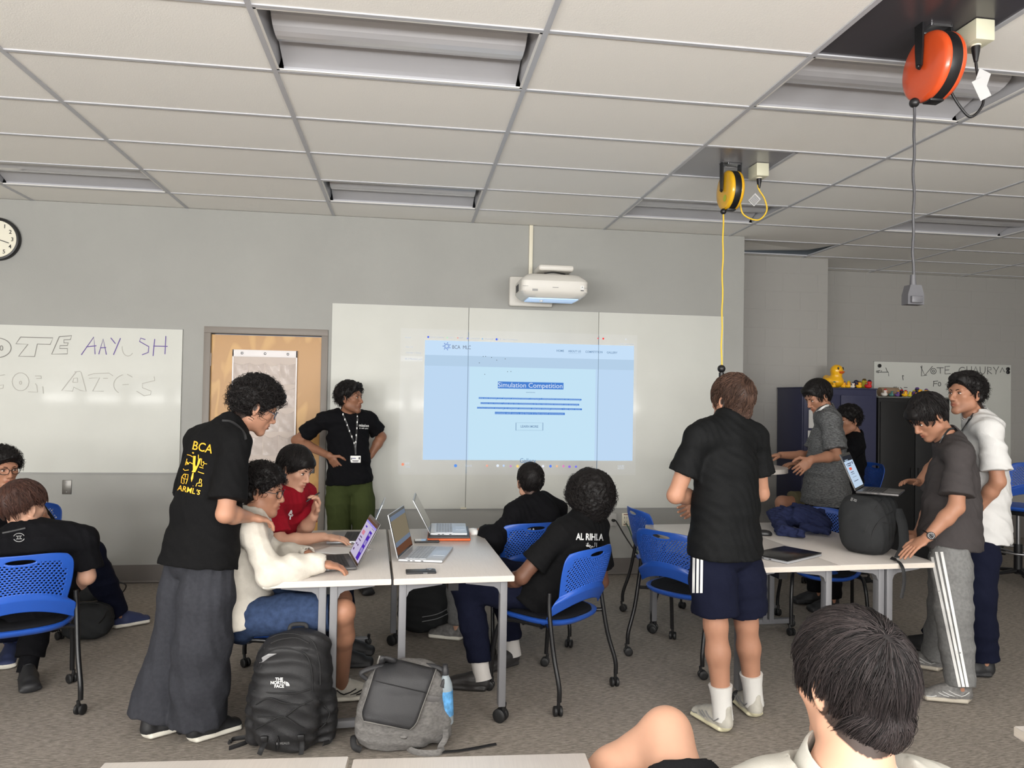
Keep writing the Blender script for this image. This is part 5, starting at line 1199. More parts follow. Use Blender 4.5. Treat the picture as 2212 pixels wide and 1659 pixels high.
    if not hair.get('cover'):
        for q in (-1, 1): ff.ell(p(q*.088, .0, -.010), (.030*hs, .026*hs, .036*hs), M3, k=.008, op='sub')
    ff.ell(p(0, .105, -.035), (.075*hs, .055*hs, .088*hs), M3, k=.01, op='sub')
    Vh, Fh = ff.mesh(); rnd = np.full(len(Vh), .12); NH = hair.get('n', 900)
    if NH:
        a = dict(n=NH, L=hair.get('L', .06), kind=hair['kind'], vol=hv, slope=slope, c0=c0+.004, rad=hair.get('rad', .0013), seed=hair.get('seed', 1), whorl=hair.get('whorl', (0, -.45, .9)), grav=hair.get('grav', .25), lift=hair.get('lift', .35), curl=hair.get('curl', .012), npts=hair.get('npts', 9), flow=hair.get('flow'), Lvar=hair.get('Lvar', .4), nape=hair.get('nape', 0), clump=hair.get('clump', .6))
        Vs, Fs, rn = make_strands(hd, R, FW, U, hs, **a); Fh = np.concatenate([Fh, Fs+len(Vh)]); Vh = np.concatenate([Vh, Vs]); rnd = np.concatenate([rnd, rn])
    put('hair', Vh, Fh, hairm, o, base, dict(rnd=rnd))
    # ---- shirt
    res = dict(o=o, base=base, p=p, R=R, U=U, FW=FW)
    S = shirt; sl = S.get('sleeve', .62); lo2 = np.array([list(q) for q in [nk]+sh+el+wr+hip]).min(0)-.2; hi2 = np.array([list(q) for q in [nk]+sh+el+wr+hip]).max(0)+.2
    g = F(lo2, hi2, S.get('res', .008)); lo_ = S.get('loose', .022); torso(g, S.get('off', .010), S.get('off', .010)+lo_*.6)
    dn = nz(pel-wst); hem = pel+dn*S.get('hem', .10)
    g.seg(pel, hem+dn*.04, .155*b+lo_+.006, .155*b+lo_*1.2+.008, .115*b+lo_+.006, .118*b+lo_*1.2+.006, hax, k=.03)
    if S.get('fn'): S['fn'](g)
    if not S.get('nohem'): g.cut(dn, hem)
    for i in (0, 1):
        q = F(np.minimum(np.minimum(sh[i], el[i]), wr[i] if sl > 1 else el[i])-.16, np.maximum(np.maximum(sh[i], el[i]), wr[i] if sl > 1 else el[i])+.16, S.get('res', .008)); q.ax = g.ax; q.f = np.full_like(g.f, 1.)
        if sl <= 1.0:
            e_ = lerp(sh[i], el[i], sl); ar_ = nz(el[i]-sh[i]); q.seg(sh[i]-ar_*.01, e_+ar_*.08, .058*b, .062*arm+S.get('flare', .010), k=.03); q.cut(ar_, e_)
        else:
            m = lerp(el[i], wr[i], .5); fl = S.get('flare', .012); q.seg(sh[i], el[i], .058*b, .046*arm+fl, k=.03); q.seg(el[i], m, .048*arm+fl, .046*arm+fl, k=.02); e_ = lerp(el[i], wr[i], min(1., sl-1)); q.seg(m, e_, .046*arm+fl, .034+fl*.6, k=.02)
            c2 = lerp(e_, el[i], .16); q.seg(c2, e_, .037+fl*.3, .036+fl*.3, k=.006); q.seg(e_, e_+nz(wr[i]-el[i])*.05, .030, k=.002, op='sub')
        k_ = .022; h_ = np.clip(.5+.5*(g.f-q.f)/k_, 0, 1); g.f = g.f*(1-h_)+q.f*h_-k_*h_*(1-h_)
    g.seg(nk-V(0, 0, .0)+FW*0, ntop, S.get('neck', .062)*b, S.get('neck', .062)*b+.01, k=.008, op='sub') if S.get('neck', 1) else None
    g.wrinkle(S.get('wr', .0045), 16, S.get('seed', 3)); g.fold(S.get('fo', .0065), S.get('fdir', (.35, .25, 1)), S.get('fwl', .15), S.get('seed', 3), .6, 11); g.fold(.0035, (.8, .3, .5), .085, 2, .8, 15)
    Vt, Fq = g.mesh(); Vt = relax(Vt, Fq, 1, .5); so = put(S.get('name', 't_shirt'), Vt, Fq, S['mat'], o, base, label=S.get('label')); res['shirt'] = so; res['sb'] = BVHTree.FromPolygons(Vt.tolist(), Fq.tolist())
    if S.get('collar'): 
        cm = MB(); ctr = nk+(ntop-nk)*.12; ax_ = nz(ntop-nk); e1 = nz(sax-ax_*sax.dot(ax_)); e2 = ax_.cross(e1); cm.tube([ctr+e1*math.cos(a)*.064*b+e2*math.sin(a)*.064*b-base for a in np.linspace(0, 2*math.pi, 29)[:-1]], .006, 8, True, 1.6); part('collar', cm, S['mat'] if S['collar'] is True else S['collar'], so, 60)
    # ---- trousers or shorts
    T = legs
    q_ = [list(x) for x in hip+kn+an]; g = F(np.array(q_).min(0)-.2, np.array(q_).max(0)+.2, T.get('res', .008)); lg = T.get('len', 2.); w_ = T.get('w', (.022, .026, .03)); 
    stand = nz(kn[0]-hip[0]).dot(dn) > .7
    g.seg(pel+(wst-pel)*.30, pel+dn*.03, .146*b, .152*b+w_[0]*.3, .108*b, .114*b+w_[0]*.3, hax, k=.03)
    for i in (0, 1):
        q = F((0, 0, 0), (.1, .1, .1), .05); q.ax = g.ax; q.h = g.h; q.f = np.full_like(g.f, 1.); k0 = lerp(hip[i], kn[i], .45)
        q.seg(hip[i], k0, .084*b+w_[0]*.4, .078*b+w_[0]*.6+w_[1]*.3, k=.03)
        if lg <= 1:
            d_ = nz(kn[i]-hip[i]); e_ = lerp(hip[i], kn[i], lg); q.seg(k0, e_+d_*.12, .078*b+w_[0]*.6+w_[1]*.3, .068*b+w_[1], k=.03); q.cut(d_, e_)
        else:
            d_ = nz(an[i]-kn[i]); q.seg(k0, kn[i], .078*b+w_[0]*.6+w_[1]*.3, .062*b+w_[1], k=.03); e_ = lerp(kn[i], an[i], lg-1); q.seg(kn[i], lerp(kn[i], e_, .5), .062*b+w_[1], .050*b+(w_[1]+w_[2])/2, k=.03); q.seg(lerp(kn[i], e_, .5), e_+d_*.10, .050*b+(w_[1]+w_[2])/2, .042+w_[2], k=.03); q.cut(d_, e_)
        k_ = .012; h_ = np.clip(.5+.5*(g.f-q.f)/k_, 0, 1); g.f = g.f*(1-h_)+q.f*h_-k_*h_*(1-h_)
    if stand: g.cut(-dn, hem-dn*.025)
    if T.get('fn'): T['fn'](g)
    g.wrinkle(T.get('wr', .004), 14, T.get('seed', 7)); g.fold(T.get('fo', .0045), T.get('fdir', (.2, .3, 1)), T.get('fwl', .17), T.get('seed', 7), .6, 10); g.fold(.002, (.9, .3, .3), .08, 2, .8, 15)
    Vt, Fq = g.mesh(); Vt = relax(Vt, Fq, 1, .5); res['legs'] = put(T.get('name', 'trousers'), Vt, Fq, T['mat'], o, base); res['lb'] = BVHTree.FromPolygons(Vt.tolist(), Fq.tolist())
    if shoes:
        for i in (0, 1):
            if shoes is not None and toes is not None: shoe(o, base, an[i], toes[i], shoes[0], shoes[1], clog=shoes[2:] == (1,), accent=shoes[2] if len(shoes) > 2 and shoes[2] != 1 else None)
    if socks:
        for i in (0, 1):
            s_ = MB(); d = nz(kn[i]-an[i]); s_.tube([an[i]-d*.03-base, an[i]+d*.03-base, an[i]+d*socks[1]*.6-base, an[i]+d*socks[1]-base], [.050, .048, .050, .058], 24); part('sock', s_, socks[0], o, 60)
    return res
# ================================================================ the people
def FT(uh, vh, ut, vt, hi=.085):
    a, b_ = G(uh, vh), G(ut, vt); d = (b_-a); d.z = 0; d.normalize(); return a+d*.055+V(0, 0, hi), d
H1 = hair_mat('hair_black', (15, 13, 13), (40, 36, 36)); H2 = hair_mat('hair_brown', (52, 38, 32), (96, 72, 60)); H3 = hair_mat('hair_soft_black', (15, 13, 14), (58, 51, 51)); H4 = hair_mat('hair_auburn', (48, 32, 28), (88, 60, 50))
K1 = skin_mat('skin_warm', (174, 128, 104), (24, 20, 20)); K2 = skin_mat('skin_tan', (164, 118, 94), (22, 18, 18)); K3 = skin_mat('skin_brown', (138, 96, 74), (20, 16, 16)); K4 = skin_mat('skin_light', (190, 147, 124), (60, 44, 38)); K5 = skin_mat('skin_deep', (112, 78, 62), (18, 15, 15)); K6 = skin_mat('skin_fair', (192, 148, 124), (24, 20, 20))
c_black = cloth('black_cotton', (17, 17, 18)); c_black2 = cloth('black_knit', (14, 14, 17)); c_blackd = cloth('black_jersey', (18, 19, 20), rough=.7); c_navy = cloth('navy_cloth', (18, 21, 38)); c_char = cloth('charcoal_fleece', (52, 53, 58), noise=(60, .12)); c_white = cloth('white_cotton', (203, 202, 200)); c_cream = cloth('cream_fleece', (203, 197, 186), noise=(50, .04))
c_red = cloth('red_cotton', (138, 20, 34)); c_olive = cloth('olive_jersey', (58, 66, 36)); c_denim = cloth('denim', (50, 64, 92), noise=(40, .22)); c_heather = cloth('grey_heather', (94, 95, 96), noise=(60, .55, (1, 1, 3.5))); c_dgrey = cloth('dark_grey_cotton', (66, 62, 62)); c_mgrey = cloth('mid_grey_knit', (114, 114, 113), noise=(70, .14)); c_khaki = cloth('khaki_cotton', (92, 86, 66)); c_sockw = cloth('white_rib', (214, 212, 208)); c_sockg = cloth('grey_sock', (196, 192, 188))
s_white = mat('trainer_white', (176, 172, 162), .6, noise=(30, .1)); s_black = mat('shoe_black', (28, 28, 30), .6); s_grey = mat('trainer_grey', (104, 102, 100), .55, noise=(50, .35)); s_blue = mat('trainer_blue', (38, 48, 84), .7); s_clog = mat('clog_foam', (46, 44, 44), .5)
p_yel = mat('print_yellow', (232, 176, 48), .6); p_wht = mat('print_white', (226, 226, 224), .6); p_grey = mat('print_grey', (130, 130, 130), .6)
UP = V(0, 0, 1)
def sides(c, r, h): c = Vector(c); r = Vector((r[0], r[1], r[2] if len(r) > 2 else 0)); return [c-r*h, c+r*h]
# --- the leaning student in the printed black shirt
r = nz((.64, -.77, 0)); aR, tR = FT(402, 1608, 522, 1570); aL, tL = FT(303, 1600, 405, 1570)
P1 = person('person bending forward, yellow print on the black shirt, wide grey trousers', J(552, 880, 3.76), (.86, .30, -.42), J(499, 926, 3.69), sides(J(468, 958, 3.67), r, .178),
    [J(405, 1095, 3.97), J(487, 1110, 3.44)], [J(475, 1140, 4.05), J(536, 1117, 3.60)], sides(J(433, 1188, 3.60), r, .088), [J(385, 1392, 3.74), J(436, 1396, 3.58)], [aL, aR],
    [((.8, .5, -.2), (0, 0, -1), (.4, -.8, .1), .5), ((.74, .58, -.22), (-.2, -.1, -1), (-.55, .8, .1), .62)], K1, H1,
    dict(kind='curly', vol=.034, n=1500, L=.055, curl=.016, rad=.0019, seed=2, slope=1.05, c0=-.035, npts=12, lumps=[(0, .075, .085, .05, .035, .035), (0, -.07, -.02, .06, .04, .05)]),
    dict(mat=c_black, sleeve=.80, hem=.07, loose=.040, flare=.034, off=.016, wr=.005, fo=.004, fdir=(.2, .1, 1), fwl=.22, neck=.066, collar=True), dict(mat=c_char, len=1.995, w=(.040, .062, .082), wr=.006, fo=.006, fdir=(1, .2, .1), fwl=.12), [tL, tR], (s_black, m_sole), glasses=mat('glasses_grey', (70, 76, 86), .25), face=True, tilt=(.2, 0, 1))
def lines(mb, l, w=.03):
    for ln in l: mb.tube([V(x, y, 0) for x, y in ln], w, 4, False, .05, True, (0, 0, 1))
    return mb
def T0(tx, s, x=0, y=0, mb=None, sx=1, bold=0): return text_mb(tx, s, Matrix.Translation((x, y, 0)), mb, 'CENTER', 0, bold, sx)
b1, ba = P1['sb'], P1['base']; o1 = P1['shirt']
decal('back_lettering', T0('BCA', 27, bold=.2), 437, 967, 1, -.22, b1, p_yel, o1, Vector(ba), sx=.85)
decal('back_lettering', T0("ARML", 17, bold=.2), 403, 1058, 1, -.22, b1, p_yel, o1, Vector(ba), sx=.9); decal('back_lettering', T0("'5", 14, bold=.3), 428, 1064, 1, -.3, b1, p_yel, o1, Vector(ba))
art = MB(); k = .25316
def A(l): return [(x-1690, -(y-1420)) for x, y in l]
def pol(mb, l): mb.add([V(x, y, 0) for x, y in A(l)], [tuple(range(len(l)))])
for q in ([(1668, 1320), (1690, 1322), (1685, 1390), (1665, 1375)], [(1665, 1375), (1685, 1390), (1695, 1440), (1665, 1440)], [(1712, 1345), (1735, 1340), (1722, 1385), (1700, 1400)], [(1722, 1385), (1700, 1400), (1665, 1440), (1695, 1440)], [(1665, 1440), (1695, 1440), (1685, 1460), (1655, 1458)], [(1662, 1465), (1672, 1462), (1668, 1510), (1652, 1545), (1648, 1510)]): pol(art, q)
lines(art, [A(x) for x in ([(1615, 1310), (1640, 1315), (1665, 1330)], [(1615, 1345), (1600, 1400)], [(1620, 1370), (1610, 1395), (1640, 1375), (1665, 1390)], [(1712, 1310), (1712, 1345)], [(1740, 1345), (1735, 1395), (1750, 1410), (1760, 1385), (1785, 1390)], [(1720, 1415), (1755, 1425)], [(1660, 1290), (1665, 1300)],
    [(1582, 1430), (1595, 1445), (1630, 1440)], [(1708, 1455), (1735, 1465), (1760, 1472)], [(1590, 1475), (1570, 1500), (1565, 1550), (1585, 1558)], [(1590, 1475), (1625, 1480), (1620, 1520), (1590, 1515), (1570, 1500)], [(1600, 1480), (1600, 1505)], [(1620, 1520), (1605, 1560)], [(1590, 1515), (1590, 1555)],
    [(1725, 1515), (1740, 1525), (1735, 1550), (1700, 1555), (1690, 1580)], [(1725, 1515), (1718, 1550)], [(1710, 1575), (1740, 1580)], [(1740, 1555), (1740, 1580)], [(1665, 1575), (1668, 1578)])], 3.2)
for c_ in ((1615, 1375), (1625, 1385), (1668, 1293), (1755, 1372)): lines(art, [A([(c_[0]-6, c_[1]), (c_[0]+6, c_[1]+4)])], 6)
decal('back_print', art, 423, 1010, k, 0, b1, p_yel, o1, Vector(ba))
strap('lanyard', [(480, 909), (498, 911), (514, 921), (527, 936), (531, 950)], b1, .007, m_black, P1['o'], Vector(ba), .006)
# --- white sweatshirt
aR2, tR2 = FT(713, 1516, 757, 1512)
P2 = person('seated person in a cream sweatshirt and denim shorts, typing, curly hair and glasses', J(566, 1061, 3.87), (.96, -.10, -.16), J(545, 1112, 3.86), [J(549, 1146, 4.03), J(543, 1150, 3.69)],
    [J(594, 1205, 4.13), J(586, 1240, 3.60)], [J(662, 1197, 3.99), J(690, 1216, 3.66)], [V(-.78, 3.93, .52), V(-.78, 3.75, .52)], [V(-.32, 3.99, .53), J(741, 1320, 3.68)], [V(-.66, 4.02, .22), aR2],
    [((.9, -.28, -.18), (-.1, 0, -1), (-.28, -.92, .1), .55), ((.93, .22, -.25), (-.2, 0, -1), (-.2, .95, .1), .5)], K2, H1,
    dict(kind='curly', vol=.024, n=1100, L=.042, curl=.013, rad=.0018, seed=8, slope=1.05, c0=-.03, npts=11, lumps=[(0, .07, .085, .05, .03, .03)]),
    dict(name='sweatshirt', mat=c_cream, sleeve=1.97, hem=.05, loose=.035, flare=.022, off=.016, wr=.006, fo=.004, fwl=.12, neck=.060, collar=True), dict(name='shorts', mat=c_denim, len=.90, w=(.022, .022, .02)), [(.7, .05, -.72), tR2], (s_white, m_sole, m_black), glasses=mat('glasses_dark', (34, 30, 30), .3), tilt=(.15, 0, 1), hs=1.0, bow=(-.05, 0, .0))
# --- red shirt
P3 = person('seated person in a red shirt holding up a pen, other hand on a laptop', J(637, 1014, 4.46), (.80, -.46, -.34), J(617, 1060, 4.50), sides(J(624, 1074, 4.48), nz((-.42, -.9, 0)), .172)[::1],
    [J(657, 1146, 4.55), J(603, 1172, 4.24)], [J(678, 1114, 4.46), J(698, 1160, 4.40)], [V(-.80, 4.66, .52), V(-.82, 4.48, .52)], [V(-.38, 4.66, .53), V(-.38, 4.46, .53)], [V(-.36, 4.68, .085), V(-.36, 4.48, .085)],
    [((.22, -.1, .95), (-.75, -.45, .1), (.5, -.75, -.1), 1.15), ((.97, .1, -.12), (0, 0, -1), (-.1, .96, .15), .35)], K6, H1,
    dict(kind='straight', vol=.020, n=1500, L=.05, rad=.0014, seed=5, slope=.80, c0=-.026, grav=.30, lift=.25, lumps=[(0, .080, .066, .058, .022, .028)], whorl=(.1, -.3, 1)),
    dict(mat=c_red, sleeve=.80, hem=.06, loose=.03, flare=.028, off=.014, neck=.066, collar=True), dict(mat=c_navy, len=1.95), [(1, 0), (1, 0)], (s_black, m_soled), tilt=(.15, -.05, 1), bow=(-.04, .02, 0))
sb = P3['sb']; lg = MB(); T0('A', 14, 0, 4, lg, bold=.8); T0('T', 12, 0, -6, lg, bold=.8); decal('chest_print', lg, 628, 1112, 1, -.15, sb, p_wht, P3['shirt'], P3['base'])
pen = MB(); pA, pB = J(661, 1084, 4.40), J(690, 1064, 4.44); pen.tube([pA, lerp(pA, pB, .08), lerp(pA, pB, .5), pB], [.0015, .0045, .0048, .0042], 10); single('pen', pen, m_black, 'black pen held up by the student in the red shirt', 'pen')
# --- by the door, hands on hips
r = nz((-.95, -.30, 0)); c = J(755, 1035, 6.22)
P4 = person('person standing by the door, hands on hips, black shirt, badge lanyard, olive trousers', J(756, 861, 6.18), (.90, -.42, .02), J(753, 894, 6.23), sides(J(750, 908, 6.22), r, .19),
    [J(824, 944, 6.38), J(640, 951, 6.30)], [J(800, 985, 6.33), J(712, 985, 6.08)], sides(c, r, .09), [J(787, 1150, 6.17), J(733, 1150, 6.17)], [V(c.x+.13, 6.22, .085), V(c.x-.10, 6.18, .085)],
    [((-.6, -.25, -.6), (-.5, -.1, .6), (-.2, .7, .3), .4), ((.55, .12, -.78), (.5, .75, .4), (.65, -.5, .5), .35)], K3, H1,
    dict(kind='curly', vol=.026, n=900, L=.045, curl=.010, rad=.0022, seed=11, slope=1.12, c0=-.026, lumps=[(0, .066, .102, .055, .035, .030)], npts=10, grav=.4),
    dict(mat=c_black2, sleeve=.66, hem=.035, loose=.03, flare=.022, off=.012, neck=.064, collar=True), dict(mat=c_olive, len=1.96, w=(.026, .03, .03)), [(.3, -1), (-.25, -1)], (s_black, m_soled), beard=.25, tilt=(0, 0, 1))
sb, ba = P4['sb'], P4['base']
m_lan = mat('lanyard_print', (30, 28, 28), .6, noise=(70, .9, (1, 1, 1)))
strap('lanyard', [(738, 884), (741, 895), (747, 910), (753, 927), (760, 945), (766, 962), (768, 982)], sb, .0075, m_black, P4['o'], ba, .006)
strap('lanyard', [(771, 890), (772, 905), (771, 920), (770, 940), (768, 962), (768, 982)], sb, .0075, m_black, P4['o'], ba, .008)
dots = MB()
for a, b_, t_ in ((741, 895, 0), (745, 906, 0), (750, 918, 0), (755, 931, 0), (760, 943, 0), (765, 957, 0), (772, 900, 0), (771.5, 912, 0), (771, 925, 0), (769.5, 940, 0), (768.5, 955, 0)):
    h = onto(sb, a, b_, .011)
    if h: dots.ell(h-ba, (.005, .002, .010), None, 5)
part('lanyard_print', dots, p_wht, P4['o'], 60)
h = onto(sb, 768, 992, .012); bd = MB(); bd.box((0, 0, 0), (.082, .004, .056), .003); bdo = part('badge', bd, m_white, P4['o'], 40, loc=h-ba if h else (0, 0, 0))
for x, z, w_, hh, m_ in ((-.012, .008, .03, .006, mat('badge_blue', (70, 70, 130), .5)), (.0, -.012, .05, .005, m_dark), (.0, -.02, .04, .004, m_dark), (.03, .008, .012, .018, m_dark), (-.033, .004, .010, .016, mat('badge_grey', (120, 120, 120), .5))): q = MB(); q.box((x, -.0026, z), (w_, .0012, hh)); part('badge_print', q, m_, bdo)
lg = MB(); T0('mission', 9.5, 0, 3, lg, .85, .15); T0('to  work  space', 4.2, 0, -3.6, lg, .8, .1); decal('chest_print', lg, 786, 922, .9, -.05, sb, p_wht, P4['shirt'], ba)
# --- hooded top, back to us
r = nz((.88, .45, 0)); aL, tL = FT(1005, 1384, 952, 1378)
def hood(f):
    f.seg(J(1165, 1083, 4.76), J(1195, 1108, 4.72), .050, .046, k=.04); f.seg(J(1172, 1075, 4.85), J(1200, 1100, 4.82), .035, .04, k=.03); f.seg(J(1150, 1092, 4.74), J(1190, 1120, 4.70), .035, .035, k=.03)
P5 = person('seated person in a black hooded top, back to us, facing the screen', J(1145, 1043, 4.86), (-.12, .97, .08), J(1153, 1083, 4.82), sides(J(1157, 1106, 4.80), r, .165),
    [J(1064, 1172, 4.60), J(1218, 1190, 5.0)], [J(1047, 1146, 4.74), J(1165, 1195, 5.15)], [V(.77, 4.80, .52), V(.86, 4.94, .52)], [V(.36, 4.88, .52), V(.46, 5.12, .52)], [aL, V(.40, 5.16, .085)],
    [((-.52, .80, -.18), (0, 0, -1), (.8, .55, .1), .55), ((-.6, .5, -.2), (0, 0, -1), (-.5, -.6, 0), .5)], K4, H1,
    dict(kind='straight', vol=.014, n=1300, L=.035, rad=.0013, seed=21, slope=.75, c0=-.03, grav=.25, lift=.25, whorl=(.15, -.75, .6)),
    dict(name='hoodie', mat=c_black2, sleeve=1.86, hem=.09, loose=.04, flare=.03, off=.022, wr=.006, fo=.004, fn=hood, neck=.058), dict(mat=c_mgrey, len=1.93, w=(.02, .022, .022)), [tL, (-1, .2)], (s_grey, m_sole), face=False, bow=(.05, -.04, -.01))
decal('back_lettering', T0('JEA', 15, bold=.4), 1147, 1148, 1, .08, P5['sb'], p_wht, P5['shirt'], P5['base'])
# --- lettered black shirt, back to us
r = nz((.75, .66, 0)); aL, tL = FT(1062, 1492, 978, 1486); aR, tR = FT(1122, 1432, 1092, 1440)
P6 = person('seated person with big curly hair, white lettering across the back of a black shirt', J(1272, 1080, 4.09), (-.45, .88, .08), J(1256, 1126, 4.06), sides(J(1250, 1146, 4.05), r, .185),
    [J(1127, 1246, 3.92), J(1300, 1256, 4.30)], [J(1092, 1262, 4.06), J(1165, 1280, 4.38)], [V(.74, 4.03, .53), V(.86, 4.14, .53)], [V(.36, 4.18, .54), V(.60, 4.46, .54)], [aL, aR],
    [((-.45, .85, -.15), (0, 0, -1), (.85, .45, .1), .6), ((-.7, .5, -.1), (0, 0, -1), (-.5, -.7, .1), .6)], K5, H1,
    dict(kind='curly', vol=.054, side=1.0, n=2200, L=.055, curl=.018, rad=.0022, seed=31, slope=.55, c0=-.05, npts=13, cover=True, nape=.5, lumps=[(0, -.07, -.03, .085, .06, .06)]),
    dict(mat=c_black, sleeve=.70, hem=.09, loose=.03, flare=.026, off=.014, wr=.002, fo=.001, neck=.064, collar=True), dict(mat=c_navy, len=1.86, w=(.022, .026, .022)), [tL, tR], (s_clog, s_clog, 1), socks=(c_sockg, .16), face=False, bow=(.015, -.015, -.01))
lg = MB(); o = V(1274, 1161, 0)
decal('back_lettering', T0('AL RIHLA', 20, bold=.55), 1274, 1160.5, 1, -.03, P6['sb'], p_wht, P6['shirt'], P6['base'], sx=.70, off=.008)
ar = MB(); lines(ar, [[(13, 9), (13, -4)], [(8, 9), (8, -2), (3, -4)], [(3, -4), (1, -1), (-1, -6), (-4, -8)], [(3, -4), (-2, -3), (-5, -1), (-8, -2)], [(-8, 2), (-5, 0), (-9, -3), (-4, -7)], [(-8, -2), (-11, 0)], [(-12, 8), (-12, -2), (-10, -3)], [(-12, -3), (-15, -3), (-17, 0), (-15, 2), (-14, -2)], [(-17, 5), (-16.4, 5)], [(-14.6, 5), (-14, 5)]], .9)
decal('back_script', ar, 1279, 1178.5, .75, -.03, P6['sb'], p_wht, P6['shirt'], P6['base'])
# --- standing with his back to us, navy shorts
r = nz((.955, .295, 0)); aR, tR = FT(1638, 1556, 1578, 1500); aL, tL = FT(1577, 1588, 1496, 1538)
P7 = person('person standing back to us, arms folded, plain black shirt, navy white-striped shorts', J(1580, 868, 3.56), (-.42, .90, .02), J(1577, 908, 3.53), sides(J(1570, 945, 3.50), r, .186),
    [J(1459, 1070, 3.48), J(1644, 1066, 3.62)], [J(1520, 1076, 3.74), J(1518, 1084, 3.80)], sides(J(1567, 1172, 3.50), r, .092), [J(1546, 1350, 3.47), J(1612, 1345, 3.57)], [aL, aR],
    [((.9, .2, .1), (.2, -.9, 0), (0, 0, 1), .4), ((-.85, .0, -.46), (-.2, -.75, .3), (-.35, .1, .9), .45)], K1, H2,
    dict(kind='straight', vol=.022, n=1700, L=.055, rad=.0016, seed=41, slope=.80, c0=-.032, grav=.12, lift=.45, whorl=(.2, -.6, .75), nape=1),
    dict(mat=c_blackd, sleeve=.64, hem=.065, loose=.034, flare=.026, off=.014, wr=.004, fo=.003, neck=.064, collar=True), dict(name='shorts', mat=c_navy, len=.86, w=(.030, .048, .04), wr=.005), [tL, tR], (s_white, mat('sole_cream', (206, 200, 170), .6), p_grey), socks=(c_sockw, .135), face=True, eyes=False)
sb, ba = P7['lb'], P7['base']
for k_, u0 in enumerate((1496.5, 1505, 1513.5)):
    st = MB(); n = 14; vs = []
    for i in range(n+1):
        v = 1186+i*(1281-1186)/n; du = -1.5*i/n
        a = onto(sb, u0+du, v, .003); b_ = onto(sb, u0+du+5.6, v, .003)
        if a is not None and b_ is not None: vs += [a-ba, b_-ba]
    st.add(vs, [(2*i, 2*i+1, 2*i+3, 2*i+2) for i in range(len(vs)//2-1)]); part('white_stripe', st, p_wht, P7['legs'], None)
c_polo = cloth('ivory_pique', (170, 167, 159), bump=(300, .06))
# --- the nearest one, at the bottom right
P8 = person('nearest person, dark hair from behind, white polo shirt, black shorts, bare knee raised', J(1838, 1478, 1.16), (-.26, .95, -.12), J(1838, 1676, 1.11), [J(1618, 1778, 1.14), J(2062, 1778, 1.13)],
    [V(.33, 1.22, .64), V(1.06, 1.15, .66)], [V(.45, 1.36, .56), V(.90, 1.34, .58)], [V(.64, 1.38, .50), V(.84, 1.36, .50)], [J(1440, 1584, 1.74), V(.98, 1.80, .55)], [V(.30, 1.98, .40), V(1.02, 1.95, .10)],
    [((.3, .8, -.2), (0, 0, -1), (.8, -.3, 0), .5), ((-.3, .8, -.2), (0, 0, -1), (-.8, -.3, 0), .5)], K6, H3,
    dict(kind='straight', vol=.012, n=6500, L=.10, rad=.0008, seed=51, slope=.62, c0=-.052, grav=.10, lift=.06, whorl=(-.10, -.76, .60), npts=16, nape=1, Lvar=.5),
    dict(name='polo_shirt', mat=c_polo, sleeve=.75, hem=.08, loose=.035, flare=.03, off=.018, wr=.003, neck=.088, res=.007), dict(name='shorts', mat=cloth('black_shorts', (26, 26, 28)), len=.78, w=(.03, .03, .03), res=.007), face=False, hs=.93, build=1.02)
cb = MB(); ct = lerp(J(1838, 1676, 1.11), J(1838, 1478, 1.16), .14); R8, U8, F8 = P8['R'], V(0, 0, 1), P8['FW']
cn = 26; rgs = []
for z, rr in ((-.030, .078), (.020, .066), (.030, .065), (.030, .070), (-.012, .090), (-.040, .106), (-.046, .103), (-.030, .084)):
    rgs.append([ct+R8*math.cos(a)*rr*1.08+F8*math.sin(a)*rr*.95+U8*(z+.030*math.sin(a)-.022)-P8['base'] for a in np.linspace(0, 2*math.pi, cn+1)[:-1]])
part('collar', loft(rgs, False, False), c_polo, P8['shirt'], 80)
# --- heather shirt, at the high table
c = J(1784, 1062, 5.42)
P9 = person('person in a heather grey shirt, head bent, reaching over the high table', J(1768, 858, 5.42), (-.86, -.06, -.46), J(1780, 887, 5.42), [J(1792, 908, 5.24), J(1786, 908, 5.60)],
    [J(1806, 984, 5.17), J(1752, 985, 5.65)], [J(1752, 993, 5.11), J(1686, 983, 5.62)], [c+V(0, -.09, 0), c+V(0, .09, 0)], [c+V(-.02, -.1, -.43), c+V(-.03, .1, -.43)], [V(c.x, 5.32, .085), V(c.x, 5.53, .085)],
    [((-.72, .05, -.6), (.3, .9, -.3), (-.5, .3, .7), .5), ((-.96, 0, -.12), (0, -.2, -.95), (0, -.95, .2), .5)], K2, H1,
    dict(kind='straight', vol=.022, n=1000, L=.05, rad=.0018, seed=61, slope=1.05, c0=-.026, grav=.22, lift=.4, lumps=[(0, .072, .096, .055, .035, .030)]),
    dict(mat=c_heather, sleeve=.82, hem=.10, loose=.045, flare=.035, off=.018, neck=.064, collar=True), dict(mat=c_black2, len=1.95), [(-1, 0), (-1, .1)], (s_black, m_soled), tilt=(-.2, 0, 1))
strap('lanyard', [(1764, 888, 5.34), (1770, 886, 5.29), (1778, 880, 5.27), (1788, 876, 5.31), (1797, 878, 5.39)], P9['sb'], .008, p_wht, P9['o'], P9['base'])
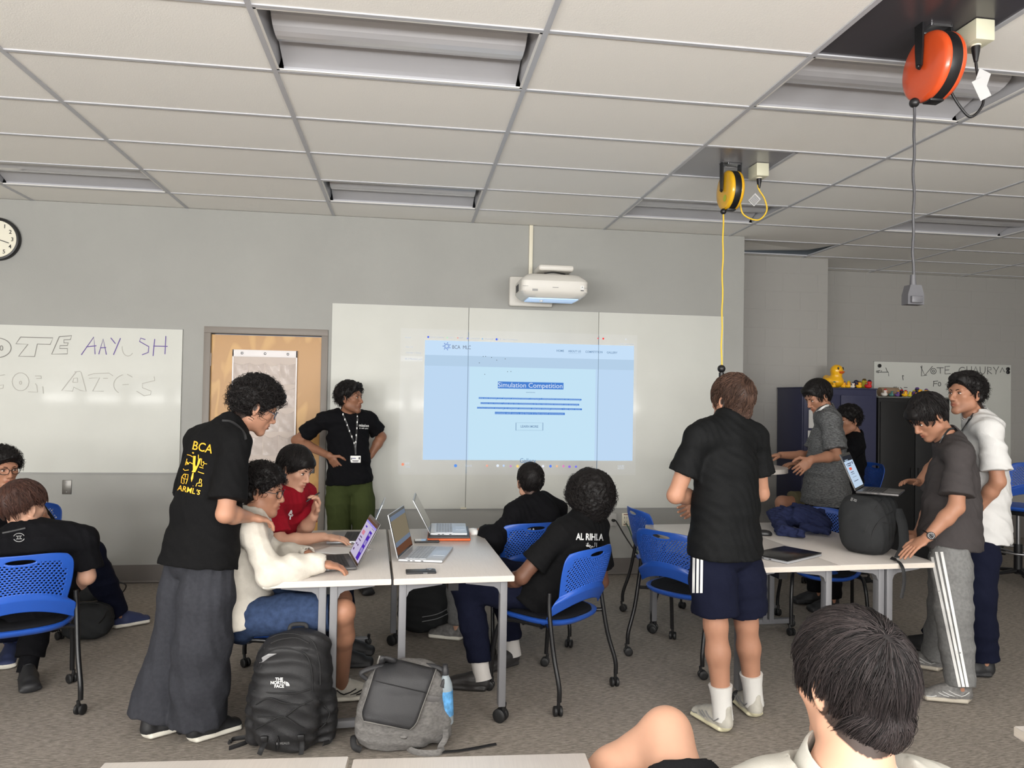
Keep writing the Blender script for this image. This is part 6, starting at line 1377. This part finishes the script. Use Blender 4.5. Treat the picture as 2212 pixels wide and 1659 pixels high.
# --- seated behind, khaki shorts
c = J(1815, 1086, 6.05)
P10 = person('person in black and khaki shorts seated behind the heather grey shirt', J(1833, 909, 6.04), (-.96, -.12, -.16), J(1845, 940, 6.06), [J(1846, 964, 5.88), J(1842, 962, 6.24)],
    [J(1800, 1030, 5.82), J(1790, 1035, 6.32)], [J(1728, 1000, 5.80), J(1730, 1000, 6.1)], [c+V(0, -.09, 0), c+V(0, .09, 0)], [J(1690, 1086, 5.90), J(1742, 1090, 6.14)], [J(1698, 1168, 5.92), J(1746, 1170, 6.16)],
    [((-.95, .1, -.1), (0, 0, -1), (.1, .95, 0), .5), ((-.95, -.1, -.1), (0, 0, -1), (.1, -.95, 0), .5)], K2, H1,
    dict(kind='curly', vol=.024, n=700, L=.04, curl=.010, rad=.0022, seed=71, slope=.95, c0=-.028, grav=.3),
    dict(mat=c_black2, sleeve=.7, hem=.08, loose=.03, flare=.026, off=.014, collar=True), dict(name='shorts', mat=c_khaki, len=.86, w=(.024, .03, .03)), [(-1, 0), (-1, 0)], (s_black, m_soled))
# --- charcoal shirt, striped grey trousers
aL, tL = FT(2100, 1520, 1995, 1510); aR, tR = FT(2040, 1452, 1975, 1440)
P11 = person('person in a charcoal shirt, wristwatch, grey trousers with white side stripes', J(2006, 901, 3.85), (-.80, .02, -.60), J(2046, 948, 3.85), [J(2072, 982, 3.66), J(2050, 980, 4.02)],
    [J(2066, 1096, 3.60), J(2014, 1092, 4.08)], [J(2004, 1160, 3.64), J(1984, 1152, 4.0)], [J(2052, 1152, 3.76), J(2052, 1150, 3.94)], [J(2060, 1318, 3.70), J(2046, 1312, 3.98)], [aL, aR],
    [((-.82, .05, -.55), (-.5, 0, -.85), (.0, .96, .1), .5), ((-.7, -.1, -.6), (.1, -.9, 0), (-.6, .2, .6), .5)], K2, H1,
    dict(kind='straight', vol=.021, n=1500, L=.055, rad=.0016, seed=81, slope=.80, c0=-.028, grav=.22, lift=.35, whorl=(.0, -.45, .9), lumps=[(0, .085, .070, .052, .030, .034)]),
    dict(mat=c_dgrey, sleeve=.78, hem=.075, loose=.042, flare=.036, off=.018, wr=.005, fo=.004, neck=.064, collar=True), dict(mat=c_mgrey, len=1.99, w=(.028, .034, .030), wr=.005), [tL, tR], (s_grey, mat('sole_stone', (170, 162, 148), .6), mat('silver_trim', (176, 176, 174), .4)), tilt=(-.3, 0, 1), beard=.12)
strap('lanyard', [(2031, 957, 3.74), (2040, 940, 3.73), (2052, 927, 3.76), (2068, 926, 3.85)], P11['sb'], .006, m_black, P11['o'], P11['base'])
sb, ba = P11['lb'], P11['base']
for k_ in range(3):
    st = MB(); n = 26; vs = []
    for i in range(n+1):
        t_ = i/n; v = 1192+t_*(1484-1192); u0 = 2008+k_*11.5+t_*62+10*math.sin(math.pi*t_)*0-(10-k_*0)*math.sin(math.pi*t_)*.0-k_*t_*3
        a = onto(sb, u0, v, .003); b_ = onto(sb, u0+6.2, v, .003)
        if a is not None and b_ is not None: vs += [a-ba, b_-ba]
    st.add(vs, [(2*i, 2*i+1, 2*i+3, 2*i+2) for i in range(len(vs)//2-1)]); part('white_stripe', st, p_wht, P11['legs'], None)
w_ = J(2004, 1160, 3.64); d = nz(J(2066, 1096, 3.60)-w_); wt = MB(); e1 = nz(d.cross(V(0, 1, 0))); e2 = d.cross(e1); wc = w_+d*.012
wt.tube([wc+e1*math.cos(a)*.033+e2*math.sin(a)*.033-ba for a in np.linspace(0, 2*math.pi, 25)[:-1]], .009, 8, True, .35, True, tuple(d)); wo = part('wristwatch', wt, m_black, P11['o'], 60)
fd = nz(-CF+V(-.2, 0, .25)); fd = nz(fd-d*fd.dot(d)); x_ = d; y_ = fd.cross(x_); wf_ = MB(); wf_.lathe([(.020, .026), (.021, .036), (.018, .039), (.0001, .0385)], 24, frame(wc-ba, x_, y_, fd)); part('watch_case', wf_, m_dark, wo, 50)
tk = MB()
for i in range(12): a = i*math.pi/6; tk.box((math.cos(a)*.0145, math.sin(a)*.0145, .0395), (.003, .003, .001), 0, frame(wc-ba, x_, y_, fd))
part('watch_marks', tk, p_wht, wo)
# --- white shirt
aL, tL = FT(2148, 1462, 2075, 1458); aR, tR = FT(2030, 1416, 1978, 1402)
P12 = person('standing person in a white shirt with a lanyard, navy trousers', J(2087, 853, 4.10), (-.98, -.10, .02), J(2108, 898, 4.10), [J(2138, 928, 3.92), J(2112, 930, 4.28)],
    [J(2156, 1040, 3.86), J(2024, 1000, 4.40)], [J(2110, 1102, 3.98), J(1985, 1042, 4.36)], [J(2118, 1136, 4.02), J(2116, 1136, 4.20)], [J(2112, 1290, 3.98), J(2085, 1288, 4.28)], [aL, aR],
    [((-.6, .1, -.7), (-.5, .3, .6), (-.3, .8, 0), .5), ((-.97, -.08, .12), (0, -.3, -.95), (0, -.95, .3), .5)], K2, H1,
    dict(kind='curly', vol=.022, n=1200, L=.038, curl=.008, rad=.0018, seed=91, slope=1.18, c0=-.028, lumps=[(0, .070, .105, .055, .032, .028)], grav=.3),
    dict(mat=c_white, sleeve=.80, hem=.085, loose=.045, flare=.036, off=.02, wr=.005, neck=.066, collar=True), dict(mat=c_navy, len=1.97, w=(.028, .034, .034)), [tL, tR], (s_black, m_soled), beard=.2, tilt=(0, 0, 1))
strap('lanyard', [(2108, 886), (2100, 899), (2090, 913), (2080, 926), (2072, 938)], P12['sb'], .009, m_black, P12['o'], P12['base'], .008)
strap('lanyard', [(2056, 898), (2053, 910), (2055, 922), (2066, 936), (2072, 940)], P12['sb'], .008, m_black, P12['o'], P12['base'], .008)
# --- far left, slouched back
r = nz((.9, .42, 0)); aR, tR = FT(96, 1420, 106, 1446)
P13 = person('person slouched in a blue chair, brown hair, small grey emblem on black shirt', J(50, 1098, 4.12), (.50, .84, -.04), J(60, 1146, 4.08), sides(J(88, 1172, 4.06), r, .19),
    [J(-35, 1250, 4.0), J(188, 1246, 4.14)], [V(-2.35, 4.3, .62), J(140, 1278, 4.34)], [V(-1.99, 4.14, .52), V(-1.83, 4.20, .52)], [V(-2.30, 4.52, .53), V(-2.02, 4.60, .53)], [V(-2.35, 4.50, .085), V(-2.03, 4.42, .085)],
    [((0, 1, 0), (0, 0, -1), (1, 0, 0), .5), ((-.8, .5, .1), (0, 0, -1), (-.5, -.8, 0), .5)], K4, H4,
    dict(kind='straight', vol=.026, n=2200, L=.048, rad=.0013, seed=101, slope=.40, c0=.012, grav=.2, lift=.25, whorl=(-.2, -.5, .9)),
    dict(mat=c_black2, sleeve=.78, hem=.08, loose=.034, flare=.03, off=.016, neck=.066, collar=True), dict(mat=c_black2, len=1.9), [(-.3, .9), tR], (s_black, m_soled), socks=(c_black2, .14), face=True, eyes=False, bow=(.05, .06, 0))
em = MB(); lines(em, [arc(0, 0, 12, 9, 20, 160, 10), arc(0, 0, 12, 9, 200, 340, 10), [(-6, 4), (-2, 0), (-6, -4)], [(6, 4), (2, 0), (6, -4)], [(-5, 3), (5, 3)], [(-5, -3), (5, -3)]], .9); decal('emblem', em, 41, 1161, 1, .05, P13['sb'], p_grey, P13['shirt'], P13['base'])
strap('lanyard', [(5, 1152), (20, 1149), (38, 1145), (55, 1141)], P13['sb'], .006, m_black, P13['o'], P13['base'])
# --- far left, facing right
aL, tL = FT(236, 1360, 280, 1352)
P14 = person('person with dark-rimmed glasses at the left edge, navy trousers and blue shoe', J(6, 1014, 5.15), (.74, -.62, -.08), J(-4, 1058, 5.17), sides(J(0, 1088, 5.17), nz((-.64, -.77, 0)), .17)[::1],
    [J(112, 1160, 5.12), J(-70, 1170, 5.0)], [J(98, 1122, 4.98), J(10, 1200, 4.9)], [V(-2.62, 5.26, .52), V(-2.74, 5.12, .52)], [J(192, 1196, 5.16), V(-2.36, 4.86, .53)], [aL, V(-2.30, 4.80, .085)],
    [((-.1, -.3, .9), (-.8, -.3, 0), (.3, -.8, -.2), 1.0), ((.5, -.4, 0), (0, 0, -1), (.5, .5, 0), .5)], K2, H1,
    dict(kind='curly', vol=.030, n=1000, L=.045, curl=.014, rad=.002, seed=111, slope=1.0, c0=-.025, lumps=[(0, .075, .075, .06, .035, .04)], npts=11),
    dict(mat=c_black2, sleeve=.75, hem=.08, loose=.03, collar=True), dict(mat=c_navy, len=1.95, w=(.022, .03, .03)), [tL, (.3, -.9)], (s_blue, m_sole), glasses=m_black)
# ================================================================ bags and the jacket
m_bag = mat('black_nylon', (34, 34, 36), .55, .4, bump=(260, .15)); m_bag2 = mat('black_canvas', (40, 41, 42), .8, .2, bump=(300, .2)); m_strap = mat('black_webbing', (24, 24, 26), .7)
m_gbag = mat('grey_melange', (118, 116, 114), .9, .2, noise=(60, .22, (1, 1, 2)), bump=(300, .2)); m_flap = mat('dark_flap', (58, 58, 60), .5, .35, bump=(240, .15)); m_pipe = mat('grey_piping', (140, 138, 134), .7)
def soft(name, build, lo, hi, h, m, parent, base, rel=1):
    f = F(lo, hi, h); build(f); Vt, Fq = f.mesh(); Vt = relax(Vt, Fq, rel, .5); o = put(name, Vt, Fq, m, parent, base); return o, BVHTree.FromPolygons(Vt.tolist(), Fq.tolist())
def px_line(name, pts, bvh, r, m, parent, base, off=.003, n=5, flat=1.):
    P = []
    for q in pts:
        h = J(*q) if len(q) == 3 else onto(bvh, q[0], q[1], off)
        if h is not None: P.append(h-base)
    if len(P) < 2: return
    if len(P) == 2: P = [P[0], (P[0]+P[1])/2, P[1]]
    k = MB(); k.tube(spline(P, n), r, 8, False, flat, True, tuple(CF)); return part(name, k, m, parent, 60)
# --- black branded backpack
B = V(-.49, 3.535, 0)
t = thing('backpack', 'black backpack with white logo standing on the floor in front of the left table', 'backpack', B, 0, 'backpacks')
def bd(f):
    c = B+V(.0, 0, .25); f.ell(c, (.178, .105, .252), k=.0, pw=3.2); f.ell(B+V(-.015, -.085, .17), (.150, .070, .165), k=.02, pw=3); f.ell(B+V(-.01, -.075, .33), (.140, .060, .12), k=.02, pw=2.6)
    for s_ in (-1, 1): f.ell(B+V(s_*.165, .0, .13), (.040, .075, .125), k=.02, pw=2.6)
    f.ell(B+V(.02, .02, .44), (.14, .08, .065), k=.04); f.wrinkle(.005, 22, 4); f.fold(.005, (.2, .1, 1), .11, 2, .5, 14); f.cut((0, 0, -1), (0, 0, .004))
bo, bv = soft('body', bd, B-V(.27, .24, .02), B+V(.27, .2, .56), .0075, m_bag, t, B)
lg = MB(); T0('THE', 9.5, 0, 8, lg, 1, .35); T0('NORTH', 9.5, -3, 0, lg, 1, .35); T0('FACE', 9.5, 0, -8, lg, 1, .35)
decal('logo_lettering', lg, 603, 1475, .95, .0, bv, p_wht, t, B, off=.004)
dm = MB()
for r0, r1 in ((3.5, 7.5), (9, 13), (14.5, 19)):
    n = 9; vs = []
    for i in range(n+1): a = math.pi/2*i/n; vs += [V(r0*math.cos(a), r0*math.sin(a), 0), V(r1*math.cos(a), r1*math.sin(a), 0)]
    dm.add(vs, [(2*i, 2*i+1, 2*i+3, 2*i+2) for i in range(n)])
decal('logo_dome', dm, 617, 1482, .5, .0, bv, p_wht, t, B, off=.004, sx=.9)
sb_ = MB(); T0('BOREALIS', 7, 0, 0, sb_, 1, .1); decal('base_lettering', sb_, 611, 1606, 1, .04, bv, p_grey, t, B, off=.004, sx=.95)
rf = MB(); rf.add([V(x-575, -(y-1420), 0) for x, y in ((560, 1432), (566, 1420), (580, 1412), (598, 1412), (582, 1420), (568, 1430))], [(0, 1, 2, 3, 4, 5)]); decal('reflective_patch', rf, 575, 1420, 1, 0, bv, mat('reflective_grey', (150, 150, 152), .4), t, B, off=.004)
for pts in ([(556, 1440), (560, 1405), (590, 1375), (635, 1369), (675, 1385), (690, 1430), (692, 1480)], [(562, 1445), (575, 1412), (610, 1400), (655, 1410), (672, 1440), (676, 1495)], [(548, 1492), (590, 1497), (640, 1497), (672, 1488)], [(570, 1400), (600, 1383), (640, 1378), (668, 1390)]): px_line('zip', pts, bv, .0035, m_strap, bo, V(0, 0, 0)+B*1, .002)
for pts in ([(552, 1522), (580, 1508), (612, 1518), (640, 1522), (668, 1523)], [(556, 1548), (585, 1550), (612, 1550), (640, 1530), (676, 1510)], [(552, 1575), (580, 1560), (612, 1548), (650, 1570), (690, 1575)], [(600, 1590), (602, 1610), (597, 1622), (595, 1605), (600, 1592)], [(700, 1525), (712, 1540), (705, 1560), (690, 1575)]): px_line('bungee_cord', pts, bv, .003, m_strap, t, B, .006)
for pts in ([(575, 1590), (572, 1604), (565, 1618, 3.36), (560, 1630, 3.36)], [(650, 1590), (652, 1602), (652, 1615, 3.38), (650, 1630, 3.36)], [(700, 1560), (712, 1580, 3.5), (712, 1600, 3.48), (698, 1608, 3.44)]): px_line('compression_strap', pts, bv, .011, m_strap, t, B, .006, flat=.25)
for i, pts in enumerate((((566, 1588, 3.52), (540, 1592, 3.50), (505, 1597, 3.50), (495, 1605, 3.46)), ((556, 1592, 3.48), (530, 1605, 3.46), (495, 1617, 3.42)))): px_line('shoulder_strap', [G(q[0], q[1], .008).to_tuple() and q for q in pts] and [(q[0], q[1], G(q[0], q[1], .008).y) for q in pts], bv, .012, m_strap, t, B, flat=.3)
hdl = MB(); hdl.tube(spline([V(-.03, .05, .50), V(-.02, .06, .525), V(.04, .06, .525), V(.05, .05, .50)], 5), .009, 8, False, .4); part('grab_handle', hdl, m_strap, t)
for x, y in ((570, 1597), (650, 1594)):
    h = onto(bv, x, y, .012)
    if h: q = MB(); q.box(h-B, (.030, .012, .028), .003); part('buckle', q, m_black, t)
# --- grey backpack with the flap hanging open
B = V(.02, 3.50, 0)
t = thing('backpack', 'grey backpack with its dark flap hanging open, water bottle in the side pocket', 'backpack', B, 0, 'backpacks')
def bd2(f):
    f.ell(B+V(0, .0, .17), (.195, .115, .175), k=.0, pw=3.4); f.ell(B+V(-.02, -.07, .12), (.165, .07, .115), k=.03, pw=3); f.ell(B+V(.175, -.0, .09), (.045, .085, .09), k=.02, pw=3); f.ell(B+V(-.18, .0, .11), (.04, .08, .10), k=.02, pw=3)
    f.ell(B+V(.0, .02, .31), (.15, .08, .05), k=.04); f.wrinkle(.004, 20, 9); f.fold(.003, (.3, .1, 1), .1, 3, .5, 12); f.cut((0, 0, -1), (0, 0, .004))
bo, bv = soft('body', bd2, B-V(.28, .22, .02), B+V(.28, .2, .42), .0075, m_gbag, t, B)
def flap_pt(a, b_):
    u = (812+a*118-b_*34-3*a*b_), (1447+a*28+b_*108-6*a*b_)
    return onto(bv, u[0], u[1], .012+.008*b_) or J(u[0], u[1], 3.40)
n = 16; vs = []; inside = {}; fs = []
for j in range(n+1):
    for i in range(n+1):
        a, b_ = i/n, -.28+1.28*j/n; aa = .5+(a-.5)*(1-.16*max(0, (b_-.8)/.2)**2); inside[i, j] = len(vs); vs.append(flap_pt(aa, b_)-B)
for j in range(n):
    for i in range(n): fs.append((inside[i, j], inside[i, j+1], inside[i+1, j+1], inside[i+1, j]))
k = MB(); k.add(vs, fs); fo = part('flap', k, m_flap, t, 80); md = fo.modifiers.new('thickness', 'SOLIDIFY'); md.thickness = .012; md.offset = 0
edge = [vs[inside[0, j]] for j in range(n+1)]+[vs[inside[i, n]] for i in range(1, n+1)]+[vs[inside[n, j]] for j in range(n-1, -1, -1)]
k = MB(); k.tube(edge, .006, 8); part('piping', k, m_pipe, fo, 80)
k = MB(); k.tube([vs[inside[i, 6]]+V(0, -.007, 0) for i in range(n+1)], .0025, 6); part('flap_seam', k, m_strap, fo, 80)
for q in ((-.18, 1), (.18, 2)): pass
k = MB(); k.tube(spline([V(-.17, -.02, .30), V(-.20, -.03, .335), V(-.14, -.02, .355), V(-.05, -.0, .36), V(.06, 0, .355), V(.15, -.02, .345), V(.19, -.04, .32), V(.17, -.07, .27)], 5), .014, 10, False, .7); part('roll_top', k, m_flap, t, 70)
px_line('webbing_band', [(921, 1509), (934, 1511), (948, 1513)], bv, .016, mat('webbing_grey', (104, 102, 102), .7), t, B, .003, flat=.2)
Z = lambda u, v, z=.012: (u, v, G(u, v, z).y)
k = MB(); P = [onto(bv, 872, 1592, .006), G(876, 1605, .03), G(890, 1622, .012), G(920, 1628, .012), G(948, 1626, .012), G(958, 1620, .012)]; k.tube(spline([x-B for x in P if x], 5), .016, 8, False, .35, True, tuple(CF)); part('shoulder_strap', k, m_gbag, t, 60)
k = MB(); P = [G(950, 1624, .010), G(985, 1622, .006), G(1020, 1617, .006), G(1050, 1611, .006), G(1072, 1607, .008)]; k.tube(spline([x-B for x in P], 5), .012, 8, False, .2, True, (0, 0, 1)); part('loose_webbing', k, m_strap, t, 60)
k = MB(); P = [onto(bv, 962, 1575, .006), G(962, 1595, .05), G(952, 1612, .02), G(950, 1622, .012)]; k.tube(spline([x-B for x in P if x], 5), .013, 8, False, .3, True, tuple(CF)); part('shoulder_strap', k, m_gbag, t, 60)
k = MB(); k.tube(spline([V(-.20, -.02, .03), V(-.225, -.06, .06), V(-.22, -.09, .03), V(-.19, -.09, .012)], 5), .014, 8, False, .4); part('side_strap', k, m_strap, t, 60)
bp_ = J(952, 1500, 3.45)
t = thing('water_bottle', 'clear water bottle with a blue label in the grey backpack pocket', 'bottle', V(.218, 3.455, .095), 0); t.rotation_euler = (.0, -.05, 0)
m_pet = mat('clear_plastic', (200, 214, 222), .08, .5, alpha=.5)
k = MB(); k.lathe([(.028, 0), (.032, .008), (.032, .16), (.029, .185), (.018, .215), (.013, .225), (.013, .235)], 24); part('body', k, m_pet, t, 50)
k = MB(); k.lathe([(.0325, .04), (.0325, .155)], 24, None, False); lb_ = part('label', k, mat('label_blue', (96, 160, 214), .4, noise=(30, .5)), t, 60)
k = MB(); k.lathe([(.016, .225), (.016, .25), (.012, .256), (.012, .272), (.0001, .274)], 20); part('cap', k, m_dark, t, 50)
# --- tall black backpack on the right table
B = V(2.70, 4.03, .7385)
t = thing('backpack', 'tall plain black backpack standing on the right table under an open laptop', 'backpack', B, 0, 'backpacks')
ra = .62
def bd3(f):
    Mx = np.array(Matrix.Rotation(ra, 3, 'Z')); f.ell(B+V(0, 0, .165), (.165, .125, .172), Mx, k=0, pw=3.2); f.ell(B+V(.045, -.075, .13), (.12, .06, .12), Mx, k=.03, pw=2.8); f.ell(B+V(.09, .03, .21), (.12, .11, .13), Mx, k=.03, pw=2.8)
    f.wrinkle(.0035, 18, 14); f.fold(.0025, (1, .6, .3), .12, 1, .4, 10); f.cut((0, 0, -1), (0, 0, B.z+.001)); f.cut((0, 0, 1), (0, 0, 1.078))
bo, bv = soft('body', bd3, B-V(.32, .30, .02), B+V(.36, .32, .37), .008, m_bag2, t, B)
for pts in ([(1878, 1185), (1885, 1150), (1905, 1120), (1930, 1105)], [(1858, 1200), (1868, 1150), (1890, 1100), (1905, 1080)], [(1893, 1132), (1910, 1130), (1922, 1132)]): px_line('seam', pts, bv, .003, m_strap, bo, B, .001)
k = MB(); T0('II', 12, -4, 0, k, 1, .4); T0('=', 16, 5, 0, k, 1, .4); decal('brand_patch', k, 1843, 1080, .85, -.35, bv, p_grey, t, B)
k = MB(); P = [J(1938, 1100, 3.98), J(1950, 1135, 3.93), J(1952, 1180, 3.90), J(1940, 1210, 3.86)]; k.tube(spline([x-B for x in P], 5), .030, 8, False, .35, True, tuple(CF)); part('shoulder_strap', k, m_bag2, t, 60)
k = MB(); P = [J(1925, 1205, 3.82), J(1940, 1212, 3.74), J(1951, 1230, 3.69), J(1953, 1260, 3.69), J(1947, 1292, 3.69)]; k.tube(spline([x-B for x in P], 5), .010, 8, False, .25, True, tuple(CF)); part('loose_webbing', k, m_strap, t, 60)
# --- navy jacket heaped on the right table
B = V(2.62, 4.70, .7385)
def jk(f):
    for q in ((J(1700, 1118, 4.80), .09, .06, .07), (J(1740, 1118, 4.72), .12, .09, .075), (J(1772, 1130, 4.62), .075, .07, .05), (J(1690, 1110, 4.9), .07, .06, .06)): f.ell(q[0], q[1:], k=.05)
    f.seg(J(1672, 1112, 4.9), J(1690, 1148, 4.55), .045, .04, k=.03); f.seg(J(1690, 1148, 4.55), J(1728, 1155, 4.44), .038, .034, k=.03); f.seg(J(1715, 1098, 4.9), J(1775, 1112, 4.75), .035, .03, k=.03); f.seg(J(1735, 1140, 4.6), J(1785, 1148, 4.5), .03, .025, k=.03)
    f.wrinkle(.010, 22, 5); f.fold(.010, (.6, .3, .8), .075, 1, .8, 14); f.fold(.006, (.2, .9, .4), .06, 3, .9, 16); f.cut((0, 0, -1), (0, 0, B.z+.001))
f = F(B-V(.5, .45, .02), B+V(.5, .5, .32), .0075); jk(f); Vt, Fq = f.mesh(); Vt = relax(Vt, Fq, 1, .5)
tag(link('jacket', np_mesh('jacket', Vt-np.array(B), Fq, cloth('navy_jacket', (38, 44, 74))), None, B), 'crumpled navy jacket heaped on the right table beside the tall black backpack', 'jacket')
# --- dark bags on the floor
def floor_bag(label, B, rad, rz, wr=.004, straps=(), m=m_bag2, lines_=()):
    B = Vector(B); t = thing('duffel_bag', label, 'bag', B, rz, 'dark bags on the floor')
    f = F((-rad[0]*1.4, -rad[1]*1.4, -.01), (rad[0]*1.4, rad[1]*1.4, rad[2]*2.4), .009); f.ell((0, 0, rad[2]), rad, k=0, pw=3); f.wrinkle(wr, 18, int(abs(B.x)*100)); f.fold(wr, (.3, .2, 1), .1, 1, .5, 12); f.cut((0, 0, -1), (0, 0, .002)); Vt, Fq = f.mesh(); link('body', np_mesh('body', relax(Vt, Fq, 1, .5), Fq, m), t)
    k = MB(); k.tube(spline([V(-rad[0]*.8, -rad[1]*.2, rad[2]*1.75), V(-rad[0]*.3, -rad[1]*.3, rad[2]*2.02), V(rad[0]*.3, -rad[1]*.3, rad[2]*2.02), V(rad[0]*.8, -rad[1]*.2, rad[2]*1.75)], 5), .004, 6); part('zip', k, m_strap, t, 60)
    for P, r_ in straps: k = MB(); k.tube(spline(P, 6), r_, 8, False, .35); part('strap', k, m_strap, t, 60)
    for P in lines_: k = MB(); k.tube(spline(P, 6), .003, 6); part('reflective_line', k, p_grey, t, 60)
    return t
floor_bag('big black bag slumped under the far end of the middle table', (.17, 5.12, 0), (.20, .15, .17), .1, .004, lines_=[[V(-.05, -.152, .14), V(.05, -.153, .155), V(.14, -.135, .19)], [V(-.05, -.152, .11), V(.05, -.153, .125), V(.14, -.135, .155)]])
floor_bag('small black bag on the floor behind the leg of the left-edge chair', (-2.02, 5.16, 0), (.15, .10, .115), .15, .004, [([V(.09, -.10, .12), V(.12, -.12, .16), V(.13, -.10, .20)], .008)], m_bag2)
floor_bag('black bag against the front wall with a looped strap, far left', (-2.42, 6.10, 0), (.20, .13, .16), .0, .004, [([V(.17, -.06, .13), V(.24, -.06, .15), V(.32, -.05, .12), V(.29, -.06, .06), V(.18, -.06, .04)], .012)])
# the arm of the swivel seat under the white-sweatshirt student
